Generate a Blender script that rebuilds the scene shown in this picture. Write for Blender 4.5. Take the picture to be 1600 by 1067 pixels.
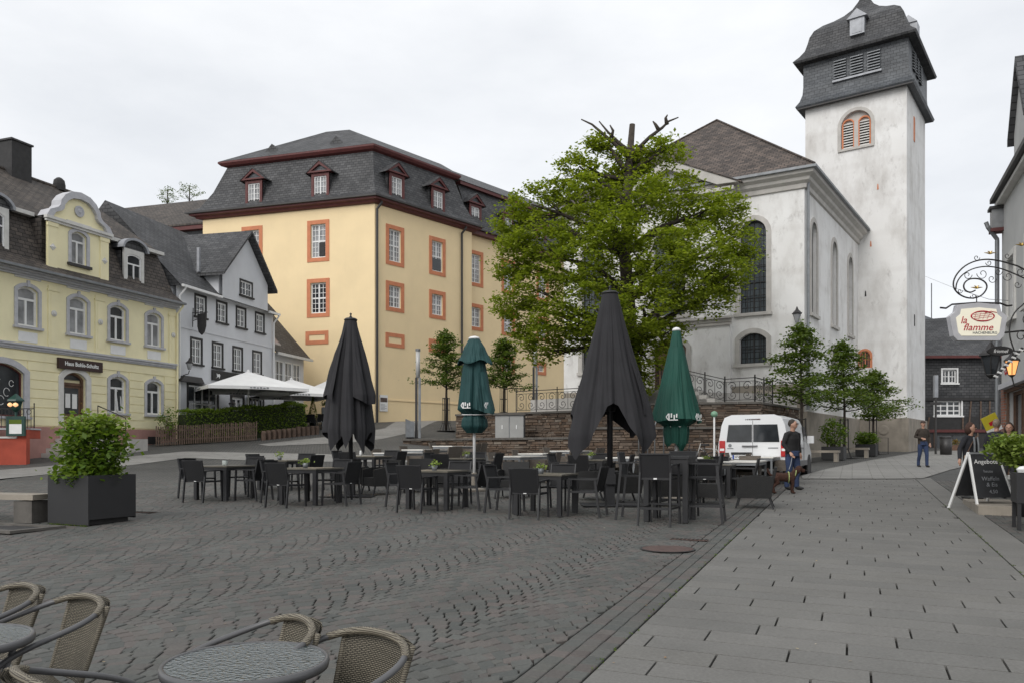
import bpy, bmesh, math, random
import numpy as np
from mathutils import Vector, Matrix, Euler
random.seed(7); RNG = np.random.default_rng(7)
PI = math.pi
for o in list(bpy.data.objects): bpy.data.objects.remove(o)
S = bpy.context.scene
C = S.collection
# ---------------------------------------------------------------- camera
F, HY, CH = 1260.0, 700.0, 1.64            # focal length and horizon row in photo pixels (1600 wide), eye height
cam = bpy.data.cameras.new('camera'); camo = bpy.data.objects.new('camera', cam); C.objects.link(camo)
camo.location = (0, 0, CH); camo.rotation_euler = (PI/2, 0, 0)
cam.sensor_width = 36; cam.lens = 36*F/1600; cam.shift_y = (HY-533.5)/1600
cam.clip_start = 0.05; cam.clip_end = 2000
S.camera = camo
# ---------------------------------------------------------------- sky and sun (overcast)
SUN_EL, SUN_AZ = math.radians(38), math.radians(212)      # azimuth clockwise from +Y
W = bpy.data.worlds.new('World'); S.world = W; W.use_nodes = True
nt = W.node_tree; nt.nodes.clear()
def N(t, kind, **kw):
    n = t.nodes.new(kind)
    for k, v in kw.items(): setattr(n, k, v)
    return n
out = N(nt, 'ShaderNodeOutputWorld')
sky = N(nt, 'ShaderNodeTexSky', sky_type='NISHITA', sun_disc=False, sun_elevation=SUN_EL, sun_rotation=SUN_AZ)
b1 = N(nt, 'ShaderNodeBackground'); b1.inputs[1].default_value = 0.1
nt.links.new(sky.outputs[0], b1.inputs[0])
tc = N(nt, 'ShaderNodeTexCoord'); mp = N(nt, 'ShaderNodeMapping'); mp.inputs['Scale'].default_value = (1, 1, 2.6)
n1 = N(nt, 'ShaderNodeTexNoise'); n1.inputs['Scale'].default_value = 2.1; n1.inputs['Detail'].default_value = 7; n1.inputs['Roughness'].default_value = .55
cr = N(nt, 'ShaderNodeValToRGB'); cr.color_ramp.elements[0].position = .32; cr.color_ramp.elements[0].color = (.66, .68, .71, 1)
cr.color_ramp.elements[1].position = .66; cr.color_ramp.elements[1].color = (.84, .85, .865, 1)
nt.links.new(tc.outputs['Generated'], mp.inputs[0]); nt.links.new(mp.outputs[0], n1.inputs['Vector']); nt.links.new(n1.outputs[0], cr.inputs[0])
b2 = N(nt, 'ShaderNodeBackground'); b2.inputs[1].default_value = 1.0
nt.links.new(cr.outputs[0], b2.inputs[0])
mx = N(nt, 'ShaderNodeMixShader'); mx.inputs[0].default_value = .93
nt.links.new(b1.outputs[0], mx.inputs[1]); nt.links.new(b2.outputs[0], mx.inputs[2]); nt.links.new(mx.outputs[0], out.inputs[0])
sl = bpy.data.lights.new('sun', 'SUN'); sl.energy = 1.5; sl.angle = math.radians(40); sl.color = (1, .97, .93)
slo = bpy.data.objects.new('sun', sl); C.objects.link(slo)
sd = Vector((math.sin(SUN_AZ)*math.cos(SUN_EL), math.cos(SUN_AZ)*math.cos(SUN_EL), math.sin(SUN_EL)))
slo.rotation_euler = sd.to_track_quat('Z', 'Y').to_euler(); slo.location = (0, 0, 60)
vs = S.view_settings; vs.view_transform = 'Standard'; vs.look = 'None'; vs.exposure = 0.36; vs.gamma = 1; vs.use_curve_mapping = False

# ---------------------------------------------------------------- terrain and pixel helpers
def sstep(t): t = min(1, max(0, t)); return t*t*(3-2*t)
def G(x, y):
    y = max(y, -5)
    w = 1-sstep((x+4)/8.0)
    if y > 62: return .03*62 + .012*(y-62) + 1.9*w
    return .03*y + 1.9*sstep((y-24)/36.0)*w
def px_at(px, y): return (px-800)/F*y
def gh(px, py):
    z0 = 2.0; f0 = None
    z = 2.0
    while z < 150:
        f = CH+(HY-py)/F*z - G(px_at(px, z), z)
        if f < 0:
            a, b = z-.25, z
            for _ in range(20):
                m = (a+b)/2
                if CH+(HY-py)/F*m - G(px_at(px, m), m) < 0: b = m
                else: a = m
            return Vector((px_at(px, a), a, G(px_at(px, a), a)))
        z += .25
    return Vector((px_at(px, 150), 150, 0))
def zat(py, y): return CH+(HY-py)/F*y
PD = Vector((math.sin(math.radians(23)), math.cos(math.radians(23)), 0))     # direction of the slab path
QD = Vector((PD.y, -PD.x, 0))                                               # to its right
ROTP = -math.radians(23)                                                    # local y = PD, local x = QD

# ---------------------------------------------------------------- mesh builder
def link(o, parent=None):
    C.objects.link(o)
    if parent is not None: o.parent = parent
    return o
def auto_uv(me):
    n = len(me.loops)
    if n == 0: return
    co = np.empty(len(me.vertices)*3); me.vertices.foreach_get('co', co); co = co.reshape(-1, 3)
    vi = np.empty(n, dtype=np.int32); me.loops.foreach_get('vertex_index', vi)
    npoly = len(me.polygons)
    nor = np.empty(npoly*3); me.polygons.foreach_get('normal', nor); nor = nor.reshape(-1, 3)
    tot = np.empty(npoly, dtype=np.int32); me.polygons.foreach_get('loop_total', tot)
    u = np.stack([-nor[:, 1], nor[:, 0], np.zeros(npoly)], 1)
    L = np.linalg.norm(u, axis=1); flat = L < .05
    u[flat] = (1, 0, 0); L[flat] = 1; u /= L[:, None]
    v = np.cross(nor, u)
    pu = np.repeat(u, tot, 0); pv = np.repeat(v, tot, 0); p = co[vi]
    uv = np.stack([(p*pu).sum(1), (p*pv).sum(1)], 1).astype(np.float32)
    lay = me.uv_layers.new(name='UVMap'); lay.data.foreach_set('uv', uv.ravel())
def fast_mesh(name, V, Fq, mat=None, smooth=False, uv=False):
    V = np.asarray(V, dtype=np.float32); Fq = np.asarray(Fq, dtype=np.int32); k = Fq.shape[1]
    me = bpy.data.meshes.new(name)
    me.vertices.add(len(V)); me.vertices.foreach_set('co', V.ravel())
    me.loops.add(Fq.size); me.loops.foreach_set('vertex_index', Fq.ravel())
    me.polygons.add(len(Fq)); me.polygons.foreach_set('loop_start', np.arange(0, Fq.size, k, dtype=np.int32))
    try: me.polygons.foreach_set('loop_total', np.full(len(Fq), k, dtype=np.int32))
    except Exception: pass
    me.update(calc_edges=True)
    me.polygons.foreach_set('use_smooth', np.full(len(Fq), bool(smooth)))
    if uv: auto_uv(me)
    if mat: me.materials.append(mat)
    return me
class MB:
    def __init__(s): s.v = []; s.f = []
    def add(s, pts, faces):
        b = len(s.v); s.v += [tuple(p) for p in pts]; s.f += [tuple(b+i for i in f) for f in faces]; return s
    def poly(s, pts): return s.add(pts, [tuple(range(len(pts)))])
    def box(s, x0, x1, y0, y1, z0, z1, M=None):
        p = [Vector(q) for q in ((x0,y0,z0),(x1,y0,z0),(x1,y1,z0),(x0,y1,z0),(x0,y0,z1),(x1,y0,z1),(x1,y1,z1),(x0,y1,z1))]
        if M is not None: p = [M @ q for q in p]
        return s.add(p, [(0,3,2,1),(4,5,6,7),(0,1,5,4),(1,2,6,5),(2,3,7,6),(3,0,4,7)])
    def hexa(s, b4, t4):      # bottom 4 and top 4 points, counter-clockwise from above
        return s.add(list(b4)+list(t4), [(0,3,2,1),(4,5,6,7),(0,1,5,4),(1,2,6,5),(2,3,7,6),(3,0,4,7)])
    def bar(s, p, q, w, h=None, up=(0,0,1)):
        h = h or w; p = Vector(p); q = Vector(q); d = (q-p).normalized(); up = Vector(up)
        if abs(d.dot(up)) > .98: up = Vector((0,1,0))
        a = d.cross(up).normalized()*w/2; b = a.cross(d).normalized()*h/2
        return s.hexa([p-a-b, p+a-b, p+a+b, p-a+b], [q-a-b, q+a-b, q+a+b, q-a+b])
    def tube(s, pts, r, n=8, cap=True, closed=False):
        pts = [Vector(p) for p in pts]; m = len(pts)
        rs = r if isinstance(r, (list, tuple)) else [r]*m
        base = len(s.v); prev = None
        for i, p in enumerate(pts):
            if closed: d = pts[(i+1) % m]-pts[i-1]
            else: d = (pts[min(i+1, m-1)]-pts[max(i-1, 0)])
            d = d.normalized() if d.length > 1e-9 else Vector((0,0,1))
            if prev is None:
                a = d.cross(Vector((0,0,1)))
                if a.length < .05: a = d.cross(Vector((0,1,0)))
            else: a = prev - d*prev.dot(d)
            a.normalize(); prev = a; b = d.cross(a)
            for k in range(n):
                t = 2*PI*k/n; s.v.append(tuple(p + (a*math.cos(t)+b*math.sin(t))*rs[i]))
        R = m if closed else m-1
        for i in range(R):
            for k in range(n):
                i2 = (i+1) % m; k2 = (k+1) % n
                s.f.append((base+i*n+k, base+i2*n+k, base+i2*n+k2, base+i*n+k2))
        if cap and not closed:
            s.f.append(tuple(base+k for k in range(n))); s.f.append(tuple(base+(m-1)*n+n-1-k for k in range(n)))
        return s
    def lathe(s, prof, n=16, c=(0,0,0), M=None, cap=True):
        base = len(s.v); c = Vector(c)
        for r, z in prof:
            for k in range(n):
                t = 2*PI*k/n; p = Vector((r*math.cos(t), r*math.sin(t), z))
                if M is not None: p = M @ p
                s.v.append(tuple(c+p))
        for i in range(len(prof)-1):
            for k in range(n):
                k2 = (k+1) % n; s.f.append((base+i*n+k, base+i*n+k2, base+(i+1)*n+k2, base+(i+1)*n+k))
        if cap:
            s.f.append(tuple(base+n-1-k for k in range(n))); m = base+(len(prof)-1)*n; s.f.append(tuple(m+k for k in range(n)))
        return s
    def prism(s, poly, y0, y1):          # poly in x,z extruded along y
        n = len(poly); b = len(s.v)
        s.v += [(x, y0, z) for x, z in poly]+[(x, y1, z) for x, z in poly]
        s.f.append(tuple(b+i for i in range(n))); s.f.append(tuple(b+n+n-1-i for i in range(n)))
        for i in range(n):
            j = (i+1) % n; s.f.append((b+i, b+n+i, b+n+j, b+j))
        return s
    def slab(s, pts, t):                 # polygon (3d) thickened downward by t
        n = len(pts); b = len(s.v); s.v += [tuple(p) for p in pts]+[(p[0], p[1], p[2]-t) for p in pts]
        s.f.append(tuple(b+i for i in range(n))); s.f.append(tuple(b+n+n-1-i for i in range(n)))
        for i in range(n):
            j = (i+1) % n; s.f.append((b+i, b+n+i, b+n+j, b+j))
        return s
    def ring(s, inner, outer, y0, y1):   # strip between two x,z outlines with the same count, extruded in y
        n = len(inner); b = len(s.v)
        for y in (y0, y1):
            s.v += [(x, y, z) for x, z in inner]+[(x, y, z) for x, z in outer]
        def q(a, c, d, e): s.f.append((b+a, b+c, b+d, b+e))
        for i in range(n-1):
            q(i, i+1, n+i+1, n+i); q(2*n+i, 3*n+i, 3*n+i+1, 2*n+i+1)
            q(i, 2*n+i, 2*n+i+1, i+1); q(n+i, n+i+1, 3*n+i+1, 3*n+i)
        for i in (0, n-1): q(i, n+i, 3*n+i, 2*n+i)
        return s
    def sheet(s, fn, nu, nv, t=0.0):     # grid surface fn(u,v), optional back side offset t along +normal callback
        b = len(s.v)
        for i in range(nu+1):
            for j in range(nv+1): s.v.append(tuple(fn(i/nu, j/nv)))
        for i in range(nu):
            for j in range(nv):
                a = b+i*(nv+1)+j; s.f.append((a, a+nv+1, a+nv+2, a+1))
        return s
    def mesh(s, name, mat, smooth=False, uv=True):
        me = bpy.data.meshes.new(name); me.from_pydata(s.v, [], s.f); me.update()
        if smooth: me.polygons.foreach_set('use_smooth', np.ones(len(me.polygons), dtype=bool))
        if uv: auto_uv(me)
        if mat is not None: me.materials.append(mat)
        return me
    def build(s, name, mat, parent=None, smooth=False, loc=None, rz=None, uv=True):
        o = bpy.data.objects.new(name, s.mesh(name, mat, smooth, uv)); link(o, parent)
        if loc is not None: o.location = loc
        if rz is not None: o.rotation_euler = (0, 0, rz)
        return o
def inst(name, me, parent=None, loc=(0,0,0), rot=(0,0,0), scale=None):
    o = bpy.data.objects.new(name, me); link(o, parent); o.location = loc; o.rotation_euler = rot
    if scale: o.scale = scale
    return o
def tag(o, label, cat, group=None):
    o['label'] = label; o['category'] = cat
    if group: o['group'] = group
    return o
def thing(name, label, cat, loc=(0,0,0), rz=0, group=None):
    o = bpy.data.objects.new(name, None); C.objects.link(o); o.empty_display_size = .2
    o.location = loc; o.rotation_euler = (0, 0, rz); tag(o, label, cat, group); return o
def struct(o): o['kind'] = 'structure'; return o
def stuff(o): o['kind'] = 'stuff'; return o
def copy_tree(o, parent=None):
    c = o.copy(); C.objects.link(c); c.parent = parent
    for ch in o.children: copy_tree(ch, c)
    return c
def remeshed(name, mb, vox, mat, parent=None, smooth_it=4):
    o = mb.build(name, mat, parent, True, uv=False)
    m = o.modifiers.new('r', 'REMESH'); m.mode = 'VOXEL'; m.voxel_size = vox; m.use_smooth_shade = True
    s = o.modifiers.new('s', 'SMOOTH'); s.iterations = smooth_it; s.factor = .5
    dg = bpy.context.evaluated_depsgraph_get(); me = bpy.data.meshes.new_from_object(o.evaluated_get(dg))
    o.modifiers.clear(); o.data = me; me.name = name
    if not me.materials: me.materials.append(mat)
    return o
def text_obj(name, txt, size, mat, parent, loc, rot=(PI/2,0,0), depth=.004, shear=0, align='CENTER', xs=1.0, bold=0.0):
    cu = bpy.data.curves.new(name, 'FONT'); cu.body = txt; cu.size = size; cu.extrude = depth; cu.align_x = align; cu.align_y = 'CENTER'; cu.shear = shear; cu.resolution_u = 3; cu.offset = bold
    t = bpy.data.objects.new(name, cu); C.objects.link(t)
    dg = bpy.context.evaluated_depsgraph_get(); me = bpy.data.meshes.new_from_object(t.evaluated_get(dg))
    bpy.data.objects.remove(t)
    me.materials.clear(); me.materials.append(mat)
    o = inst(name, me, parent, loc, rot, (xs, 1, 1)); return o

# ---------------------------------------------------------------- materials
def newmat(name):
    m = bpy.data.materials.new(name); m.use_nodes = True; t = m.node_tree
    return m, t, t.nodes['Principled BSDF']
def lk(t, a, b): t.links.new(a, b)
def rgb(c): return (c[0], c[1], c[2], 1)
def mixrgb(t, fac, a, b, mode='MIX'):
    n = N(t, 'ShaderNodeMix', data_type='RGBA', blend_type=mode)
    for s, v in ((n.inputs['Factor'], fac), (n.inputs[6], a), (n.inputs[7], b)):
        if hasattr(v, 'links'): lk(t, v, s)
        elif isinstance(v, (int, float)): s.default_value = v
        else: s.default_value = rgb(v)
    return n.outputs[2]
def ramp(t, src, p0, p1, c0=(0,0,0), c1=(1,1,1)):
    n = N(t, 'ShaderNodeValToRGB'); e = n.color_ramp.elements
    e[0].position = p0; e[0].color = rgb(c0); e[1].position = p1; e[1].color = rgb(c1); lk(t, src, n.inputs[0]); return n.outputs[0]
def noise(t, vec, scale, detail=4, rough=.55):
    n = N(t, 'ShaderNodeTexNoise'); n.inputs['Scale'].default_value = scale; n.inputs['Detail'].default_value = detail; n.inputs['Roughness'].default_value = rough
    if vec is not None: lk(t, vec, n.inputs['Vector'])
    return n.outputs[0]
def bump(t, b, h, strength=.3, dist=.01):
    n = N(t, 'ShaderNodeBump'); n.inputs['Strength'].default_value = strength; n.inputs['Distance'].default_value = dist
    lk(t, h, n.inputs['Height']); lk(t, n.outputs[0], b.inputs['Normal']); return n
def pos(t, scale=(1,1,1)):
    g = N(t, 'ShaderNodeNewGeometry'); m = N(t, 'ShaderNodeMapping'); m.inputs['Scale'].default_value = scale
    lk(t, g.outputs['Position'], m.inputs[0]); return m.outputs[0]
def plain(name, col, rough=.7, var=.18, scale=4, bmp=0, bscale=60, metal=0, spec=.5, dirt=0):
    m, t, b = newmat(name); v = pos(t)
    c = mixrgb(t, ramp(t, noise(t, v, scale), .3, .7), [x*(1-var) for x in col], [min(1, x*(1+var)) for x in col])
    if dirt: c = mixrgb(t, ramp(t, noise(t, pos(t, (1.2, 1.2, .35)), 1.3, 8, .65), .5, .78, (0,0,0), (dirt,)*3), c, [x*.45 for x in col])
    lk(t, c, b.inputs['Base Color']); b.inputs['Roughness'].default_value = rough; b.inputs['Metallic'].default_value = metal
    b.inputs['Specular IOR Level'].default_value = spec
    if bmp: bump(t, b, noise(t, v, bscale, 3), bmp, .01)
    return m
def brickmat(name, c1, c2, mort, bw, bh, msize=.012, rough=.8, bstr=.6, off=.5, var=.3, spec=.4, vscale=.8, soft=.1):
    m, t, b = newmat(name)
    u = N(t, 'ShaderNodeUVMap'); br = N(t, 'ShaderNodeTexBrick'); br.offset = off
    br.inputs['Scale'].default_value = 1; br.inputs['Brick Width'].default_value = bw; br.inputs['Row Height'].default_value = bh
    br.inputs['Mortar Size'].default_value = msize; br.inputs['Mortar Smooth'].default_value = soft; br.inputs['Bias'].default_value = 0
    br.inputs['Color1'].default_value = rgb(c1); br.inputs['Color2'].default_value = rgb(c2); br.inputs['Mortar'].default_value = rgb(mort)
    nz = N(t, 'ShaderNodeTexNoise'); nz.inputs['Scale'].default_value = 2.5
    vm = N(t, 'ShaderNodeVectorMath', operation='MULTIPLY_ADD'); vm.inputs[1].default_value = (.05, .03, 0)
    lk(t, u.outputs[0], nz.inputs['Vector']); lk(t, nz.outputs['Color'], vm.inputs[0]); lk(t, u.outputs[0], vm.inputs[2]); lk(t, vm.outputs[0], br.inputs['Vector'])
    k = ramp(t, noise(t, pos(t), vscale, 6), .3, .72, (1-var,)*3, (1+var*.6,)*3)
    c = mixrgb(t, 1.0, br.outputs['Color'], k, 'MULTIPLY'); lk(t, c, b.inputs['Base Color'])
    b.inputs['Roughness'].default_value = rough; b.inputs['Specular IOR Level'].default_value = spec
    inv = N(t, 'ShaderNodeMath', operation='SUBTRACT'); inv.inputs[0].default_value = 1; lk(t, br.outputs['Fac'], inv.inputs[1])
    bump(t, b, inv.outputs[0], bstr, .012); return m
def islandmat(name, cols, rough=.85, bmp=.4, bscale=90, spec=.35, var=.25):
    m, t, b = newmat(name); g = N(t, 'ShaderNodeNewGeometry'); oi = N(t, 'ShaderNodeObjectInfo')
    ad = N(t, 'ShaderNodeMath', operation='ADD'); lk(t, g.outputs['Random Per Island'], ad.inputs[0]); lk(t, oi.outputs['Random'], ad.inputs[1])
    fr = N(t, 'ShaderNodeMath', operation='FRACT'); lk(t, ad.outputs[0], fr.inputs[0])
    n = N(t, 'ShaderNodeValToRGB'); e = n.color_ramp.elements
    while len(e) < len(cols): e.new(.5)
    for i, c in enumerate(cols): e[i].position = i/(len(cols)-1); e[i].color = rgb(c)
    lk(t, fr.outputs[0], n.inputs[0])
    k = ramp(t, noise(t, pos(t), 1.1, 7, .6), .3, .7, (1-var,)*3, (1+var,)*3)
    k2 = ramp(t, noise(t, pos(t), 45, 4), .3, .7, (.85,)*3, (1.12,)*3)
    c = mixrgb(t, 1.0, mixrgb(t, 1.0, n.outputs[0], k, 'MULTIPLY'), k2, 'MULTIPLY'); lk(t, c, b.inputs['Base Color'])
    b.inputs['Roughness'].default_value = rough; b.inputs['Specular IOR Level'].default_value = spec
    bump(t, b, noise(t, pos(t), bscale, 4), bmp, .006); return m
def leafmat(name, cols, trans=.35):
    m, t, b = newmat(name); g = N(t, 'ShaderNodeNewGeometry')
    n = N(t, 'ShaderNodeValToRGB'); e = n.color_ramp.elements
    while len(e) < len(cols): e.new(.5)
    for i, c in enumerate(cols): e[i].position = i/(len(cols)-1); e[i].color = rgb(c)
    lk(t, g.outputs['Random Per Island'], n.inputs[0])
    lk(t, n.outputs[0], b.inputs['Base Color']); b.inputs['Roughness'].default_value = .55; b.inputs['Specular IOR Level'].default_value = .3
    tr = N(t, 'ShaderNodeBsdfTranslucent'); lk(t, mixrgb(t, 1, n.outputs[0], (1.3, 1.35, .6), 'MULTIPLY'), tr.inputs[0])
    ms = N(t, 'ShaderNodeMixShader'); ms.inputs[0].default_value = trans
    lk(t, b.outputs[0], ms.inputs[1]); lk(t, tr.outputs[0], ms.inputs[2]); lk(t, ms.outputs[0], t.nodes['Material Output'].inputs[0]); return m
def emit(name, col, st):
    m, t, b = newmat(name); b.inputs['Base Color'].default_value = rgb(col); b.inputs['Emission Color'].default_value = rgb(col); b.inputs['Emission Strength'].default_value = st; return m
def glassmat(name, col, rough=.06, spec=.6):
    m, t, b = newmat(name); v = pos(t)
    c = mixrgb(t, ramp(t, noise(t, v, 1.7, 3), .35, .65), [x*.7 for x in col], [x*1.3 for x in col]); lk(t, c, b.inputs['Base Color'])
    b.inputs['Roughness'].default_value = rough; b.inputs['Specular IOR Level'].default_value = spec
    bump(t, b, noise(t, v, 2.2, 2), .06, .02); return m
M = {}
M['slate'] = brickmat('slate', (.088,.088,.090), (.046,.047,.050), (.014,.014,.015), .34, .19, .014, .62, 1.0, var=.4)
M['slate_brown'] = brickmat('slate_brown', (.108,.090,.076), (.058,.050,.045), (.018,.016,.014), .32, .18, .015, .75, 1.0, var=.4)
M['slate_blue'] = brickmat('slate_blue', (.105,.113,.122), (.066,.072,.080), (.025,.027,.03), .34, .19, .010, .5, .7, var=.3)
M['slate_church'] = brickmat('slate_church', (.135,.105,.088), (.062,.052,.047), (.022,.02,.018), .34, .2, .016, .8, .9, var=.4, vscale=1.6)
M['pale_yellow'] = plain('pale_yellow_stucco', (.84,.77,.50), .9, .05, 1.2, .2, 70, dirt=.10)
M['castle_yellow'] = plain('castle_yellow_stucco', (.83,.66,.40), .92, .04, .6, .15, 30, dirt=.06)
M['white_stucco'] = None
M['inn_white'] = plain('inn_grey_stucco', (.60,.61,.63), .9, .05, 1, .3, 50, dirt=.12)
M['grey_trim'] = plain('grey_stone_trim', (.46,.46,.48), .85, .1, 5, .15, 60)
M['light_trim'] = plain('light_stone_trim', (.60,.59,.56), .85, .1, 3, .15, 60, dirt=.2)
M['church_trim'] = plain('church_grey_trim', (.46,.44,.41), .85, .1, 2.5, .2, 50, dirt=.3)
M['orange_trim'] = plain('orange_sandstone', (.56,.21,.105), .85, .1, 3, .2, 60)
M['red_wood'] = plain('dark_red_paint', (.095,.022,.02), .6, .2, 4)
M['red_stucco'] = plain('red_stucco', (.38,.07,.04), .85, .15, 2, .2, 40)
M['pink_plinth'] = plain('pink_plinth', (.40,.22,.19), .9, .12, 2, .2, 40, dirt=.3)
M['white_paint'] = plain('white_paint', (.74,.74,.73), .5, .05, 4)
M['black_wood'] = plain('black_timber', (.022,.021,.021), .7, .3, 5, .3, 40)
M['brown_wood'] = plain('brown_wood', (.12,.065,.04), .65, .3, 5, .3, 30)
M['old_wood'] = plain('weathered_fence_wood', (.115,.078,.058), .9, .35, 6, .5, 50)
M['glass'] = glassmat('window_glass', (.030,.034,.038))
M['glass_light'] = glassmat('curtained_glass', (.26,.265,.27), .12, .5)
M['glass_lead'] = brickmat('leaded_glass', (.075,.09,.10), (.055,.065,.075), (.015,.015,.015), .22, .3, .02, .18, .3, 0, .25)
M['lead'] = plain('lead_sheet', (.30,.31,.33), .5, .15, 3, metal=.3)
M['gutter'] = plain('dark_gutter', (.03,.028,.028), .5, .2, 4)
M['zinc'] = plain('zinc', (.20,.21,.22), .5, .2, 3, metal=.4)
M['concrete'] = plain('rough_concrete', (.27,.24,.20), .95, .2, 1.5, .6, 25, dirt=.5)
M['iron'] = plain('wrought_iron', (.022,.02,.02), .55, .2, 8)
M['gold'] = plain('gilded_iron', (.42,.28,.07), .4, .2, 8, metal=.7)
M['stone'] = islandmat('schist_stone', [(.055,.042,.034),(.115,.080,.056),(.16,.125,.098),(.085,.062,.048),(.14,.095,.066),(.20,.17,.14)], .95, .8, 60)
M['mortar'] = plain('wall_mortar', (.075,.062,.05), .95, .3, 4, .5, 40)
M['cobble'] = islandmat('cobble_basalt', [(.070,.074,.070),(.090,.090,.082),(.110,.096,.089),(.080,.083,.078),(.098,.100,.093),(.088,.077,.072)], .75, .35, 70, .3, .16)
M['joint'] = plain('sand_joint', (.014,.013,.010), .95, .3, 8, .3, 60)
M['slabm'] = islandmat('granite_slab', [(.150,.147,.138),(.164,.160,.150),(.142,.140,.132),(.157,.153,.142)], .85, .2, 160, .25, .10)
M['lightpave'] = brickmat('light_paving', (.25,.245,.23), (.215,.21,.198), (.09,.085,.075), .9, .33, .012, .85, .2, .37, .15, .35, .6)
M['greypave'] = brickmat('grey_setts', (.105,.102,.094), (.075,.076,.074), (.03,.029,.026), .16, .11, .012, .8, .6, .5, .3, .4, .35)
M['black_metal'] = plain('anthracite_aluminium', (.015,.015,.0165), .5, .15, 6)
M['black_mesh'] = brickmat('black_textile_mesh', (.024,.024,.027), (.020,.020,.022), (.009,.009,.010), .012, .008, .003, .75, .3, .5, .1)
M['rattan_black'] = brickmat('black_rattan', (.030,.029,.028), (.018,.018,.018), (.006,.006,.006), .06, .022, .006, .6, .9, .5, .2)
M['rattan_brown'] = brickmat('brown_rattan', (.19,.162,.135), (.145,.122,.10), (.075,.062,.05), .06, .022, .003, .75, .7, .5, .2)
M['wicker'] = brickmat('tan_wicker', (.275,.245,.185), (.20,.178,.132), (.03,.026,.02), .020, .0075, .0024, .6, 1.0, .5, .2, soft=.5)
M['wicker_wrap'] = brickmat('wicker_wrapping', (.23,.205,.155), (.175,.155,.115), (.05,.04,.03), .5, .009, .002, .6, .9, .5, .15)
M['tube'] = plain('grey_coated_tube', (.085,.085,.088), .38, .12, 5, spec=.5)
M['table_top'] = plain('grey_brown_table_top', (.115,.105,.085), .32, .12, 3, .05, 40, spec=.6)
M['table_white'] = plain('pale_table_top', (.74,.72,.67), .4, .08, 3)
M['cloth_dark'] = plain('anthracite_cloth', (.021,.0205,.023), .9, .12, 3, .15, 180)
M['cloth_green'] = plain('dark_green_cloth', (.004,.060,.042), .75, .12, 2, .1, 150)
M['cloth_green2'] = plain('blue_green_cloth', (.006,.045,.045), .75, .12, 2, .1, 150)
M['cloth_white'] = plain('white_cloth', (.70,.70,.69), .8, .05, 2, .1, 90)
M['planter'] = plain('anthracite_planter', (.021,.021,.022), .6, .12, 2, .15, 60)
M['soil'] = plain('soil', (.03,.022,.015), .95, .3, 8, .6, 40)
M['bark'] = plain('bark', (.045,.036,.028), .95, .35, 5, .9, 30)
M['leaf_linden'] = leafmat('linden_leaf', [(.115,.155,.016),(.20,.25,.026),(.265,.31,.038),(.15,.205,.02),(.31,.35,.05)], .5)
M['leaf_tree'] = leafmat('young_tree_leaf', [(.055,.095,.018),(.095,.145,.024),(.13,.18,.03),(.075,.12,.02)], .4)
M['leaf_shrub'] = leafmat('shrub_leaf', [(.065,.125,.016),(.12,.195,.028),(.175,.245,.036),(.085,.15,.02)], .42)
M['leaf_bright'] = leafmat('bright_leaf', [(.13,.20,.035),(.20,.27,.05),(.25,.32,.08),(.16,.23,.04)], .35)
M['leaf_hedge'] = leafmat('hedge_leaf', [(.085,.145,.018),(.15,.225,.028),(.20,.27,.038),(.11,.18,.022)], .4)
def church_stucco():
    m, t, b = newmat('weathered_white_stucco')
    base = mixrgb(t, ramp(t, noise(t, pos(t), .5, 4), .3, .7), (.70,.69,.67), (.77,.765,.75))
    st = ramp(t, noise(t, pos(t, (.8,.8,.36)), .9, 10, .66), .47, .72, (0,0,0), (.62,.62,.62))
    c = mixrgb(t, st, base, (.40,.375,.345))
    fl = ramp(t, noise(t, pos(t, (1.2,1.2,.6)), 1.7, 10, .72), .56, .70, (0,0,0), (.5,.5,.5))
    c = mixrgb(t, fl, c, (.30,.28,.26))
    wv = N(t, 'ShaderNodeTexWave', wave_type='BANDS', bands_direction='Z'); wv.inputs['Scale'].default_value = .14; wv.inputs['Distortion'].default_value = 1.6; wv.inputs['Detail'].default_value = 3
    lk(t, pos(t), wv.inputs['Vector'])
    c = mixrgb(t, ramp(t, wv.outputs[0], .90, 1.0, (0,0,0), (.12,.12,.12)), c, (.42,.39,.36))
    lk(t, c, b.inputs['Base Color']); b.inputs['Roughness'].default_value = .92
    bump(t, b, noise(t, pos(t), 22, 5), .35, .02); return m
M['white_stucco'] = church_stucco()
# ================================================================ GROUND
def ground_sheet():
    xs = np.concatenate([np.linspace(-300, -45, 8)[:-1], np.arange(-45, 60.1, 1.0), np.linspace(60, 320, 8)[1:]])
    ys = np.concatenate([np.linspace(-60, -6, 4)[:-1], np.arange(-6, 90.1, 1.0), np.linspace(90, 500, 8)[1:]])
    V = []
    for y in ys:
        for x in xs:
            d = .035*(1-sstep((y-23.5)/1.5)) if y > 0 else .035
            V.append((x, y, G(x, y)-d-.002))
    nx = len(xs); Fq = []
    for j in range(len(ys)-1):
        for i in range(nx-1): a = j*nx+i; Fq.append((a, a+1, a+1+nx, a+nx))
    me = fast_mesh('ground', V, Fq, M['greypave'], smooth=True)
    lay = me.uv_layers.new(name='UVMap'); vi = np.empty(len(me.loops), dtype=np.int32); me.loops.foreach_get('vertex_index', vi)
    p = np.array(V)[vi]; c, s = math.cos(.4), math.sin(.4)
    lay.data.foreach_set('uv', np.stack([p[:, 0]*c-p[:, 1]*s, p[:, 0]*s+p[:, 1]*c], 1).astype(np.float32).ravel())
    return struct(link(bpy.data.objects.new('ground', me)))
ground = ground_sheet()
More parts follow.
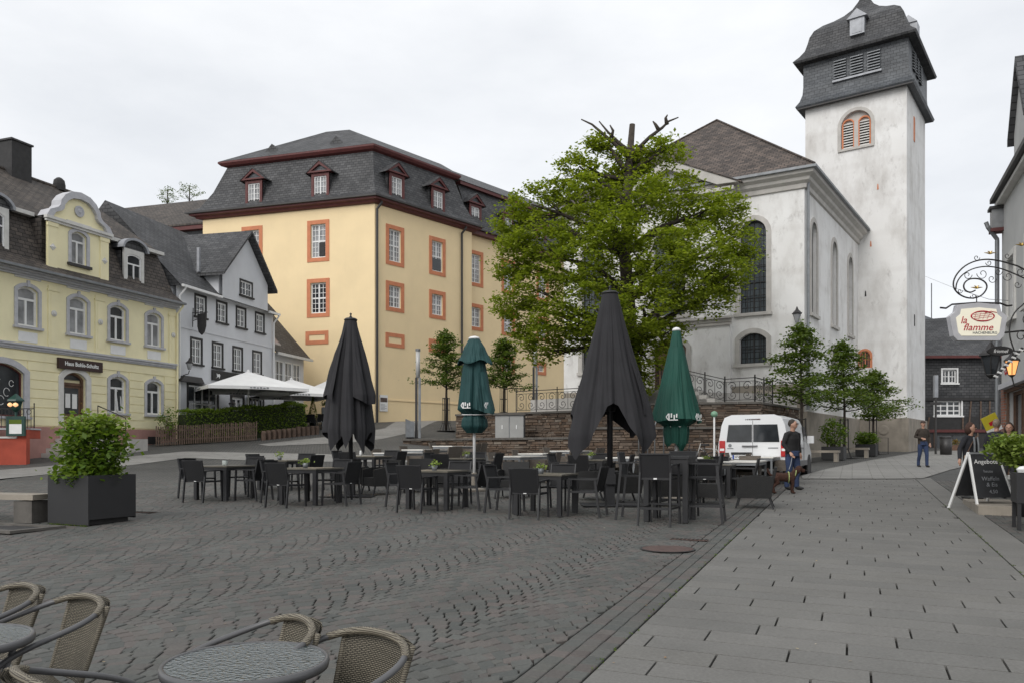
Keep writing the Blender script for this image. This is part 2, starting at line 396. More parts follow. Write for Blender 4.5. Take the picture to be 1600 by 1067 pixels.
def stones_mesh(Q, bev=.008, zj=.004, depth=.04):
    """Q (n,4,2) corners ccw -> V (n,12,3)"""
    n = len(Q); cen = Q.mean(1, keepdims=True)
    L = np.linalg.norm(Q-cen, axis=2, keepdims=True)
    inn = Q + (cen-Q)*(bev*1.4/np.maximum(L, .01))
    dz = RNG.uniform(-zj, zj, (n, 1)); tilt = RNG.uniform(-zj, zj, (n, 4))*.5
    V = np.zeros((n, 12, 3))
    V[:, 0:4, :2] = Q; V[:, 4:8, :2] = Q; V[:, 8:12, :2] = inn
    g = .03*V[:, :, 1]
    V[:, 0:4, 2] = g[:, 0:4]-depth; V[:, 4:8, 2] = g[:, 4:8]-bev+dz+tilt; V[:, 8:12, 2] = g[:, 8:12]+dz+tilt
    f = []
    for a in (0, 4):
        for k in range(4): k2 = (k+1) % 4; f.append((a+k, a+k2, a+4+k2, a+4+k))
    f.append((8, 9, 10, 11)); return V, np.array(f)
def lay_pieces(parent, Q, name, mat, nsep, bev, zj, stuff_name):
    """the nsep nearest pieces in frame become objects of their own, the rest one mesh"""
    V, f = stones_mesh(Q, bev, zj); cen = Q.mean(1)
    y = cen[:, 1]; px = 800+F*cen[:, 0]/np.maximum(y, .1); py = HY+F*(CH-.03*y)/np.maximum(y, .1)
    inframe = (px > 0) & (px < 1600) & (py < 1064)
    order = np.argsort(np.where(inframe, y, 1e6)); sep = order[:nsep]; sep = sep[inframe[sep]]
    rest = np.setdiff1d(np.arange(len(Q)), sep)
    for i in sep:
        c = np.array([cen[i, 0], cen[i, 1], .03*cen[i, 1]])
        o = bpy.data.objects.new(name, fast_mesh(name, V[i]-c, f, mat)); link(o, parent); o.location = c
    VV = V[rest].reshape(-1, 3); FF = (f[None]+12*np.arange(len(rest))[:, None, None]).reshape(-1, 4)
    o = bpy.data.objects.new(stuff_name, fast_mesh(stuff_name, VV, FF, mat)); link(o, parent); stuff(o)
P0 = Vector((.43, 5.1, 0))
def PB(a, b): return P0 + PD*a + QD*b
pd = np.array([PD.x, PD.y]); qd = np.array([QD.x, QD.y]); p0 = np.array([.43, 5.1])
def toxy(A, B): return p0 + A[..., None]*pd + B[..., None]*qd
# ---- plaza: cobbles laid in segmental arcs
plaza = bpy.data.objects.new('plaza', None); C.objects.link(plaza); struct(plaza)
def cobbles():
    Wc, rise, st, nb = 1.30, .40, .128, 10
    out = []
    for j in range(-26, 1):
        a_c = j*Wc
        for par in (0, 1):
            i0 = np.arange(-100+par, 190, 2); n = len(i0); w = Wc/nb
            ed = [-Wc/2] + [-Wc/2+w*(k+(.5 if par else 1)) for k in range(nb+par-1 if not par else nb)] + [Wc/2]
            E = np.array(ed)[None].repeat(n, 0); E[:, 1:-1] += RNG.uniform(-.016, .016, (n, len(ed)-2))
            base = i0*st + (j % 2)*.06 + RNG.uniform(-.006, .006, n)
            r = lambda e: rise*(1-(2*e/Wc)**2)
            for k in range(len(ed)-1):
                e0, e1 = E[:, k], E[:, k+1]; jit = RNG.uniform(-.008, .008, (n, 4)); g = .0080
                # sides perpendicular to the arc: lean the outer edge outwards with the slope
                s0, s1 = -8*rise*e0/Wc**2, -8*rise*e1/Wc**2
                h0, h1 = st/2*s0/(1+s0*s0)*.9, st/2*s1/(1+s1*s1)*.9
                A = np.stack([a_c+e0+h0+g, a_c+e1+h1-g, a_c+e1-h1-g, a_c+e0-h0+g], 1)+jit*.5
                c0, c1 = st/2-g*.8, st/2-g*.8
                B = np.stack([base+r(e0)-c0, base+r(e1)-c1, base+r(e1)+c1, base+r(e0)+c0], 1)+jit*.4
                out.append(np.stack([A, B], 2))
    Q = np.concatenate(out)                       # (n,4,[a,b])
    B, A = np.minimum(Q[..., 0], -.418), Q[..., 1]
    XY = toxy(A, B); cen = XY.mean(1)
    keep = (B.max(1)-B.min(1) > .05) & (cen[:, 1] > 3.2) & (cen[:, 1] < 23.6) & (cen[:, 0] > -.68*cen[:, 1]-.8)
    XY = XY[keep]
    # orientation must be ccw
    d1 = XY[:, 1]-XY[:, 0]; d2 = XY[:, 3]-XY[:, 0]; cw = (d1[:, 0]*d2[:, 1]-d1[:, 1]*d2[:, 0]) < 0
    XY[cw] = XY[cw][:, ::-1]
    return XY
def rows(a0, a1, b0, b1, nrow, ln):
    out = []; w = (b1-b0)/nrow
    for r in range(nrow):
        a = a0+random.random()*ln
        while a < a1:
            l = ln*random.uniform(.8, 1.2); g = .0034
            out.append([(a+g, b0+r*w+g), (a+g, b0+(r+1)*w-g), (a+l-g, b0+(r+1)*w-g), (a+l-g, b0+r*w+g)]); a += l
    Q = np.array(out); XY = toxy(Q[..., 0], Q[..., 1]); return XY[:, ::-1]
def ccw(XY):
    d1 = XY[:, 1]-XY[:, 0]; d2 = XY[:, 3]-XY[:, 0]; cw = (d1[:, 0]*d2[:, 1]-d1[:, 1]*d2[:, 0]) < 0
    XY = XY.copy(); XY[cw] = XY[cw][:, ::-1]; return XY
cob = np.concatenate([cobbles(), ccw(rows(-1.6, 21, -.41, -.01, 3, .17))])
lay_pieces(plaza, cob, 'cobblestone', M['cobble'], 300, .006, .0022, 'cobblestone_field')
b = MB(); b.poly([(-22, 3, .03*3-.036), (12, 3, .03*3-.036), (12, 24, .72-.036), (-22, 24, .72-.036)]); bedo = b.build('joint_bed', M['joint'], plaza)
bedo.location.z = .004
# ---- slab path
path = bpy.data.objects.new('slab_path', None); C.objects.link(path); struct(path)
def slabs():
    out = []; WB, row = 3.28, .335; nrows = int(22.6/row)
    for r in range(-5, nrows):
        a = r*row; off = [0, .36, .70, .18, .52, .86][r % 6]+random.uniform(-.03, .03)
        b = -1.0+off
        while b < WB:
            x0, x1 = max(b, 0), min(b+1.0, WB); b += 1.0
            if x1-x0 < .08: continue
            g = .008; ge = .0068; out.append([(a+ge, x0+g), (a+row-ge, x0+g), (a+row-ge, x1-g), (a+ge, x1-g)])
        if r % 2 == 0: out.append([(a+.003, WB+.012), (a+2*row-.003, WB+.012), (a+2*row-.003, WB+.46), (a+.003, WB+.46)])
    Q = np.array(out); return ccw(toxy(Q[..., 0], Q[..., 1]))
lay_pieces(path, slabs(), 'paving_slab', M['slabm'], 300, .0012, .0006, 'paving_slab_rest')
# ---- setts between the path and the shop fronts
pave = bpy.data.objects.new('shop_pavement', None); C.objects.link(pave); struct(pave)
lay_pieces(pave, ccw(rows(-1, 21.5, 3.76, 6.6, 22, .15)), 'sett', M['cobble'], 120, .008, .004, 'sett_field')
# ---- pale paving bands following the slope
def band(name, up, lo, mat, n=60, lift=.012, rows_=4):
    def samp(pl, t):
        L = [0]
        for i in range(len(pl)-1): L.append(L[-1]+math.hypot(pl[i+1][0]-pl[i][0], (pl[i+1][1]-pl[i][1])*4))
        d = t*L[-1]
        for i in range(len(pl)-1):
            if d <= L[i+1]+1e-9:
                k = (d-L[i])/max(1e-9, L[i+1]-L[i]); return pl[i].lerp(pl[i+1], k)
        return pl[-1].copy()
    U = [gh(*p) for p in up]; Lw = [gh(*p) for p in lo]
    V = []; Fq = []
    for i in range(n+1):
        a, c = samp(U, i/n), samp(Lw, i/n)
        for j in range(rows_+1):
            p = c.lerp(a, j/rows_); V.append((p.x, p.y, G(p.x, p.y)+lift))
    for i in range(n):
        for j in range(rows_): k = i*(rows_+1)+j; Fq.append((k, k+rows_+1, k+rows_+2, k+1))
    me = fast_mesh(name, V, Fq, mat, True)
    lay = me.uv_layers.new(name='UVMap'); vi = np.empty(len(me.loops), dtype=np.int32); me.loops.foreach_get('vertex_index', vi)
    p = np.array(V)[vi]; c, s = math.cos(.4), math.sin(.4)
    lay.data.foreach_set('uv', np.stack([p[:, 0]*c-p[:, 1]*s, p[:, 0]*s+p[:, 1]*c], 1).astype(np.float32).ravel())
    return struct(link(bpy.data.objects.new(name, me)))
band('pale_paving_lane', [(-60,742),(0,734),(76,728),(200,713),(290,705),(390,707),(500,709),(640,713)], [(-60,758),(0,748),(90,739),(200,727),(290,715),(390,719),(500,721),(640,722)], M['lightpave'])
band('pale_paving_ramp', [(403,694),(520,681),(600,670),(690,656),(760,648)], [(420,696.5),(520,693.5),(585,688),(650,674),(770,656)], M['lightpave'])
band('pale_paving_street', [(1252,743.5),(1290,733),(1360,719),(1430,707),(1490,702)], [(1254,748),(1340,748.2),(1440,748),(1485,734),(1560,716)], M['lightpave'], lift=.02)

# ---- small ironwork set into the paving
def drain(label, px, py, w, d):
    p = gh(px, py); t = thing('drain_grate', label, 'drain', (p.x, p.y, p.z+.004), ROTP)
    m = MB(); m.box(-w/2, w/2, -d/2, d/2, 0, .008); m.build('grate_frame', M['rust'], t)
    for i in range(9):
        x = -w/2+w*(i+.5)/9; MB().box(x-w/34, x+w/34, -d*.36, d*.36, .009, .012).build('slot', M['joint'], t)
M['rust'] = plain('rusty_cast_iron', (.075,.045,.038), .8, .25, 9, .4, 60)
drain('rust brown strip drain grate in cobbles near the slab path', 1077, 843, .52, .16)
drain('rust brown strip drain grate in cobbles right of the planter', 222, 800, .55, .18)
p = gh(1043, 857.5); t = thing('manhole_cover', 'round rust brown manhole cover in the cobbles by the path', 'manhole', (p.x, p.y, p.z+.004))
MB().lathe([(.33, 0), (.33, .008), (.30, .012)], 28).build('cover', M['rust'], t)
MB().lathe([(.36, 0), (.36, .006)], 28).build('rim', M['iron'], t)
# ================================================================ FACADE TOOLS
def arc_outline(w, h, rise, sw=0, n=10, bottom=0):
    """open outline from bottom-left up over the head to bottom-right, grown by sw"""
    hw = w/2+sw; H = h+sw
    if rise <= 0: return [(-hw, -bottom), (-hw, H), (hw, H), (hw, -bottom)]
    R0 = (w*w/4+rise*rise)/(2*rise); zc = h-R0; R = R0+sw
    z_s = zc+math.sqrt(max(0, R*R-hw*hw)) if R > hw else zc
    a0 = math.atan2(z_s-zc, -hw); a1 = math.atan2(z_s-zc, hw)
    if a0 < 0: a0 += 2*PI
    pts = [(-hw, -bottom)]
    for i in range(n+1):
        a = a0+(a1-a0)*i/n; pts.append((R*math.cos(a), zc+R*math.sin(a)))
    pts.append((hw, -bottom)); return pts
def wall(mb, x0, x1, z0, z1, ops=(), t=.22, back=True, y=0.0):
    """front skin at y with openings (xc, zb, w, h, rise) and their reveals"""
    xs = sorted({x0, x1, *[o[0]-o[2]/2 for o in ops], *[o[0]+o[2]/2 for o in ops]})
    zs = sorted({z0, z1, *[o[1] for o in ops], *[o[1]+o[3] for o in ops]})
    xs = [x for x in xs if x0-1e-6 <= x <= x1+1e-6]; zs = [z for z in zs if z0-1e-6 <= z <= z1+1e-6]
    for i in range(len(xs)-1):
        for j in range(len(zs)-1):
            cx, cz = (xs[i]+xs[i+1])/2, (zs[j]+zs[j+1])/2
            if any(abs(cx-o[0]) < o[2]/2 and o[1] < cz < o[1]+o[3] for o in ops): continue
            mb.poly([(xs[i], y, zs[j]), (xs[i+1], y, zs[j]), (xs[i+1], y, zs[j+1]), (xs[i], y, zs[j+1])])
    for xc, zb, w, h, rise in ops:
        ol = arc_outline(w, h, rise)
        ol = [(xc+a, zb+c) for a, c in ol]
        loop = ol+[ol[0]]
        for i in range(len(loop)-1):
            (a, c), (d, e) = loop[i], loop[i+1]
            mb.poly([(a, y, c), (a, y+t, c), (d, y+t, e), (d, y, e)])
        if rise > 0:
            arc = ol[1:-1]; m = len(arc)//2
            cl = (xc-w/2, zb+h); crn = (xc+w/2, zb+h)
            for i in range(m): mb.poly([(cl[0], y, cl[1]), (arc[i][0], y, arc[i][1]), (arc[i+1][0], y, arc[i+1][1])])
            for i in range(m, len(arc)-1): mb.poly([(crn[0], y, crn[1]), (arc[i][0], y, arc[i][1]), (arc[i+1][0], y, arc[i+1][1])])
    return mb
_wc = {}
def window(parent, x, z, w, h, rise=0, sw=.12, proud=.05, trim='grey_trim', frame='white_paint', pane='glass', nx=2, nz=3, tr=None, sill='grey_trim', fw=.06, rec=.13, bars=.022, kind='window', ringbot=False, y=0.0, sillw=.1):
    """window > surround, pane, sill ; origin at the bottom centre of the opening, outward is -y"""
    key = (w, h, rise, sw, proud, trim, frame, pane, nx, nz, tr, sill, fw, rec, bars, ringbot, sillw)
    if key not in _wc:
        fm = MB(); ou = arc_outline(w, h, rise); inn = arc_outline(w, h, rise, -fw, bottom=-fw)
        fm.ring(inn, ou, rec-.03, rec+.04); fm.box(-w/2, w/2, rec-.032, rec+.04, 0, fw)
        if tr: fm.box(-w/2+fw, w/2-fw, rec-.02, rec+.03, h*tr-fw*.55, h*tr+fw*.55)
        if nx >= 2: fm.box(-fw*.55, fw*.55, rec-.024, rec+.03, fw, (h*tr if tr and rise else h-.01-rise*.0)-fw*.3)
        def hh(xx):
            if rise <= 0: return h-fw*.5
            R0 = (w*w/4+rise*rise)/(2*rise); return h-R0+math.sqrt(max(0, R0*R0-xx*xx))-fw*.3
        if bars:
            n = nx*2 if nx >= 2 else 1
            if nx >= 2 and nz > 1:
                for i in range(1, n):
                    xx = -w/2+w*i/n
                    if abs(xx) > .02: fm.box(xx-bars/2, xx+bars/2, rec-.008, rec+.02, fw, hh(xx))
            for j in range(1, nz):
                zz = h*j/nz
                if tr and abs(zz-h*tr) < .08: continue
                if rise and zz > h-rise: continue
                fm.box(-w/2+fw, w/2-fw, rec-.0085, rec+.02, zz-bars/2, zz+bars/2)
        me_f = fm.mesh('window', M[frame])
        pm = MB(); pts = arc_outline(w-.02, h-.01, rise); pm.prism(pts, rec+.022, rec+.05); me_p = pm.mesh('pane', M[pane])
        me_s = me_i = None
        if sw:
            sm = MB(); sm.ring(arc_outline(w, h, rise, 0, bottom=(0)), arc_outline(w, h, rise, sw, bottom=(sw if ringbot else 0)), -proud, .02)
            if ringbot: sm.box(-w/2-sw+.002, w/2+sw-.002, -proud+.002, .02, -sw, -.001)
            me_s = sm.mesh('surround', M[trim])
        if sill:
            im = MB(); im.box(-w/2-sw-.05, w/2+sw+.05, -proud-.08, rec, -sillw-(sw if ringbot else 0), -.003-(sw if ringbot else 0)); me_i = im.mesh('sill', M[sill])
        _wc[key] = (me_f, me_p, me_s, me_i)
    a, p_, s_, i_ = _wc[key]
    o = inst(kind, a, parent, (x, y, z)); inst('pane', p_, o)
    if s_: inst('surround', s_, o)
    if i_: inst('sill', i_, o)
    return o
def frame_root(name, label, cat, ox, oy, dx, dy, z=0):
    return thing(name, label, cat, (ox, oy, z), math.atan2(dy, dx))
def downpipe(parent, x, z0, z1, mat='gutter', r=.055, y=-.1, kink=.0):
    m = MB(); pts = [(x, y, z0), (x, y, z1-.5)]
    if kink: pts += [(x, y, z1-.45), (x+kink*.3, y-.25, z1-.1), (x+kink*.3, y-.3, z1+.05)]
    else: pts += [(x, y, z1)]
    m.tube(pts, r, 8); return m.build('downpipe', M[mat], parent)
# ================================================================ PALE YELLOW HOUSE (left edge)
dA = (math.sin(math.radians(19.7)), math.cos(math.radians(19.7)))
H1 = frame_root('town_house', 'pale yellow two storey town house with grey trim, mansard roof and curved gable', 'house', -16.67, 40, *dA)
ZG = 1.2; X0 = -13.5
ops = [(-1.45, 3.25, .92, 1.6, .18), (-3.62, 3.25, .92, 1.65, .18), (-5.95, 2.62, 1.15, 2.25, .28), (-9.3, 2.9, 1.9, 2.05, .35),
       (-1.45, 6.5, .92, 1.6, .18), (-3.62, 6.5, .92, 1.6, .18), (-5.75, 6.5, .92, 1.6, .18), (-8.15, 6.5, .92, 1.6, .18), (-11.2, 6.5, .92, 1.6, .18)]
m = MB(); wall(m, X0, 0, ZG, 8.75, ops); m.box(X0, -.001, .25, 9, ZG, 8.7); m.build('wall', M['pale_yellow'], H1)
# rusticated courses on the ground floor: each a raised band cut by the openings
zc = 2.56
while zc < 5.4:
    z2 = zc+.37; segs = [(X0, -.02)]
    for xc, zb, w, h, r in ops[:4]:
        if zb-.12 < z2 and zc < zb+h+.16:
            ns = []
            for a, c in segs:
                lo, hi = xc-w/2-.19, xc+w/2+.19
                if hi <= a or lo >= c: ns.append((a, c)); continue
                if lo > a: ns.append((a, lo))
                if hi < c: ns.append((hi, c))
            segs = ns
    for a, c in segs:
        mm = MB(); mm.hexa([(a,-.001,zc),(a,.02,zc),(c,.02,zc),(c,-.001,zc)][::-1], [(a,-.001,z2),(a,.02,z2),(c,.02,z2),(c,-.001,z2)][::-1])
        mm = MB(); mm.box(a, c, -.035, .01, zc+.014, z2-.014); mm.build('stone_course', M['pale_yellow'], H1)
    zc = z2
MB().box(X0, .0, -.07, .01, ZG, 2.52).build('plinth', M['pink_plinth'], H1)
MB().box(X0, .02, -.12, .01, 5.62, 5.72).box(X0, .02, -.18, .01, 5.722, 5.80).box(X0, .02, -.08, .01, 5.56, 5.618).build('string_course', M['grey_trim'], H1)
MB().box(X0, .02, -.10, .01, 8.48, 8.56).box(X0, .02, -.22, .01, 8.562, 8.65).box(X0, .02, -.38, .01, 8.652, 8.75).build('cornice', M['grey_trim'], H1)
for k, (xc, zb, w, h, r) in enumerate(ops):
    if k == 2 or k == 3: continue
    wo = window(H1, xc, zb, w, h, r, sw=.14, pane='glass_light' if k in (4, 6, 7) else 'glass', nz=1, nx=2, tr=.68, fw=.085, bars=0)
    MB().prism([(-.07,0),(-.05,.26),(.05,.26),(.07,0)], -.085, .01).build('keystone', M['grey_trim'], wo, loc=(0, 0, h-.02))
    if k >= 4:
        MB().box(-.42, .42, -.03, .01, -.62, -.22).build('apron_panel', M['white_paint'], wo)
        MB().box(-.62, .62, -.07, .01, 1.98, 2.03).box(-.58, .58, -.045, .01, 1.90, 1.978).build('hood_moulding', M['light_trim'], wo)
# tilted-open casement of the window beside the door
m = MB(); m.ring(arc_outline(.33, 1.0, 0, -.05, bottom=-.05), arc_outline(.33, 1.0, 0), -.02, .02); m.box(-.165, .165, -.02, .02, 0, .05)
o = m.build('open_casement', M['white_paint'], H1, loc=(-3.44, .06, 3.3)); o.rotation_euler = (math.radians(-7), 0, math.radians(10))
# door and shop window
dr = MB(); dr.box(-.56, .56, .18, .25, 0, 1.75); dr.ring(arc_outline(1.15, 2.25, .28, -.09), arc_outline(1.15, 2.25, .28), .12, .24); dr.box(-.55,.55,.14,.24,1.7,1.82)
dro = dr.build('door', M['brown_wood'], H1, loc=(-5.95, 0, 2.62))
MB().box(-.36, .36, .165, .179, .5, 1.6).build('door_glass', M['glass'], dro)
MB().box(-.30, -.06, .155, .164, .75, 1.35).build('notice', M['white_paint'], dro); MB().box(.04, .28, .155, .164, .72, 1.35).build('notice', M['white_paint'], dro)
MB().prism(arc_outline(1.0, 2.2, .25)[1:-1], .19, .26).build('fanlight', M['glass'], dro)
MB().tube([(.46, .15, .95), (.46, .08, .98), (.40, .07, .98)], .015, 6).build('handle', M['gold'], dro)
MB().ring(arc_outline(1.15, 2.25, .28), arc_outline(1.15, 2.25, .28, .24), -.08, .02).build('surround', M['light_trim'], dro)
sw_ = window(H1, -9.3, 2.9, 1.9, 2.05, .35, sw=.24, proud=.08, frame='red_wood', pane='glass', nz=1, nx=1, bars=0, kind='shop_window')
for q, s_ in enumerate(((-.1, 1.35, .22), (.35, .95, .16), (.1, .62, .18), (.55, 1.3, .12))):
    MB().tube([(s_[0]+s_[2]*math.cos(a)*.8, .14, s_[1]+s_[2]*math.sin(a)) for a in np.linspace(.3, 5+q*.3, 14)], .012, 5).build('painted_swirl', M['white_paint'], sw_)
# pilasters with rosettes
for xp in (-7.0, -4.65, -.25):
    pl = MB(); pl.box(xp-.24, xp+.24, -.05, .01, 5.81, 8.34); pl.box(xp-.28, xp+.28, -.085, .01, 8.12, 8.2); pl.box(xp-.13, xp+.13, -.065, -.05, 6.0, 8.0)
    po = pl.build('pilaster', M['pale_yellow'], H1)
    MB().lathe([(.13, 0), (.13, .03), (.08, .05), (.06, .09)], 12, M=Matrix.Rotation(PI/2, 4, 'X')).build('rosette', M['light_trim'], po, loc=(xp, -.065, 7.2))
# sign board
sg = MB().box(-1.12, 1.12, -.16, -.04, 0, .44).build('sign_board', plain('brown_sign', (.035,.014,.012), .5, .1, 4), H1, loc=(-5.72, 0, 4.98))
text_obj('lettering', 'Haus Bohle-Schultz', .235, M['white_paint'], sg, (.03, -.165, .22), xs=.94, bold=.006)
# gable dormer in the facade plane
gx0, gx1 = -7.3, -4.1; gc = (gx0+gx1)/2
gz = [(gx0, 8.80), (gx1, 8.80), (gx1, 11.2), (gx0, 11.2)]
m = MB(); wall(m, gx0, gx1, 8.78, 11.2, [(gc+.0, 9.5, .8, 1.4, .16)], y=.02); 
ck = MB(); ck.box(gx0+.02, gx1-.02, .3, 3.2, 8.8, 11.15); ck.build('gable_cheek', M['slate_brown'], H1)
cur = [(-1.6,11.2),(-1.45,11.45),(-1.1,11.62),(-.98,11.75),(-.95,11.95),(-.75,12.22),(-.45,12.42),(0,12.5),(.45,12.42),(.75,12.22),(.95,11.95),(.98,11.75),(1.1,11.62),(1.45,11.45),(1.6,11.2)]
m.prism([(gc+a, c) for a, c in cur], .02, .35); gd = m.build('curved_gable', M['pale_yellow'], H1)
inn = [(gc+a*.86, 11.2+(c-11.2)*.84) for a, c in cur]; oo = [(gc+a*1.05, 11.2+(c-11.2)*1.06) for a, c in cur]
MB().ring(inn, oo, -.14, .4).build('gable_moulding', M['grey_trim'], gd)
MB().box(gx0-.1, gx1+.1, -.16, .02, 11.08, 11.2).box(gx0-.06, gx1+.06, -.09, .02, 10.98, 11.078).build('gable_cornice', M['light_trim'], gd)
MB().lathe([(.24,0),(.24,.04),(.17,.05),(.16,.03),(.09,.04),(.06,.07)], 16, M=Matrix.Rotation(PI/2,4,'X')).build('medallion', M['grey_trim'], gd, loc=(gc, .0, 11.78))
for xp in (gx0+.28, gx1-.28):
    MB().box(xp-.22, xp+.22, -.03, .03, 8.9, 10.8).box(xp-.26, xp+.26, -.06, .03, 10.8, 10.97).build('gable_pilaster', M['pale_yellow'], gd)
    MB().lathe([(.15,0),(.15,.02),(.07,.04),(.05,.06)], 4, M=Matrix.Rotation(PI/2,4,'X')).build('diamond', M['light_trim'], gd, loc=(xp, -.03, 9.95))
wo = window(H1, gc, 9.5, .8, 1.4, .16, sw=.14, pane='glass_light', nz=1, nx=2, tr=.7, fw=.07, bars=0, y=.02, sill='gutter', sillw=.12)
MB().box(-.62, .62, -.05, .02, 1.72, 1.78).build('hood_moulding', M['light_trim'], wo)
# mansard and upper roof
RB, RZ = 1.05, 11.35
m = MB()
def rq(mb, *p): mb.poly(p)
rq(m, (X0,-.45,8.76),(.12,-.45,8.76),(.05,.25,9.35),(X0,.25,9.35))
rq(m, (X0,.25,9.35),(.05,.25,9.35),(-.2,RB,RZ),(X0,RB,RZ))
rq(m, (.12,-.45,8.76),(.12,9,8.76),(-.2,9,RZ),(-.2,RB,RZ),(.05,.25,9.35))
m.build('mansard', M['slate_brown'], H1)
m = MB(); rq(m, (X0,RB-.25,RZ-.05),(-.1,RB-.25,RZ-.05),(-1.3,4.7,14.2),(X0,4.7,14.2)); rq(m, (X0,4.7,14.2),(-1.3,4.7,14.2),(-.1,9,RZ),(X0,9,RZ)); rq(m, (-.1,RB-.25,RZ-.05),(-.1,9,RZ),(-1.3,4.7,14.2))
rf = m.build('roof', M['slate_brown'], H1)
MB().tube([(X0,4.7,14.22),(-1.3,4.7,14.22)], .09, 6).build('ridge_tiles', M['slate_brown'], rf)
MB().box(X0, gx0-.02, RB-.42, RB-.15, RZ-.16, RZ+.0).build('mansard_gutter', M['light_trim'], H1); MB().box(gx1+.02, -.1, RB-.42, RB-.15, RZ-.16, RZ+.0).build('mansard_gutter', M['light_trim'], H1)
MB().box(X0, .12, -.56, -.44, 8.70, 8.80).build('gutter', M['zinc'], H1)
ch = MB().box(-5.5, -4.5, 4.2, 5.2, 13.6, 15.5).build('chimney', M['black_wood'], H1); MB().box(-5.56, -4.44, 4.14, 5.26, 15.5, 15.58).build('chimney_cap', M['gutter'], ch)
MB().lathe([(.28,0),(.28,.3),(.24,.5),(.12,.62),(.02,.66)], 12).build('roof_vent', M['black_wood'], H1, loc=(-2.6, 4.7, 14.1))
def seg_dormer(parent, x, z, w, h, y0=.45):
    d = MB(); wd = w/2+.22
    d.box(x-wd+.02, x+wd-.02, y0+.18, 2.6, z-.05, z+h+.12)
    o = d.build('dormer', M['slate'], parent)
    MB().ring([(a, c) for a, c in arc_outline(w, h, .12)], [(a, c) for a, c in arc_outline(w+.36, h+.22, 0.001, 0, n=10)], y0, y0+.1).build('dormer_face', M['light_trim'], o, loc=(x, 0, z))
    window(o, x, z, w, h, .12, sw=0, frame='white_paint', pane='glass', nx=2, nz=1, tr=.68, fw=.06, bars=0, sill='gutter', rec=.06, y=y0)
    arc = [(wd*1.25*math.cos(a), .55*math.sin(a)) for a in np.linspace(PI, 0, 13)]; arc2 = [(p*.86, q*.80) for p, q in arc]
    mo = MB(); mo.ring([(x+p, z+h+.2+q) for p, q in arc2], [(x+p, z+h+.2+q) for p, q in arc], y0-.14, y0+.2); mo.build('segment_moulding', M['lead'], o)
    mo = MB(); mo.prism([(x+p*.98, z+h+.2+q*.98) for p, q in arc], y0+.02, 2.6); mo.build('dormer_roof', M['slate'], o)
seg_dormer(H1, -2.35, 9.25, .85, 1.45, .3); seg_dormer(H1, -9.35, 9.25, .9, 1.6, .3)
downpipe(H1, -.05, 1.9, 8.72, 'pale_yellow', .05, -.14, .3)
MB().box(-1.9,-1.1,-.09,-.06,1.85,2.2).build('cellar_vent', M['black_wood'], H1)
# steps to the door
for i in range(6):
    MB().box(-7.6+i*.22, -5.0, -1.9+.3*i*.8, -.02-.001*i, 1.0+.0*i, 1.45+.2*i).build('step', M['church_trim'], H1)
MB().box(-5.0,-3.9,-2.0,-1.75,1.0,2.05).build('step_cheek', M['church_trim'], H1)
m = MB(); m.tube([(-5.0,-1.85,2.0),(-5.0,-1.85,2.95),(-5.0,-.3,3.5)], .025, 6); m.tube([(-5.0,-.3,2.5),(-5.0,-.3,3.5)], .02, 6); m.build('handrail', M['iron'], H1)

# ================================================================ GREY INN
dI = (math.sin(math.radians(13.8)), math.cos(math.radians(13.8)))
H2 = frame_root('inn', 'grey white rendered inn with black window frames and tall front gable', 'house', -16.8, 40.35, *dI)
ups = [(1.97,), (3.86,), (5.73,), (7.7,)]; los = [(1.62,), (3.48,), (5.39,), (7.4,)]
ops = [(x[0], 8.5, .82, 1.05, 0) for x in ups]+[(x[0], 6.02, .82, 1.25, 0) for x in los]
ops += [(2.2, 3.0, 2.5, 1.9, 0), (5.35, 2.2, 1.1, 2.35, 0), (7.35, 3.1, 1.4, 1.5, 0)]
m = MB(); wall(m, 0, 9.2, 1.3, 9.85, ops); m.box(0, 9.2, .25, 8, 1.3, 9.8); m.build('wall', M['inn_white'], H2)
for k, (xc, zb, w, h, r) in enumerate(ops[:8]): window(H2, xc, zb, w, h, 0, sw=.11, proud=.03, trim='black_wood', pane='glass', nx=2, nz=3, fw=.075, bars=.03, sill='black_wood', rec=.06)
window(H2, 2.2, 3.0, 2.5, 1.9, 0, sw=.12, proud=.04, trim='black_wood', pane='glass', nx=2, nz=2, fw=.08, bars=.06, sill='black_wood', rec=.06)
window(H2, 7.35, 3.1, 1.4, 1.5, 0, sw=.1, proud=.04, trim='black_wood', pane='glass', nx=2, nz=2, fw=.08, bars=.05, sill='black_wood', rec=.06)
dd = window(H2, 5.35, 2.2, 1.1, 2.35, 0, sw=.14, proud=.05, trim='black_wood', pane='glass', nx=2, nz=1, fw=.16, bars=0, sill=None, rec=.08, kind='door')
MB().box(-.5,.5,.05,.09,.05,.9).build('door_panel', M['white_paint'], dd)
MB().prism([(-.95,0),(-.7,.3),(.7,.3),(.95,0)], -.35, .0).build('door_hood', M['gutter'], H2, loc=(.9, 0, 5.0))
MB().box(0, 9.2, -.05, .01, 7.72, 7.86).build('jetty_board', M['inn_white'], H2)
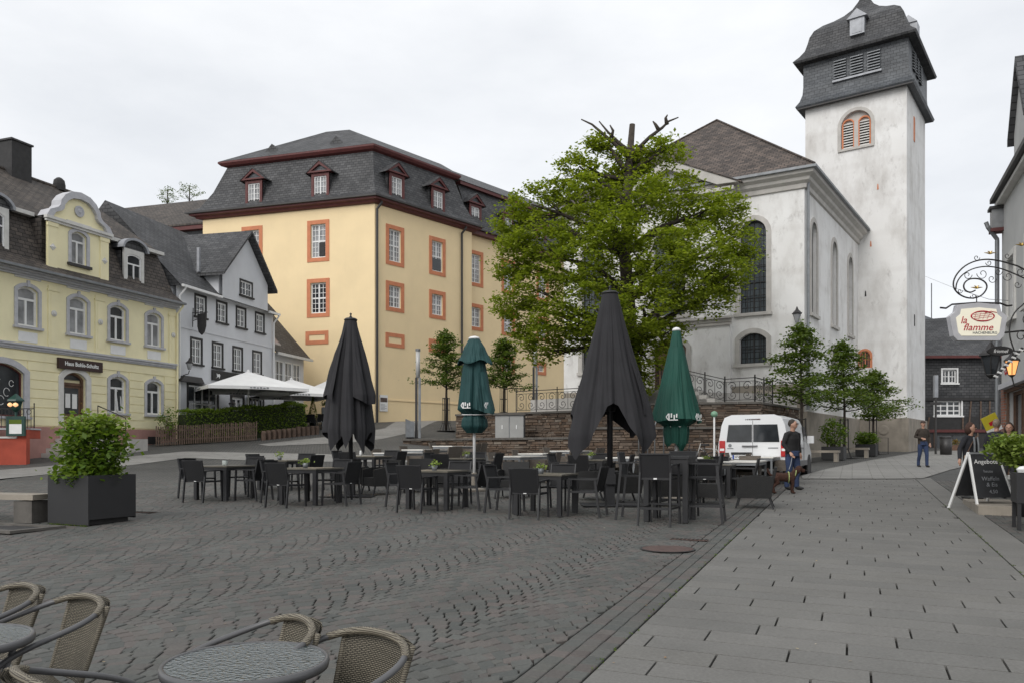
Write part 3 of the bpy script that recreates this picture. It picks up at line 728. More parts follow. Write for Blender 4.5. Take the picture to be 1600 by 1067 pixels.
# jettied gable
gp = [(3.4,9.8),(8.0,9.8),(8.0,11.3),(5.7,13.7),(3.4,11.3)]
m = MB(); 
m.prism([(3.4,9.8),(4.6,9.8),(4.6,10.0),(3.4,10.0)], -.35, -.3)
m = MB(); wall(m, 3.4, 8.0, 9.78, 11.3, [(5.7, 10.25, 1.15, .8, 0)], y=-.35); m.prism([(3.4,11.3),(8.0,11.3),(5.7,13.7)], -.35, 4); m.box(3.4, 8.0, -.12, 4, 9.78, 11.3)
g2 = m.build('front_gable', M['inn_white'], H2)
window(H2, 5.7, 10.25, 1.15, .8, 0, sw=.09, proud=.03, trim='black_wood', pane='glass', nx=2, nz=2, fw=.07, bars=.03, sill='black_wood', rec=.06, y=-.35)
m = MB()
for sx in (-1, 1):
    a = (5.7, 13.95); c = (5.7+sx*2.75, 11.05)
    pts = [(a[0], -.75, a[1]), (c[0], -.75, c[1]), (c[0], 4.2, c[1]), (a[0], 4.2, a[1])]
    m.slab(pts if sx > 0 else pts[::-1], .16)
m.build('gable_roof', M['slate'], g2)
m = MB(); rq(m, (-.1,-.35,9.75),(9.3,-.35,9.75),(9.3,4.1,14.3),(-.1,4.1,14.3)); rq(m, (-.1,4.1,14.3),(9.3,4.1,14.3),(9.3,8.2,9.75),(-.1,8.2,9.75))
rq(m, (9.29,-.3,9.75),(9.29,8.2,9.75),(9.29,4.1,14.3)); rq(m, (-.09,-.3,9.75),(-.09,4.1,14.3),(-.09,8.2,9.75))
m.build('roof', M['slate'], H2)
MB().box(2.86,2.98,.7,.85,11.1,12.4).build('lead_flashing', M['lead'], g2)
MB().box(-.05, 3.3, -.46, -.34, 9.7, 9.82).box(8.1, 9.3, -.46, -.34, 9.7, 9.82).build('gutter', M['white_paint'], H2)
downpipe(H2, .1, 2, 9.7, 'white_paint', .05, -.12, .3); downpipe(H2, 9.1, 2, 9.7, 'white_paint', .05, -.12, .3)
sg = MB().box(-1.3,1.3,-.1,-.02,0,.55).build('name_board', M['black_wood'], H2, loc=(4.2,0,5.3))
MB().prism([(-1.0,.12),(-.9,.2),(-.95,.4),(-.85,.33),(-.7,.38),(-.62,.3),(-.7,.12),(-.76,.22),(-.86,.2)], -.11, -.10).build('horse_emblem', M['white_paint'], sg)
# hanging inn sign
m = MB(); m.tube([(0,0,.0),(0,-.9,.0)], .02, 6); m.tube([(0,0,-.8),(0,-.05,.25)], .02, 6); m.tube([(0,-.05,-.4),(0,-.4,-.3),(0,-.75,-.02)], .018, 6)
m.tube([(0,-.5+.14*math.cos(a),.14+.12*math.sin(a)) for a in np.linspace(0,5.2,14)], .014, 5)
hs = m.build('sign_bracket', M['iron'], H2, loc=(1.3,0,8.6))
pts = [(-.34,-.05),(.34,-.05),(.34,-.7),(.22,-1.0),(0,-1.15),(-.22,-1.0),(-.34,-.7)]
m = MB(); m.prism(pts, -.03, .03); so = m.build('sign_shield', M['black_wood'], hs, loc=(0,-.55,0)); so.rotation_euler = (0,0,PI/2-.35); MB().lathe([(.15,0),(.15,.008)],16,M=Matrix.Rotation(PI/2,4,'X')@Matrix.Diagonal((1.3,.8,1,1))).build('oval_emblem', M['white_paint'], so, loc=(0,-.031,-.86)); MB().prism([(-.12,-.32),(-.05,-.24),(-.08,-.14),(.02,-.2),(.12,-.17),(.14,-.26),(.08,-.34),(.0,-.28)], -.036,-.031).build('horse_emblem', M['white_paint'], so); text_obj('lettering', 'ROSS', .13, M['white_paint'], so, (0,-.034,-.52), depth=.002)
# carriage lamp
def wall_lamp(parent, loc, s=1.0, glow=None):
    m = MB(); m.tube([(0,0,0),(0,-.25*s,.05*s),(0,-.3*s,.2*s)], .018*s, 6); o = m.build('wall_lantern', M['iron'], parent, loc=loc)
    MB().lathe([(.06*s,.22*s),(.13*s,.48*s)], 6, cap=True).build('lantern_glass', glow or M['glass_light'], o, loc=(0,-.3*s,0))
    MB().lathe([(.15*s,.48*s),(.16*s,.51*s),(.05*s,.62*s),(.015*s,.72*s)], 6).build('lantern_cap', M['iron'], o, loc=(0,-.3*s,0)); return o
wall_lamp(H2, (.55,0,5.35), 1.2); wall_lamp(H2, (4.3,0,3.5), 1.2)
# lean-to annex
m = MB(); wall(m, 9.25, 13.2, 1.6, 7.55, [(10.15,5.4,1.0,1.7,0),(11.25,5.4,.9,1.7,0),(12.3,5.4,.9,1.7,0)], y=.1); m.box(9.25,13.2,.35,4,1.6,7.5); ax = m.build('annex_wall', M['inn_white'], H2)
for x in (10.15,11.25,12.3): window(H2, x, 5.4, 1.0 if x < 11 else .9, 1.7, 0, sw=0, frame='white_paint', pane='glass_warm' if False else 'glass', nx=2, nz=2, fw=.08, bars=.03, sill=None, rec=.05, y=.1)
m = MB(); m.slab([(9.22,-.3,7.5),(13.5,-.3,7.5),(13.5,2.8,10.9),(9.22,2.8,10.9)], .12); m.build('annex_roof', M['slate'], H2)
MB().box(9.22,13.55,-.42,-.31,7.36,7.52).build('annex_gutter', M['light_trim'], H2)
m = MB(); m.slab([(9.7,.2,8.1),(10.5,.2,8.1),(10.5,1.2,9.2),(9.7,1.2,9.2)], .06); m.build('roof_light', M['glass_light'], H2)
# ================================================================ frame merging and polygons
def wm(o): return Matrix.Translation(o.location) @ Matrix.Rotation(o.rotation_euler.z, 4, 'Z')
def tmp_frame(ox, oy, dx, dy, z=0):
    o = bpy.data.objects.new('tmp', None); C.objects.link(o); o.location = (ox, oy, z); o.rotation_euler = (0, 0, math.atan2(dy, dx)); return o
def merge(tmp, root):
    R = wm(root).inverted() @ wm(tmp)
    for ch in list(tmp.children):
        b = Matrix.LocRotScale(ch.location, ch.rotation_euler, ch.scale); ch.parent = root; ch.matrix_basis = R @ b
    bpy.data.objects.remove(tmp)
def w2l(root, p): return wm(root).inverted() @ Vector(p)
def offpoly(P, d):      # convex ccw polygon, outward offset d (list per edge allowed)
    n = len(P); ds = d if isinstance(d, (list, tuple)) else [d]*n; L = []
    for i in range(n):
        a, c = Vector(P[i]), Vector(P[(i+1) % n]); e = (c-a).normalized(); nn = Vector((e.y, -e.x)); L.append((a+nn*ds[i], e))
    out = []
    for i in range(n):
        p, e = L[i-1]; q, f = L[i]; den = e.x*f.y-e.y*f.x; t = ((q.x-p.x)*f.y-(q.y-p.y)*f.x)/den; out.append(p+e*t)
    return out
def ring_faces(root, name, mat, prof, P, parent=None, smooth=False, cap=False):
    """sweep closed footprint P through (offset, z) profile; world coords to root-local"""
    m = MB(); rings = [[w2l(root, (q.x, q.y, z)) for q in offpoly(P, o)] for o, z in prof]; n = len(P)
    for a, c in zip(rings, rings[1:]):
        for i in range(n): j = (i+1) % n; m.poly([a[i], a[j], c[j], c[i]])
    if cap: m.poly(rings[-1])
    return m.build(name, M[mat] if isinstance(mat, str) else mat, parent or root, smooth)
# ================================================================ YELLOW CASTLE
KC = Vector((-9.2, 54)); dL = Vector((.957, -.2903)); dR = Vector((.6468, .7627))
K = frame_root('castle_wing', 'large yellow castle wing with orange window frames and dark slate mansard roof', 'castle', KC.x, KC.y, *dL)
ZB = 2.2; ZE = 18.1
def castle_window(par, x, z, w, h, nz, y=0.0, op=None):
    return window(par, x, z, w, h, 0, sw=.27, proud=.04, trim='orange_trim', pane=op or 'glass_light', nx=2, nz=nz, tr=.5 if nz > 3 else None, fw=.09, bars=.035, sill=None, rec=.14, ringbot=True, y=y)
def blank_panel(par, x, z, w, h, y=0.0):
    m = MB(); m.ring([(-w/2+.26,.26),(-w/2+.26,h-.26),(w/2-.26,h-.26),(w/2-.26,.26),(-w/2+.26,.26)], [(-w/2,0),(-w/2,h),(w/2,h),(w/2,0),(-w/2,0)], -.04, .02); m.build('blank_panel_frame', M['orange_trim'], par, loc=(x, y, z))
XL = -13.6
ops = [(-9.5, 14.65, 1.15, 2.3, 0), (-4.25, 14.65, 1.15, 2.3, 0), (-4.25, 10.85, 1.2, 2.1, 0), (-9.5, 10.85, 1.2, 2.1, 0)]
m = MB(); wall(m, XL, 0, ZB, ZE, ops); m.poly([(XL,0,ZB),(XL,12,ZB),(XL,12,ZE),(XL,0,ZE)]); m.box(XL+.01, -.6, .4, 1.0, ZB, ZE)
m.build('wall', M['castle_yellow'], K)
castle_window(K, -9.5, 14.65, 1.15, 2.3, 6); wo = castle_window(K, -4.25, 14.65, 1.15, 2.3, 6)
MB().box(.02, .46, .07, .10, .12, 1.05).build('open_gap', M['black_wood'], wo)
castle_window(K, -4.25, 10.85, 1.2, 2.1, 6, op='glass'); castle_window(K, -9.5, 10.85, 1.2, 2.1, 6)
blank_panel(K, -4.35, 8.75, 1.75, .9)
def ped_dormer(par, x, z, y0, w=.95, h=1.45):
    d = MB(); d.box(x-w/2-.2, x+w/2+.2, y0+.22, y0+2.6, z-.1, z+h+.25); o = d.build('dormer', M['slate'], par)
    window(o, x, z, w, h, 0, sw=.2, proud=.05, trim='red_wood', pane='glass_light', nx=2, nz=4, fw=.07, bars=.03, sill='red_wood', rec=.05, y=y0+.03)
    hw = w/2+.5; tri = [(x-hw, z+h+.22), (x+hw, z+h+.22), (x, z+h+1.0)]
    MB().prism([(x-hw+.15, z+h+.25), (x+hw-.15, z+h+.25), (x, z+h+.86)], y0+.0, y0+.2).build('tympanum', M['slate_blue'], o)
    MB().ring(([(x-hw+.32, z+h+.33), (x, z+h+.76), (x+hw-.32, z+h+.33), (x-hw+.32, z+h+.33)]), ([tri[0], tri[2], tri[1], tri[0]]), y0-.16, y0+.25).build('pediment', M['red_wood'], o)
    r = MB()
    for s_ in (-1, 1):
        p = [(x, y0-.2, z+h+1.06), (x+s_*(hw+.06), y0-.2, z+h+.24), (x+s_*(hw+.25), y0+2.0, z+h+.24), (x, y0+3.0, z+h+1.06)]
        r.slab(p if s_ < 0 else p[::-1], .06)
    r.build('dormer_roof', M['slate'], o)
for x in (-9.3, -4.05): ped_dormer(K, x, 18.75, -.1)
# right face, section 1 and the set-back section 2
T = tmp_frame(KC.x, KC.y, *dR)
ops = [(1.8, 14.4, 1.1, 2.2, 0), (5.85, 14.4, 1.1, 2.2, 0), (1.8, 11.25, 1.1, 1.5, 0), (5.85, 11.25, 1.1, 1.5, 0)]
m = MB(); wall(m, 0, 9.5, ZB, ZE, ops); m.poly([(9.5,0,ZB),(9.5,.55,ZB),(9.5,.55,ZE),(9.5,0,ZE)]); m.box(.6, 9.4, .4, 1, ZB, ZE); m.build('wall', M['castle_yellow'], T)
castle_window(T, 1.8, 14.4, 1.1, 2.2, 6); wo = castle_window(T, 5.85, 14.4, 1.1, 2.2, 6); MB().box(-.45, .44, .07, .10, .12, .95).build('open_gap', M['glass'], wo)
castle_window(T, 1.8, 11.25, 1.1, 1.5, 4); castle_window(T, 5.85, 11.25, 1.1, 1.5, 4)
blank_panel(T, 1.8, 8.55, 1.7, .95); blank_panel(T, 5.85, 8.55, 1.7, .95)
ops2 = [(10.55, 14.4, 1.1, 2.2, 0), (14.4, 14.4, 1.1, 2.2, 0), (18.9, 14.4, 1.1, 2.2, 0), (10.55, 11.0, 1.1, 1.5, 0), (14.4, 11.0, 1.1, 1.5, 0), (18.9, 11.0, 1.1, 1.5, 0), (18.7, 8.15, .8, .55, 0), (14.4, 7.9, 1.0, .9, 0)]
m = MB(); wall(m, 9.5, 26, ZB, ZE, ops2, y=.55); m.box(9.6, 26, .95, 1.5, ZB, ZE); m.build('wall', M['castle_yellow'], T)
for i, (x, z, w, h, r) in enumerate(ops2): castle_window(T, x, z, w, h, 6 if h > 2 else (4 if h > 1 else 2), y=.55, op='glass' if i > 5 else None)
for x in (1.9, 5.85): ped_dormer(T, x, 18.75, -.1)
for x in (10.4, 14.3, 18.6): ped_dormer(T, x, 18.75, .45)
downpipe(T, .12, 3.2, 18.1, 'gutter', .08, -.12, .5); downpipe(T, 8.3, 3.8, 18.1, 'gutter', .08, -.12, .5)
MB().box(0, 9.5, -.045, .01, 4.9, 5.0).build('plinth_ledge', M['castle_yellow'], T)
ib = MB().box(-.35, .35, -.06, -.02, 0, 1.1).build('information_board', M['white_paint'], T, loc=(.75, 0, 4.15))
MB().box(-.30,.30,-.066,-.06,.62,.92).build('board_photo', plain('board_photo',(.09,.06,.05),.6,.5,12), ib)
for i in range(5): MB().box(-.28,.1+.16*(i%2),-.066,-.06,.1+.085*i,.13+.085*i).build('board_text_line', M['lead'], ib)
# section 2 roof in the right-face frame
m = MB(); rq(m, (9.5,.1,18.45),(26,.1,18.45),(26,1.5,22.0),(9.5,1.5,22.0)); m.build('mansard', M['slate'], T)
MB().box(9.51,26,.12,.6,18.02,18.43).build('eave_cornice', M['red_wood'], T); MB().box(9.51,26,1.2,1.7,21.95,22.2).build('upper_cornice', M['red_wood'], T)
m = MB(); rq(m, (9.5,1.15,22.22),(26,1.15,22.22),(26,6.3,25.2),(9.5,6.3,25.2)); rq(m, (9.5,6.3,25.2),(26,6.3,25.2),(26,12,22),(9.5,12,22)); m.build('roof', M['slate'], T)
MB().box(9.5,26,-.02,.1,18.36,18.48).build('gutter', M['gutter'], T)
merge(T, K)
# main block roof
Apt = KC+dL*XL; Cpt = KC+dR*9.5
Pk = [Apt, KC, Cpt, Cpt-dL*12+dR*2]
ring_faces(K, 'eave_cornice', 'red_wood', [(.02,17.98),(.22,18.04),(.28,18.16),(.46,18.22),(.48,18.37),(.02,18.45)], Pk)
ring_faces(K, 'gutter', 'gutter', [(.5,18.34),(.62,18.36),(.62,18.48),(.5,18.49)], Pk)
ring_faces(K, 'mansard', 'slate', [(.52,18.47),(.1,18.85),(-.35,20.0),(-.85,21.95)], Pk)
ring_faces(K, 'upper_cornice', 'red_wood', [(-.84,21.85),(-.62,21.95),(-.5,22.12),(-.5,22.24),(-.8,22.27)], Pk)
up = [w2l(K, (q.x, q.y, 22.26)) for q in offpoly(Pk, -.52)]
R1 = Vector((-12.1, 60, 25.3)); R2 = Vector((-13.9, 60.4, 25.3)); R3 = R1+Vector((dR.x, dR.y, 0))*9.5
r1, r2, r3 = (w2l(K, r) for r in (R1, R2, R3))
m = MB(); m.poly([up[0], up[1], r1, r2]); m.poly([up[1], up[2], r3, r1]); m.poly([up[3], up[0], r2]); m.poly([up[2], up[3], r2, r1, r3]); m.build('roof', M['slate'], K)
for t_ in (.3, .72):
    q = up[0].lerp(up[1], t_)+Vector((0, 1.2, .75)); MB().prism([(-.55,0),(.55,0),(0,.55)], -.1, 1.2).build('roof_vent', M['slate'], K, loc=q)
# rear slate-hung wing on the left
m = MB(); m.poly([(-34,1.8,6),(XL+.02,1.8,6),(XL+.02,1.8,18.2),(-34,1.8,18.2)]); m.build('rear_wall', M['slate_blue'], K)
m = MB(); m.slab([(-34,1.3,18.3),(XL+.3,1.3,18.3),(XL+.6,7,22.0),(-34,7,22.0)], .15); m.build('rear_roof', M['slate_brown'], K)
MB().box(-34,XL,1.35,1.8,17.85,18.2).build('rear_cornice', M['red_wood'], K)

# ================================================================ CHURCH
C0 = Vector((14.07, 38.8)); dF = Vector((.857, -.515)).normalized(); dS = Vector((.556, .831)).normalized()
CHR = frame_root('church', 'white rendered church with hipped slate roof and tall square tower with slate bell cap', 'church', C0.x, C0.y, *dF)
def church_window(par, x, z, w, h, rise, y=0.0, lead='glass_lead'):
    return window(par, x, z, w, h, rise, sw=.24, proud=.05, trim='church_trim', frame='black_wood', pane=lead, nx=2, nz=max(2, int(h/.75)), fw=.05, bars=.03, sill='church_trim', rec=.22, y=y, sillw=.16)
ops = [(-2.45, 8.35, 1.3, 4.6, .65), (-2.45, 5.85, 1.3, 1.5, .3), (-11.2, 8.35, 1.3, 4.6, .65), (-11.2, 5.85, 1.3, 1.5, .3)]
m = MB(); wall(m, -3.5, 0, 3.4, 14.5, ops[:2], t=.35); wall(m, -13, -9.8, 3.4, 14.5, ops[2:], t=.35)
rops = [(-6.65, 8.5, 1.7, 4.6, .85), (-6.65, 4.3, 1.8, 3.0, .5)]
wall(m, -9.8, -3.5, 3.4, 14.5, rops, t=.4, y=-.35)
m.poly([(-3.5,-.35,3.4),(-3.5,0,3.4),(-3.5,0,14.5),(-3.5,-.35,14.5)]); m.poly([(-9.8,-.35,3.4),(-9.8,0,3.4),(-9.8,0,14.5),(-9.8,-.35,14.5)])
m.poly([(-13,0,3.4),(-13,14,3.4),(-13,14,14.5),(-13,0,14.5)])
m.box(-12.9,-.5,.5,.9,3.4,14.5)
m.build('nave_wall', M['white_stucco'], CHR)
for o_ in ops: church_window(CHR, *o_)
church_window(CHR, -6.65, 8.5, 1.7, 4.6, .85, y=-.35)
pd_ = window(CHR, -6.65, 4.3, 1.8, 3.0, .5, sw=.25, proud=.06, trim='church_trim', frame='brown_wood', pane='brown_wood', nx=2, nz=1, fw=.1, bars=0, sill=None, rec=.3, y=-.35, kind='portal')
MB().box(-9.85,-3.4,-.5,-.34,7.95,8.1).box(-9.9,-3.35,-.62,-.34,8.102,8.22).box(-9.85,-3.4,-.45,-.34,7.8,7.948).build('belt_moulding', M['church_trim'], CHR)
MB().box(-3.48,0,-.05,.01,3.4,4.75).box(-13,-9.82,-.05,.01,3.4,4.75).build('plinth', M['concrete'], CHR)
# pediment over the projecting bay
m = MB(); m.prism([(-9.8,14.6),(-3.5,14.6),(-6.65,16.15)], -.35, .6); pe = m.build('pediment', M['white_stucco'], CHR)
MB().ring([(-9.3,14.75),(-6.65,16.0),(-4.0,14.75)], [(-10.35,14.72),(-6.65,16.5),(-2.95,14.72)], -.85, .3).build('raking_cornice', M['church_trim'], pe)
m = MB()
for s_ in (-1, 1):
    p = [(-6.65,-.9,16.55),(-6.65+s_*3.85,-.9,14.72),(-6.65+s_*3.85,3,14.9),(-6.65,3,16.7)]; m.slab(p if s_ < 0 else p[::-1], .06)
m.build('pediment_roof', M['slate_church'], pe)
MB().box(-10.1,-3.2,-.78,-.34,14.42,14.6).box(-10.0,-3.3,-.6,-.34,14.25,14.418).build('pediment_base', M['church_trim'], pe)
# side wall
T = tmp_frame(C0.x, C0.y, *dS)
sops = [(1.85, 8.3, 1.15, 4.6, .57), (6.4, 8.3, 1.15, 4.6, .57), (10.6, 8.3, 1.15, 4.6, .57), (6.4, 5.6, 1.1, 1.5, .3)]
m = MB(); wall(m, 0, 16, 3.4, 14.5, sops, t=.4); m.box(.5,16,.5,.9,3.4,14.5); m.build('nave_wall', M['white_stucco'], T)
for o_ in sops: church_window(T, *o_)
MB().box(0,13,-.14,.4,.6,3.42).build('plinth', M['concrete'], T)
for zz, pr in ((14.0,.12),(14.25,.3),(14.5,.5)): pass
downpipe(T, .12, 3.5, 14.4, 'zinc', .075, -.14, .0)
merge(T, CHR)
FRc, FLc = C0, C0-dF*13
Pc = [FLc, FRc, FRc+dS*14, FLc+dS*14]
ring_faces(CHR, 'cornice', 'church_trim', [(.0,14.1),(.1,14.14),(.12,14.34),(.28,14.46),(.32,14.6),(.52,14.72),(.56,14.9),(.0,14.92)], Pc)
ring_faces(CHR, 'gutter', 'zinc', [(.56,14.86),(.7,14.88),(.7,15.0),(.56,15.01)], Pc)
ev = [w2l(CHR, (q.x, q.y, 15.0)) for q in offpoly(Pc, .62)]
a1 = w2l(CHR, (12.06, 47.5, 20.9)); a2 = a1+(w2l(CHR, (C0.x+dS.x*3, C0.y+dS.y*3, 0))-w2l(CHR, (C0.x, C0.y, 0)))
m = MB(); m.poly([ev[0], ev[1], a1]); m.poly([ev[1], ev[2], a2, a1]); m.poly([ev[2], ev[3], a2]); m.poly([ev[3], ev[0], a1, a2]); rf = m.build('nave_roof', M['slate_church'], CHR)
MB().tube([a1+Vector((0,0,.05)), ev[1].lerp(a1, .0)+Vector((0,0,.05))], .05, 6).tube([a1+Vector((0,0,.05)), ev[0]+Vector((0,0,.05))], .05, 6).build('hip_ridge', M['slate_church'], rf)
q = ev[1].lerp(a1, .35)+Vector((-2.2,.2,-.55)); MB().box(-.35,.35,-.3,.3,0,.25).build('roof_hatch', M['lead'], rf, loc=q)
# tower
TT = tmp_frame(23.5, 48, .811, -.585); TX = -5.9; TY = 6.4
tops = [(-2.85, 20.15, 1.75, 2.25, .875), (-2.35, 6.55, .62, 1.05, .31)]
m = MB(); wall(m, TX, 0, 3.3, 23.25, tops, t=.45)
m.poly([(0,0,3.3),(0,TY,3.3),(0,TY,23.25),(0,0,23.25)]); m.poly([(TX,0,3.3),(TX,TY,3.3),(TX,TY,23.25),(TX,0,23.25)][::-1]); m.poly([(TX,TY,3.3),(0,TY,3.3),(0,TY,23.25),(TX,TY,23.25)]); m.box(TX+.6,-.6,.6,1,3.3,23)
tw = m.build('tower_wall', M['white_stucco'], TT)
def louvre(par, x, z, w, h, y, slat='lead', n=9, rise=0, name='louvre'):
    m = MB(); m.box(x-w/2, x+w/2, y+.16, y+.2, z, z+h); o = m.build(name, M['black_wood'], par)
    s = MB()
    for i in range(n):
        zz = z+h*(i+.25)/n; s.hexa([(x-w/2,y-.02,zz),(x+w/2,y-.02,zz),(x+w/2,y+.14,zz+.1),(x-w/2,y+.14,zz+.1)], [(x-w/2,y-.02,zz+.05),(x+w/2,y-.02,zz+.05),(x+w/2,y+.14,zz+.15),(x-w/2,y+.14,zz+.15)])
    s.build('slats', M[slat], o); return o
m = MB(); m.ring(arc_outline(1.75, 2.25, .875, -.0), arc_outline(1.75, 2.25, .875, .2), -.05, .02); m.box(-.12,.12,.05,.3,0,1.6); m.box(-1.05,1.05,-.1,.1,-.14,-.001)
m.prism([(-.9,1.55)]+[(.86*math.cos(a), 1.375+.86*math.sin(a)) for a in np.linspace(PI, 0, 11)]+[(.9,1.55)], .22, .26)
bw_ = m.build('belfry_surround', M['church_trim'], TT, loc=(-2.85, 0, 20.15))
for sx in (-.47, .47):
    louvre(bw_, sx, .02, .6, 1.62, .12, 'light_trim', 10)
    MB().ring(arc_outline(.62, 1.8, .3, -.02), arc_outline(.62, 1.8, .3, .06), .06, .25).build('arch_frame', M['orange_trim'], bw_, loc=(sx, 0, 0))
window(TT, -2.35, 6.55, .62, 1.05, .31, sw=.13, proud=.03, trim='orange_trim', frame='orange_trim', pane='glass', nx=2, nz=2, fw=.06, bars=.03, sill=None, rec=.2)
for x, z in ((-4.9, 18.5), (-1.6, 17.3), (-2.0, 13.9), (-2.3, 10.9), (-3.4, 9.8)): MB().prism([(x-.05,z),(x+.05,z),(x+.03,z+.3),(x-.02,z+.36)], -.02, .02).build('beam_hole', M['orange_trim'] if z > 11 else M['black_wood'], TT)
MB().box(-.02,.03,2.2,2.6,20.6,22.1).build('slit_window', M['orange_trim'], TT); MB().box(-.02,.03,2.4,2.6,9.2,9.9).build('slit_window', M['black_wood'], TT)
MB().box(TX+2.0,.12,-.12,TY+.1,.6,3.45).build('tower_plinth', M['concrete'], TT)
MB().lathe([(.3,0),(.3,.03),(.24,.05)],16,M=Matrix.Rotation(PI/2,4,'X')).build('plinth_disc', M['concrete'], TT, loc=(-1.25,-.12,2.75))
def sq(mb, prof):
    rg = [[(TX-e,-e,z),(e,-e,z),(e,TY+e,z),(TX-e,TY+e,z)] for e, z in prof]
    for a, c in zip(rg, rg[1:]):
        for i in range(4): j = (i+1) % 4; mb.poly([a[i], a[j], c[j], c[i]])
    mb.poly(rg[-1])
m = MB(); sq(m, [(0,23.2),(.42,23.15),(.5,23.3),(.28,23.65),(.14,24.1),(.1,24.6),(.1,26.05)]); m.build('belfry_stage', M['slate_blue'], TT)
MB().box(TX-.4,.4,-.44,-.3,23.12,23.24).build('eave_strip', M['gutter'], TT)
m = MB(); sq(m, [(.1,26.0),(.55,26.02),(.62,26.15),(.3,26.5),(.03,26.9),(-.1,27.35),(-.2,27.8),(-.42,28.25),(-.85,28.65),(-1.4,29.0),(-1.9,29.4),(-2.3,29.85),(-2.6,30.4),(-2.75,30.8)]); bc = m.build('bell_roof', M['slate_church'] if False else M['slate'], TT)
MB().lathe([(.14,0),(.2,.15),(.05,.4),(.02,1.2)], 8).build('finial', M['lead'], bc, loc=(TX/2, TY/2, 30.7))
for i in range(3): louvre(TT, -3.75+i*.98, 24.55, .72, 1.2, -.24, 'zinc', 7)
MB().box(-4.2,-1.35,-.26,-.1,24.38,24.5).build('louvre_sill', M['lead'], TT)
for i in range(3):
    o = louvre(TT, 1.6+i*1.1, 24.55, .72, 1.2, -.2, 'zinc', 7); o.rotation_euler = (0,0,PI/2); 
d = MB(); d.box(-.42,.42,-.5,1.2,0,1.0); d.prism([(-.6,1.0),(.6,1.0),(0,1.55)], -.6, 1.3); dm = d.build('tower_dormer', M['lead'], TT, loc=(-2.75, .30, 27.0))
MB().box(-.28,.28,-.52,-.5,.1,.9).build('dormer_shutter', M['lead'], dm)
d = MB(); d.box(-.5,.5,-.42,.42,0,1.0); d.prism([(-.5,1.0),(.5,1.0),(0,1.5)], -.5, .5); d.build('tower_dormer', M['lead'], TT, loc=(-.35, 3.0, 27.1))
merge(TT, CHR)
# lantern on the church corner
T = tmp_frame(C0.x, C0.y, *dF); wall_lamp(T, (-.25, -.02, 7.3), 1.5); merge(T, CHR)

# ================================================================ TERRACE WALLS
def stone_wall(name, label, a, b, zb0, zb1, zt, nsep=100, cap=True, course=.095, th=.5, zt1=None):
    a = Vector(a); b = Vector(b); L = (b-a).length; d = (b-a)/L; zt1 = zt if zt1 is None else zt1
    t = thing(name, label, 'stone wall', (a.x, a.y, 0), math.atan2(d.y, d.x))
    m = MB(); m.hexa([(0,.04,zb0-.4),(L,.04,zb1-.4),(L,th,zb1-.4),(0,th,zb0-.4)], [(0,.04,zt-.05),(L,.04,zt1-.05),(L,th,zt1-.05),(0,th,zt-.05)]); m.build('wall_core', M['mortar'], t)
    pcs = []; z = min(zb0, zb1)-.1; rr = random.Random(len(name)*7+int(L*100))
    while z < max(zt, zt1)-.04:
        h = course*rr.uniform(.65, 1.5); x = rr.uniform(-.2, 0)
        while x < L:
            l = rr.uniform(.14, .56); x0, x1 = max(0, x), min(L, x+l); x += l
            ztop = zt+(zt1-zt)*(x0+x1)/2/L-.05; z1 = min(z+h, ztop)
            if x1-x0 < .08 or z1-z < .04: continue
            pcs.append((x0+.008, x1-.008, z+.008, z1-.006, rr.uniform(-.035, .03)))
        z += h
    def piece(mb, p):
        x0, x1, z0, z1, yy = p; e = .012; j = lambda: rr.uniform(-.012, .012)
        bk = [(x0,.12,z0),(x1,.12,z0),(x1,.12,z1),(x0,.12,z1)]; mid = [(x0+j(),yy+.02,z0+j()*.5),(x1+j(),yy+.02,z0+j()*.5),(x1+j(),yy+.02,z1+j()*.5),(x0+j(),yy+.02,z1+j()*.5)]
        fr = [(q[0]+(e if i in (0,3) else -e), yy+j(), q[2]+(e if i < 2 else -e)) for i, q in enumerate(mid)]
        mb.add(bk+mid+fr, [(0,1,5,4),(1,2,6,5),(2,3,7,6),(3,0,4,7),(4,5,9,8),(5,6,10,9),(6,7,11,10),(7,4,8,11),(8,9,10,11)])
    pcs.sort(key=lambda p: -(p[1]-p[0])*(p[3]-p[2])*(3 if p[3] > zt-1.2 else 1))
    for p in pcs[:nsep]: mb = MB(); piece(mb, p); mb.build('stone', M['stone'], t, uv=False)
    mb = MB()
    for p in pcs[nsep:]: piece(mb, p)
    if pcs[nsep:]: stuff(mb.build('stonework', M['stone'], t, uv=False))
    if cap:
        x = 0
        while x < L:
            l = min(rr.uniform(.7, 1.1), L-x); z0 = zt+(zt1-zt)*x/L; z1_ = zt+(zt1-zt)*(x+l)/L
            MB().hexa([(x+.006,-.07,z0-.05),(x+l-.006,-.07,z1_-.05),(x+l-.006,th,z1_-.05),(x+.006,th,z0-.05)], [(x+.006,-.07,z0+.04),(x+l-.006,-.07,z1_+.04),(x+l-.006,th,z1_+.04),(x+.006,th,z0+.04)]).build('coping_stone', M['cap_stone'], t); x += l
    return t
M['cap_stone'] = plain('dark_coping_stone', (.10,.092,.082), .9, .25, 4, .4, 40)
def gz(p): return G(p[0], p[1])
A1, B1, C1 = (-5.3, 39.0), (2.6, 32.0), (10.0, 31.3)
stone_wall('retaining_wall', 'low brown schist retaining wall behind the pale outdoor tables', A1, B1, 1.6, 1.0, 2.06, 110)
stone_wall('retaining_wall', 'brown schist wall with tubular rails between green umbrella and van', B1, C1, 1.0, .95, 2.45, 150)
A2, B2 = (-2.8, 40.2), (5.2, 34.4)
stone_wall('terrace_wall', 'upper schist wall behind the grey cabinet, under the iron railing', A2, B2, 2.0, 2.0, 3.3, 110)
A3, B3, C3 = (5.3, 34.4), (10.2, 33.0), (13.6, 38.2)
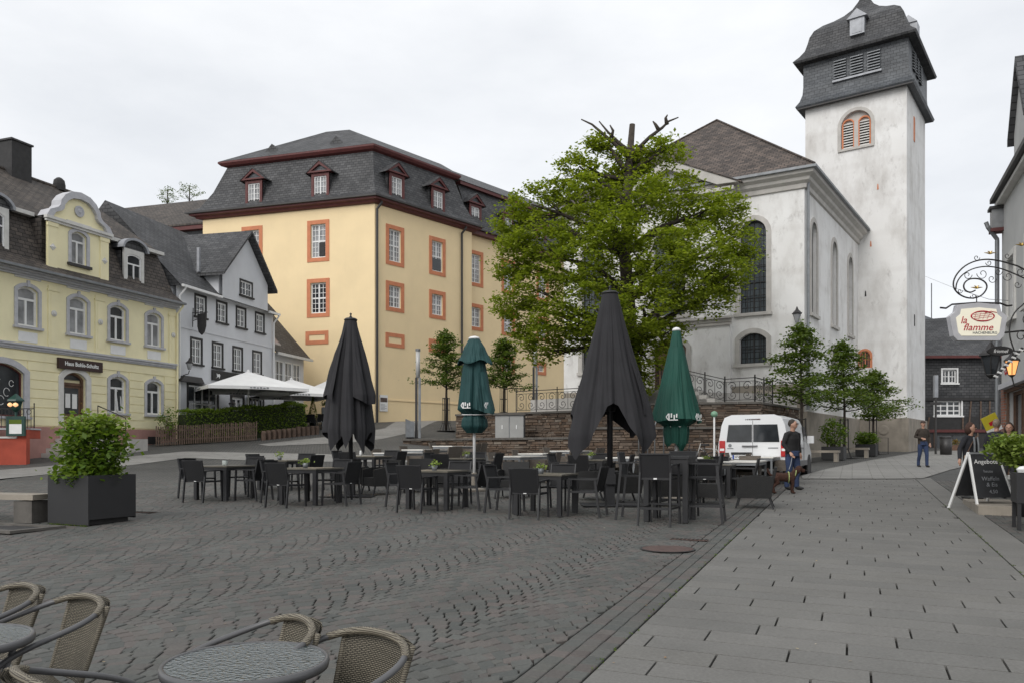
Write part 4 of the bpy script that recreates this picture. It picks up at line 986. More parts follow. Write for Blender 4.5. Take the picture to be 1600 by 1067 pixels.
stone_wall('terrace_wall', 'upper schist wall below the church stairs, above the white van', A3, B3, 2.0, 1.0, 3.52, 120)
stone_wall('terrace_wall', 'short schist wall running back to the church behind the young trees', B3, C3, .9, 1.0, 3.5, 60)
def terrace(name, pts, z, mat='greypave', t=.3):
    m = MB(); m.slab([(p[0], p[1], z) for p in pts], t); return struct(m.build(name, M[mat], None))
terrace('lower_terrace', [(-5.1,39.3),(2.7,32.4),(10.0,31.7),(10.2,33.2),(5.3,34.6),(-2.8,40.4)], 2.0)
terrace('church_forecourt', [(-2.7,40.5),(5.3,34.7),(10.1,33.3),(13.4,38.3),(3.6,46),(-3,50)], 3.28, t=.5)
terrace('church_plateau', [(1.0,43.6),(7.2,37.4),(9.2,37.6),(14.0,39.0),(3.6,46)], 4.25, 'church_trim', t=1.2)
st = thing('church_steps', 'stone steps with iron rail climbing towards the church portal', 'steps', (8.6, 35.2, 3.28), math.atan2(dF.y, dF.x))
for i in range(6): MB().box(-2.6-.0+i*.0, 1.2-.34*i, -.9, .9, 0, .16*(i+1)).build('step', M['church_trim'], st)
def railing(name, label, pts, h=1.0, scroll=True):
    """pts: 3d base points of the run"""
    o = Vector(pts[0]); t = thing(name, label, 'railing', o); P = [Vector(p)-o for p in pts]
    for a, b in zip(P, P[1:]):
        L = (b-a).length; n = max(1, round(L/1.25)); 
        for k in range(n):
            p, q = a.lerp(b, k/n), a.lerp(b, (k+1)/n)
            MB().bar(p, p+Vector((0,0,h+.12)), .045).build('post', M['iron'], t)
            m = MB(); m.bar(p+Vector((0,0,h)), q+Vector((0,0,h)), .05, .03); m.bar(p+Vector((0,0,h-.13)), q+Vector((0,0,h-.13)), .025, .02); m.bar(p+Vector((0,0,.1)), q+Vector((0,0,.1)), .03, .025); m.build('rail', M['iron'], t)
            s = MB(); d = q-p
            for sx in (-1, 1):
                for sz in (-1, 1):
                    pts2 = []
                    for a_ in np.linspace(0, 3.6*PI*.5+PI*.9, 20):
                        r = .20*(1-a_/9.5); cx = .5+sx*(.24); cz = h*.5+sz*.18
                        u = cx+sx*r/L*n*math.cos(a_+.4); w = cz+sz*r*math.sin(a_+.4); pts2.append(p+d*u+Vector((0,0,w)))
                    s.tube(pts2, .014, 5)
            s.tube([p+d*.5+Vector((0,0,.1)), p+d*.5+Vector((0,0,h-.13))], .012, 5)
            for u in (.06, .94): s.tube([p+d*u+Vector((0,0,.1)), p+d*u+Vector((0,0,h-.13))], .010, 4)
            s.build('scrollwork', M['iron'], t)
        MB().bar(b, b+Vector((0,0,h+.12)), .045).build('post', M['iron'], t)
    return t
railing('iron_railing', 'scrolled iron railing on the schist wall in front of the yellow castle', [(.2,38.3,3.34),(3.0,36.2,3.34),(4.8,34.9,3.0)])
railing('iron_railing', 'scrolled iron railing of the church steps, right of green umbrella', [(6.6,35.6,4.1),(7.6,35.3,4.05),(9.0,34.1,3.56),(10.0,33.2,3.56),(11.4,35.3,3.54)])
railing('iron_railing', 'scrolled iron railing across the church forecourt behind the linden trunk', [(3.2,37.9,3.5),(6.6,36.4,4.1)])
for i, px in enumerate((1005, 1030)):
    p = Vector((px_at(px, 30.9), 30.9, 1.0)); m = MB(); w = .17
    m.tube([(-w,0,0),(-w,0,1.5),(-w*.7,0,1.66),(0,0,1.72),(w*.7,0,1.66),(w,0,1.5),(w,0,0)], .025, 6)
    tag(m.build('rail_hoop', M['zinc'], None, True, loc=p), ('left' if i == 0 else 'right')+' tall metal hoop rail before the schist wall', 'railing', 'metal hoop rails')
# ================================================================ DARK SLATE HOUSE AT THE END OF THE STREET
H4 = frame_root('slate_house', 'dark slate hung timber house closing the street beyond the pedestrians', 'house', px_at(1436, 56), 56, 1, -.06)
m = MB(); wall(m, 0, 9, 1.0, 8.1, [(2.05,6.15,.95,.95,0),(1.95,3.9,1.75,1.05,0)]); m.box(0,9,.3,6,1,8); m.build('wall', M['slate'], H4)
window(H4, 2.05, 6.15, .95, .95, 0, sw=.1, trim='white_paint', pane='glass', nx=2, nz=2, fw=.09, bars=.05, sill='white_paint')
window(H4, 1.95, 3.9, 1.75, 1.05, 0, sw=.1, trim='white_paint', pane='glass', nx=2, nz=3, fw=.1, bars=.07, sill='white_paint')
MB().box(0,9,-.12,.0,4.95,5.15).build('timber_beam', M['black_wood'], H4); MB().box(0,9,-.16,.0,2.75,2.95).build('timber_beam', M['red_wood'], H4)
MB().box(0,9,-.06,-.01,1.0,3.85).build('dark_boarding', M['black_wood'], H4)
for i, x in enumerate((.5,1.1,2.9,3.3,4.1,4.7,5.6,6.4)):
    MB().bar((x,-.1,2.96),(x+(.15 if i % 3 == 0 else 0),-.1,4.9 if x > 2.9 else 3.8), .09, .05).build('timber_post', M['old_wood'], H4)
for i, x in enumerate((1.0,3.3,3.9,4.6,5.4,6.3)): MB().box(x-.05,x+.05,-.11,-.05,1.1,2.75).build('timber_post', M['old_wood'], H4)
window(H4, 2.2, 1.25, 2.2, 1.35, 0, sw=0, frame='black_wood', pane='glass', nx=2, nz=1, fw=.06, bars=0, sill=None, rec=-.12)
m = MB(); m.slab([(-.3,-.5,8.0),(5.6,-.5,8.0),(5.2,4,11.4),(-.3,4,11.0)], .12); m.slab([(5.5,-.4,8.0),(9.5,-.4,8.0),(9.5,4,11.6),(5.1,4,11.4)], .12); m.build('roof', M['slate'], H4)
MB().box(-.3,5.5,-.62,-.5,7.82,8.0).build('eave_board', M['red_wood'], H4)
MB().box(-.3,9,.0,5,1,1.2).build('base', M['concrete'], H4)
H5 = frame_root('rear_house', 'grey roofed house peeking out behind the slate house beside the tower', 'house', px_at(1428, 68), 68, 1, 0)
m = MB(); m.box(0,4.2,0,6,2,11.5); m.build('wall', M['church_trim'], H5); m = MB(); m.slab([(-.4,-.4,11.3),(4.6,-.4,11.3),(2.2,2.5,13.2),(-.4,2.5,13.4)], .15); m.build('roof', M['slate_blue'], H5)
tag(MB().tube([(0,0,0),(0,0,3.6)], .045, 6).build('roof_aerial', M['zinc'], None, loc=(px_at(1455.5,66),66,11.5)), 'thin aerial mast above the roof right of the tower', 'aerial')
m = MB(); m.tube([(px_at(1440,58),58,zat(430,58)),(px_at(1490,40),40,zat(450,40)),(px_at(1545,26),26,zat(468,26)),(px_at(1575,20),20,zat(470,20))], .008, 4)
tag(m.build('overhead_wire', M['gutter']), 'thin overhead wire across the sky above the hanging sign', 'wire')

# ================================================================ SHOP BUILDING ON THE RIGHT
dB = Vector((-PD.x, -PD.y)); BO = Vector((14.4, 23.7))
H6 = frame_root('shop_house', 'grey rendered shop house at the right edge with deep dark eaves', 'house', BO.x, BO.y, *dB)
M['shop_wall'] = plain('grey_shop_render', (.46,.46,.45), .9, .08, 1, .2, 40)
m = MB(); wall(m, 0, 16, .2, 8.8, [(x_,5.2,1.0,1.7,0) for x_ in (1.6,4.2,6.8,9.4,12.0,14.5)]+[(x_,.9,2.4,2.3,0) for x_ in (2.4,6.0,10.2,13.6)]); m.box(0,16,.3,8,.2,8.5); m.build('wall', M['shop_wall'], H6)
for x in (1.6, 4.2, 6.8, 9.4, 12.0, 14.5): window(H6, x, 5.2, 1.0, 1.7, 0, sw=.16, trim='light_trim', pane='glass', nx=2, nz=2, fw=.07, sill='light_trim')
for x in (2.4, 6.0, 10.2, 13.6): window(H6, x, .9, 2.4, 2.3, 0, sw=.12, trim='brown_wood', frame='brown_wood', pane='glass', nx=2, nz=1, bars=0, fw=.09, sill='light_trim', kind='shop_window')
fa = MB().box(.9,9,-.14,.0,3.45,4.35).build('shop_fascia', M['shop_wall'], H6); MB().box(.85,9,-.22,.0,3.3,3.44).build('fascia_ledge', M['grey_trim'], fa)
text_obj('lettering', 'eis', .62, plain('red_paint', (.45,.03,.04), .5, .05, 3), fa, (1.75,-.15,3.86), xs=1)
MB().box(.35,.85,-.08,.0,.3,3.4).build('brick_pier', brickmat('red_brick', (.30,.12,.075),(.22,.09,.06),(.2,.18,.16),.24,.08,.012,.9,.5), H6)
m = MB(); m.slab([(.0,-.2,8.95),(16,-.2,8.95),(16,3.2,12.0),(.0,3.2,12.0)], .14); m.build('roof', M['slate'], H6)
MB().box(-.05,16,-.31,-.2,8.84,8.97).build('gutter', M['gutter'], H6); MB().box(-.02,16,-.19,0,8.7,8.8).build('soffit', M['light_trim'], H6)
downpipe(H6, .12, .4, 8.2, 'zinc', .06, -.14, .4)
m = MB(); m.prism([(1.95,8.8),(3.95,8.8),(3.95,10.2),(2.95,11.6),(1.95,10.2)], .0, 3); gg = m.build('roof_gable', M['shop_wall'], H6)
m = MB()
for s_ in (-1, 1):
    p = [(2.95,-.14,11.85),(2.95+s_*1.15,-.14,10.05),(2.95+s_*1.15,3,10.05),(2.95,3,11.85)]; m.slab(p if s_ < 0 else p[::-1], .18)
m.build('gable_roof', M['slate'], gg)
# box lantern bay at the far corner
o = MB().box(-.05,.3,-.3,.02,8.05,8.6).build('corner_bay', M['glass_light'], H6); MB().box(-.1,.35,-.36,.02,8.602,8.68).build('bay_roof', M['gutter'], o); MB().box(-.08,.33,-.33,.02,7.95,8.048).build('bay_floor', M['red_wood'], o)
# ================================================================ FURNITURE PROTOTYPES (local: front +y, z up)
def proto(name, cat): 
    o = bpy.data.objects.new(name, None); C.objects.link(o); o['category'] = cat; return o
_used = {}
def place(pr, label, x, y, rz, group=None, z=None):
    if pr.name not in _used: o = pr; _used[pr.name] = 1
    else: o = copy_tree(pr)
    o.location = (x, y, (G(x, y) if z is None else z)); o.rotation_euler = (0, 0, rz); o['label'] = label
    if group: o['group'] = group
    return o
def mesh_chair():
    t = proto('armchair', 'chair')
    MB().box(-.235,.235,-.23,.23,.425,.445).build('seat', M['black_mesh'], t)
    m = MB(); m.sheet(lambda u, v: (-.24+.48*u, -.235-.11*v-.03*math.sin(v*PI)*0-.012*math.cos((u-.5)*PI), .45+.42*v), 6, 6); m.sheet(lambda u, v: (-.24+.48*u, -.247-.11*v-.012*math.cos((u-.5)*PI), .45+.42*v), 6, 6); m.build('backrest', M['black_mesh'], t, True)
    MB().bar((-.25,-.345,.87),(.25,-.345,.87),.03,.022).build('back_rail', M['black_metal'], t); MB().bar((-.25,-.235,.445),(.25,-.235,.445),.032,.03).build('back_rail', M['black_metal'], t)
    for s in (-1, 1):
        MB().bar((s*.262,.255,0),(s*.262,.225,.65),.028,.038).build('leg', M['black_metal'], t)
        MB().bar((s*.262,-.325,0),(s*.262,-.245,.65),.028,.038).build('leg', M['black_metal'], t)
        MB().bar((s*.262,.245,.662),(s*.262,-.285,.655),.045,.022).build('armrest', M['black_metal'], t)
        MB().bar((s*.25,-.24,.44),(s*.25,-.348,.88),.025,.03).build('back_post', M['black_metal'], t)
        MB().bar((s*.248,.23,.435),(s*.248,-.235,.435),.028,.035).build('seat_rail', M['black_metal'], t)
    MB().box(-.028,.028,-.258,-.253,.437,.458).build('maker_tag', M['white_paint'], t)
    return t
def lounge_chair():
    t = proto('rattan_armchair', 'chair')
    MB().box(-.26,.26,-.24,.30,.20,.40).build('seat', M['rattan_black'], t)
    m = MB(); m.hexa([(-.30,-.32,.2),(.30,-.32,.2),(.30,-.25,.2),(-.30,-.25,.2)],[(-.31,-.44,.80),(.31,-.44,.80),(.31,-.38,.80),(-.31,-.38,.80)]); m.build('backrest', M['rattan_black'], t)
    for s in (-1, 1):
        a = .265 if s > 0 else -.33; b_ = a+.065
        m = MB(); pr = [(-.33,.2),(.31,.2),(.31,.58),(.1,.625),(-.1,.63),(-.38,.60)]; n = len(pr)
        m.add([(a,y,z) for y,z in pr]+[(b_,y,z) for y,z in pr], [tuple(range(n))[::-1], tuple(range(n,2*n))]+[(i,(i+1)%n,n+(i+1)%n,n+i) for i in range(n)]); m.build('arm_panel', M['rattan_black'], t)
        MB().bar((s*.31,.33,0),(s*.295,.27,.21),.03).build('leg', M['black_metal'], t); MB().bar((s*.31,-.37,0),(s*.295,-.29,.21),.03).build('leg', M['black_metal'], t)
    return t
def brown_chair():
    t = proto('rattan_chair', 'chair')
    MB().box(-.25,.25,-.22,.25,.36,.44).build('seat', M['rattan_brown'], t)
    m = MB(); m.hexa([(-.25,-.27,.40),(.25,-.27,.40),(.25,-.22,.40),(-.25,-.22,.40)],[(-.27,-.37,.84),(.27,-.37,.84),(.27,-.33,.84),(-.27,-.33,.84)]); m.build('backrest', M['rattan_brown'], t)
    for s in (-1, 1):
        MB().box(s*.27-.03,s*.27+.03,-.27,.24,.36,.64).build('arm_panel', M['rattan_brown'], t)
        MB().bar((s*.25,.23,0),(s*.25,.21,.37),.035).build('leg', M['rattan_brown'], t); MB().bar((s*.25,-.27,0),(s*.25,-.23,.37),.035).build('leg', M['rattan_brown'], t)
    return t
def bar_stool():
    t = proto('bar_stool', 'bar stool')
    MB().box(-.23,.23,-.22,.22,.735,.76).build('seat', M['black_mesh'], t)
    m = MB(); m.sheet(lambda u, v: (-.235+.47*u, -.225-.06*v, .77+.38*v), 4, 4); m.sheet(lambda u, v: (-.235+.47*u, -.237-.06*v, .77+.38*v), 4, 4); m.build('backrest', M['black_mesh'], t)
    MB().bar((-.25,-.295,1.155),(.25,-.295,1.155),.03,.022).build('back_rail', M['black_metal'], t); MB().bar((-.25,-.23,.755),(.25,-.23,.755),.03,.035).build('back_rail', M['black_metal'], t)
    for s in (-1, 1):
        MB().bar((s*.265,.27,0),(s*.255,.23,.97),.03,.04).build('leg', M['black_metal'], t); MB().bar((s*.265,-.33,0),(s*.25,-.235,.98),.03,.04).build('leg', M['black_metal'], t)
        MB().bar((s*.255,.24,.985),(s*.255,-.28,.975),.045,.022).build('armrest', M['black_metal'], t)
        MB().bar((s*.245,-.235,.75),(s*.245,-.298,1.16),.025,.03).build('back_post', M['black_metal'], t)
        MB().bar((s*.26,.255,.28),(s*.26,-.30,.28),.025,.03).build('foot_rail', M['black_metal'], t)
    MB().bar((-.26,.258,.32),(.26,.258,.32),.03,.03).build('foot_rail', M['black_metal'], t); MB().bar((-.26,-.305,.28),(.26,-.305,.28),.025,.04).build('foot_rail', M['black_metal'], t)
    MB().box(-.028,.028,-.252,-.247,.745,.768).build('maker_tag', M['white_paint'], t)
    return t
def table(w, h, top, leg, lw=.07, name='table', th=.03, L=None):
    t = proto(name, 'table')
    L = L or w; MB().box(-w/2,w/2,-L/2,L/2,h-th,h).build('table_top', M[top], t)
    e = w/2-.02; f = L/2-.02
    MB().box(-e,e,-f,-f+.03,h-th-.07,h-th-.001).box(-e,e,f-.03,f,h-th-.07,h-th-.001).box(-e,-e+.03,-f+.031,f-.031,h-th-.07,h-th-.001).box(e-.03,e,-f+.031,f-.031,h-th-.07,h-th-.001).build('apron', M[leg], t)
    for sx in (-1, 1):
        for sy in (-1, 1): MB().box(sx*(e-lw/2)-lw/2-.002*sx, sx*(e-lw/2)+lw/2-.002*sx, sy*(f-lw/2)-lw/2-.002*sy, sy*(f-lw/2)+lw/2-.002*sy, 0, h-th-.002).build('leg', M[leg], t)
    return t
P_mesh, P_lounge, P_brown, P_stool = mesh_chair(), lounge_chair(), brown_chair(), bar_stool()
P_tab = table(.95, .74, 'table_top', 'black_metal', .08); P_bar = table(.78, 1.10, 'black_metal', 'black_metal', .085, 'bar_table', .045)
P_wtab = table(.80, .74, 'table_white', 'zinc', .05, 'white_table', .03, 2.1)
SIDES = [('near', -1, 0, 0), ('far', 1, 0, PI), ('left', 0, -1, -PI/2), ('right', 0, 1, PI/2)]
def around(cx, cy, pr, desc, kind, group, sides='near far left right', dist=.72, jit=.06):
    for nm, sp, sq_, rz in SIDES:
        if nm not in sides: continue
        d = dist+random.uniform(-jit, jit); p = Vector((cx, cy, 0))+PD*(sp*d)+QD*(sq_*d)+QD*(random.uniform(-.05,.05) if sp else 0)+PD*(random.uniform(-.05,.05) if sq_ else 0)
        place(pr, '%s on the %s side of %s' % (kind, nm, desc), p.x, p.y, ROTP+rz+random.uniform(-.07,.07), group)
front = [(-6.3,17.7,'the leftmost front table'), (-4.16,16.7,'the second front table from left'), (-1.46,15.8,'the third front table from left'), (.62,14.76,'the front table left of the bar table')]
tl = ['dark square table with glass lantern, leftmost of the front row', 'dark square table with flower pot, second in the front row', 'dark square table with green plant, third in the front row', 'dark square table with green plant beside the bar table']
for (x, y, d), l in zip(front, tl):
    place(P_tab, l, x, y, ROTP, 'dark square tables')
    around(x, y, P_mesh, d, 'black mesh chair', 'black mesh armchairs')
place(P_bar, 'tall black bar table at the right end of the front row', 2.69, 13.73, ROTP)
around(2.69, 13.73, P_stool, 'the tall bar table', 'black mesh bar stool', 'black bar stools', dist=.58, jit=.03)
back = [(-5.75,20.3,'the second row table with yellow flowers'), (-4.05,22.9,'the table beside the left dark umbrella'), (-1.35,21.4,'the table before the left green umbrella'), (2.0,20.6,'the table behind the large dark umbrella'), (4.55,18.3,'the table behind the bar table')]
tl = ['dark square table with yellow flowers in the second row, far left', 'brown topped table beside the left dark umbrella', 'dark square table in front of the left green umbrella', 'dark square table left of the right green umbrella', 'dark square table with green plant behind the bar stools']
for (x, y, d), l in zip(back, tl):
    place(P_tab, l, x, y, ROTP, 'dark square tables'); around(x, y, P_mesh, d, 'black mesh chair', 'black mesh armchairs')
def pxy(px, y): return px_at(px, y), y
for px, y, rz, l in [(594,18.9,2.6,'black rattan armchair with low back between front tables two and three'), (552,19.6,.3,'black rattan armchair under the left dark umbrella'), (655,19.6,3.5,'black rattan armchair behind the third front table, left one'), (700,18.6,2.2,'black rattan armchair behind the third front table, right one'),
                     (800,18.0,3.3,'black rattan armchair behind the gap of front tables three and four'), (925,17.6,1.5,'black rattan armchair just left of the right dark umbrella pole'), (972,17.0,2.1,'black rattan armchair just right of the right dark umbrella pole'),
                     (1178,15.9,1.65,'black rattan armchair nearest the slab path'), (1040,16.2,.4,'black rattan armchair behind the bar table, left'), (1120,20.2,3.3,'black rattan armchair behind the dark table near the van')]:
    x, y = pxy(px, y); place(P_lounge, l, x, y, ROTP+rz, 'black rattan armchairs')
ot = MB().box(-.24,.24,-.24,.24,.14,.42).build('footstool', M['rattan_black'], None, loc=(px_at(1112,16.6),16.6,G(3,16.6)), rz=ROTP)
tag(ot, 'low black rattan footstool behind the right bar stool', 'footstool')
for sx in (-1,1):
    for sy in (-1,1): MB().box(sx*.2-.02,sx*.2+.02,sy*.2-.02,sy*.2+.02,0,.141).build('leg', M['black_metal'], ot)
wt = [(628,25.4),(668,27.4),(712,29.6),(815,22.9),(848,25.0),(893,27.4),(985,22.2),(1045,23.6),(1112,22.0),(1166,19.9),(1190,22.4)]
for i, (px, y) in enumerate(wt):
    x, y = pxy(px, y); lab = ['left','second','third','fourth','fifth','sixth','seventh','eighth','ninth','tenth','rightmost'][i]
    place(P_wtab, 'pale topped table in the back rows, %s counted from the left' % lab, x, y, ROTP, 'pale topped tables')
    around(x, y, P_brown, 'the %s pale table from left' % lab, 'brown rattan chair', 'brown rattan chairs', sides='left right' if i != 9 else 'left far', dist=.60, jit=.03)
    for k_ in (() if i == 9 else (1,)):
        q_ = Vector((x, y, 0))+PD*(.42 if k_ > 0 else -1.05)+QD*(k_*.62 if k_ > 0 else .05); place(P_brown, 'brown rattan chair at the %s of the %s pale table from left' % ('far right corner' if k_ > 0 else 'near end', lab), q_.x, q_.y, ROTP+(PI/2 if k_ > 0 else 0)+random.uniform(-.08,.08), 'brown rattan chairs')
# ---- things standing on the tables
def leaf_cloud(pts, size, up=.4, aspect=.62, seed=1, elong=1.0):
    rg = np.random.default_rng(seed); pts = np.asarray(pts); n = len(pts)
    d = rg.normal(size=(n,3)); d[:,2] += up*.0; d /= np.linalg.norm(d,axis=1)[:,None]
    nn = rg.normal(size=(n,3)); nn[:,2] = np.abs(nn[:,2])+up*2; nn /= np.linalg.norm(nn,axis=1)[:,None]
    a = np.cross(nn, d); a /= np.linalg.norm(a,axis=1)[:,None]+1e-9; b_ = np.cross(nn, a)
    s = size*rg.uniform(.6,1.35,(n,1)); l = a*s*elong*.5; w = b_*s*aspect*.5
    V = np.stack([pts-l, pts+w-nn*s*.06, pts+l-nn*s*.10, pts-w-nn*s*.06], 1).reshape(-1,3)
    Fq = np.arange(4*n).reshape(-1,4); return V, Fq
def leaf_obj(name, pts, size, mat, parent=None, **kw):
    V, Fq = leaf_cloud(pts, size, **kw); o = bpy.data.objects.new(name, fast_mesh(name, V, Fq, M[mat])); link(o, parent); return o
def table_plant(label, x, y, seed, mat='leaf_bright', h=.74):
    t = thing('potted_plant', label, 'plant', (x, y, G(x,y)+h), 0, 'small plants on tables')
    MB().lathe([(.045,0),(.06,.10),(.055,.10),(.04,.02)], 12).build('pot', M['zinc'], t, True)
    rg = np.random.default_rng(seed); p = rg.normal(size=(70,3))*(.055,.055,.03)+(0,0,.135); leaf_obj('leaves', p, .05, mat, t, seed=seed)
fl = plain('glass_jar', (.35,.38,.36), .1, .2, 20, spec=.6)
x, y, _ = front[0]; t = thing('glass_lantern', 'small glass jar lantern on the leftmost front table', 'lantern', (x, y, G(x,y)+.74)); MB().lathe([(.055,0),(.06,.02),(.06,.1),(.05,.12),(.055,.125)], 12).build('jar', fl, t, True); MB().tube([(.06*math.cos(a),.06*math.sin(a),.12) for a in np.linspace(0,2*PI,13)], .006, 5).build('wire_rim', M['iron'], t)
table_plant('small flower pot on the second front table', front[1][0]-.12, front[1][1], 3); table_plant('small green plant on the third front table', front[2][0]-.05, front[2][1]-.1, 4); table_plant('small green plant on the front table beside the bar table', front[3][0]-.1, front[3][1]-.1, 5)
table_plant('yellow flowers on the far left second row table', back[0][0]-.1, back[0][1], 6); table_plant('small plant on the dark table before the left green umbrella', back[2][0]+.15, back[2][1]+.1, 7); table_plant('small plant on the table left of the right dark umbrella', back[3][0], back[3][1], 8); table_plant('small plant on the table behind the bar stools', back[4][0]-.15, back[4][1]-.1, 9)
t = thing('salt_cellar', 'white salt cellar on the brown table by the left dark umbrella', 'salt cellar', (back[1][0]-.25, back[1][1], G(*back[1][:2])+.74)); MB().lathe([(.03,0),(.035,.08),(.025,.12),(.028,.15)], 10).build('jar', M['white_paint'], t, True)

# ================================================================ FOREGROUND WICKER CHAIRS AND GLASS TABLES
def wicker_chair():
    t = proto('wicker_chair', 'chair')
    half = [(.255,.235,0),(.262,.245,.22),(.272,.25,.40),(.284,.235,.52),(.292,.17,.60),(.296,.06,.65),(.297,-.06,.685),(.288,-.16,.715),(.258,-.235,.742),(.20,-.285,.765),(.11,-.315,.780),(0,-.325,.785)]
    fullp = half+[(-x,y,z) for x,y,z in half[-2::-1]]
    def smooth(P, it=2):
        for _ in range(it):
            Q = [P[0]]
            for a, b_ in zip(P, P[1:]):
                a, b_ = Vector(a), Vector(b_); Q += [a.lerp(b_,.25), a.lerp(b_,.75)]
            P = Q+[P[-1]]
        return P
    MB().tube(smooth(fullp), .0135, 10).build('arm_tube', M['tube'], t, True)
    top = [(x,y,z) for x,y,z in fullp if y < -.2]; MB().tube(smooth(top), .0165, 10).build('wrapped_top', M['wicker_wrap'], t, True)
    def bk(u, v, off=0):
        x = (u-.5)*2; w = .185+.035*v; c = .075*(1-x*x)
        return (x*w, -.185-.115*v-c*(.35+.5*v)+off, .40+.375*v+.006*math.cos(x*PI)*v)
    m = MB(); m.sheet(lambda u, v: bk(u, v), 14, 14); m.sheet(lambda u, v: bk(u, v, -.012), 14, 14); m.build('backrest', M['wicker'], t, True)
    for s in (-1, 1):
        MB().tube([Vector(bk(.5+s*.5, v))+Vector((0,-.006,0)) for v in np.linspace(-.02,1,9)], .0125, 8).build('back_edge', M['wicker_wrap'], t, True)
        MB().tube(smooth([(s*.205,.20,.405),(s*.2,-.18,.395),(s*.225,-.27,.2),(s*.245,-.33,0)],2), .0125, 8).build('rear_leg', M['tube'], t, True)
        MB().tube(smooth([(s*.265,.24,.40),(s*.225,.235,.405),(s*.18,.235,.405)],1), .011, 8).build('seat_joint', M['tube'], t, True)
    def st_(u, v, off=0):
        x = (u-.5)*2; y = (v-.5)*2; return (x*(.215-.02*(y < 0)*-y), .03+y*.215, .412-.022*(1-x*x)*(1-.3*y)-.0*y+off-(.02*max(0,y-.7)/.3 if y > .7 else 0))
    m = MB(); m.sheet(lambda u, v: st_(u, v), 12, 12); m.sheet(lambda u, v: st_(u, v, -.014), 12, 12); m.build('seat', M['wicker'], t, True)
    MB().tube(smooth([(-.215,.235,.40),(0,.245,.392),(.215,.235,.40)],1), .019, 8).build('front_roll', M['wicker_wrap'], t, True)
    for s in (-1, 1): MB().tube([(s*.215,.235,.40),(s*.212,.0,.405),(s*.195,-.185,.40)], .0165, 8).build('side_roll', M['wicker_wrap'], t, True)
    return t
P_wick = wicker_chair()
for px, y, rz, l, dz in [(141,4.02,2.42,'tan wicker chair with grey tube arms, fully seen at the left bottom corner',0), (44,4.30,2.42,'tan wicker chair cut by the left edge, behind the foremost one',0), (40,2.72,-.75,'tan wicker chair at the bottom left of which only the top arch shows',0),
                     (474,3.54,2.12,'tan wicker chair half hidden behind the round glass table',0), (592,3.33,2.40,'tan wicker chair right of the round glass table',0)]:
    x = px_at(px, y)-.31*math.sin(rz); y = y+.31*math.cos(rz); place(P_wick, l, x, y, rz, 'tan wicker chairs')
def glass_table(label, x, y):
    t = thing('glass_table', label, 'table', (x, y, G(x,y)), 0, 'round glass tables'); h = .745; r = .302
    m, tt, b_ = newmat('hammered_glass'); b_.inputs['Base Color'].default_value = (.055,.07,.07,1); b_.inputs['Roughness'].default_value = .06; b_.inputs['Specular IOR Level'].default_value = 1.0; b_.inputs['IOR'].default_value = 1.9
    vo = N(tt, 'ShaderNodeTexVoronoi'); vo.inputs['Scale'].default_value = 62; lk(tt, pos(tt), vo.inputs['Vector']); bump(tt, b_, vo.outputs['Distance'], .9, .006)
    MB().lathe([(r-.012,h-.008),(r-.012,h)], 48).build('glass_top', m, t)
    MB().lathe([(r-.014,h-.028),(r+.002,h-.03),(r+.006,h-.012),(r+.002,h+.004),(r-.012,h+.004),(r-.013,h-.006)], 56, cap=False).build('rim', M['tube'], t, True)
    for k in range(4):
        a = PI/4+k*PI/2; MB().tube([(.25*math.cos(a),.25*math.sin(a),h-.025),(.13*math.cos(a),.13*math.sin(a),.4),(.26*math.cos(a),.26*math.sin(a),0)], .013, 8).build('leg', M['tube'], t, True)
glass_table('round table with hammered glass top, whole in the foreground', px_at(385,3.05), 3.05)
glass_table('round glass table cut off by the left edge', px_at(-78,3.35), 3.35)

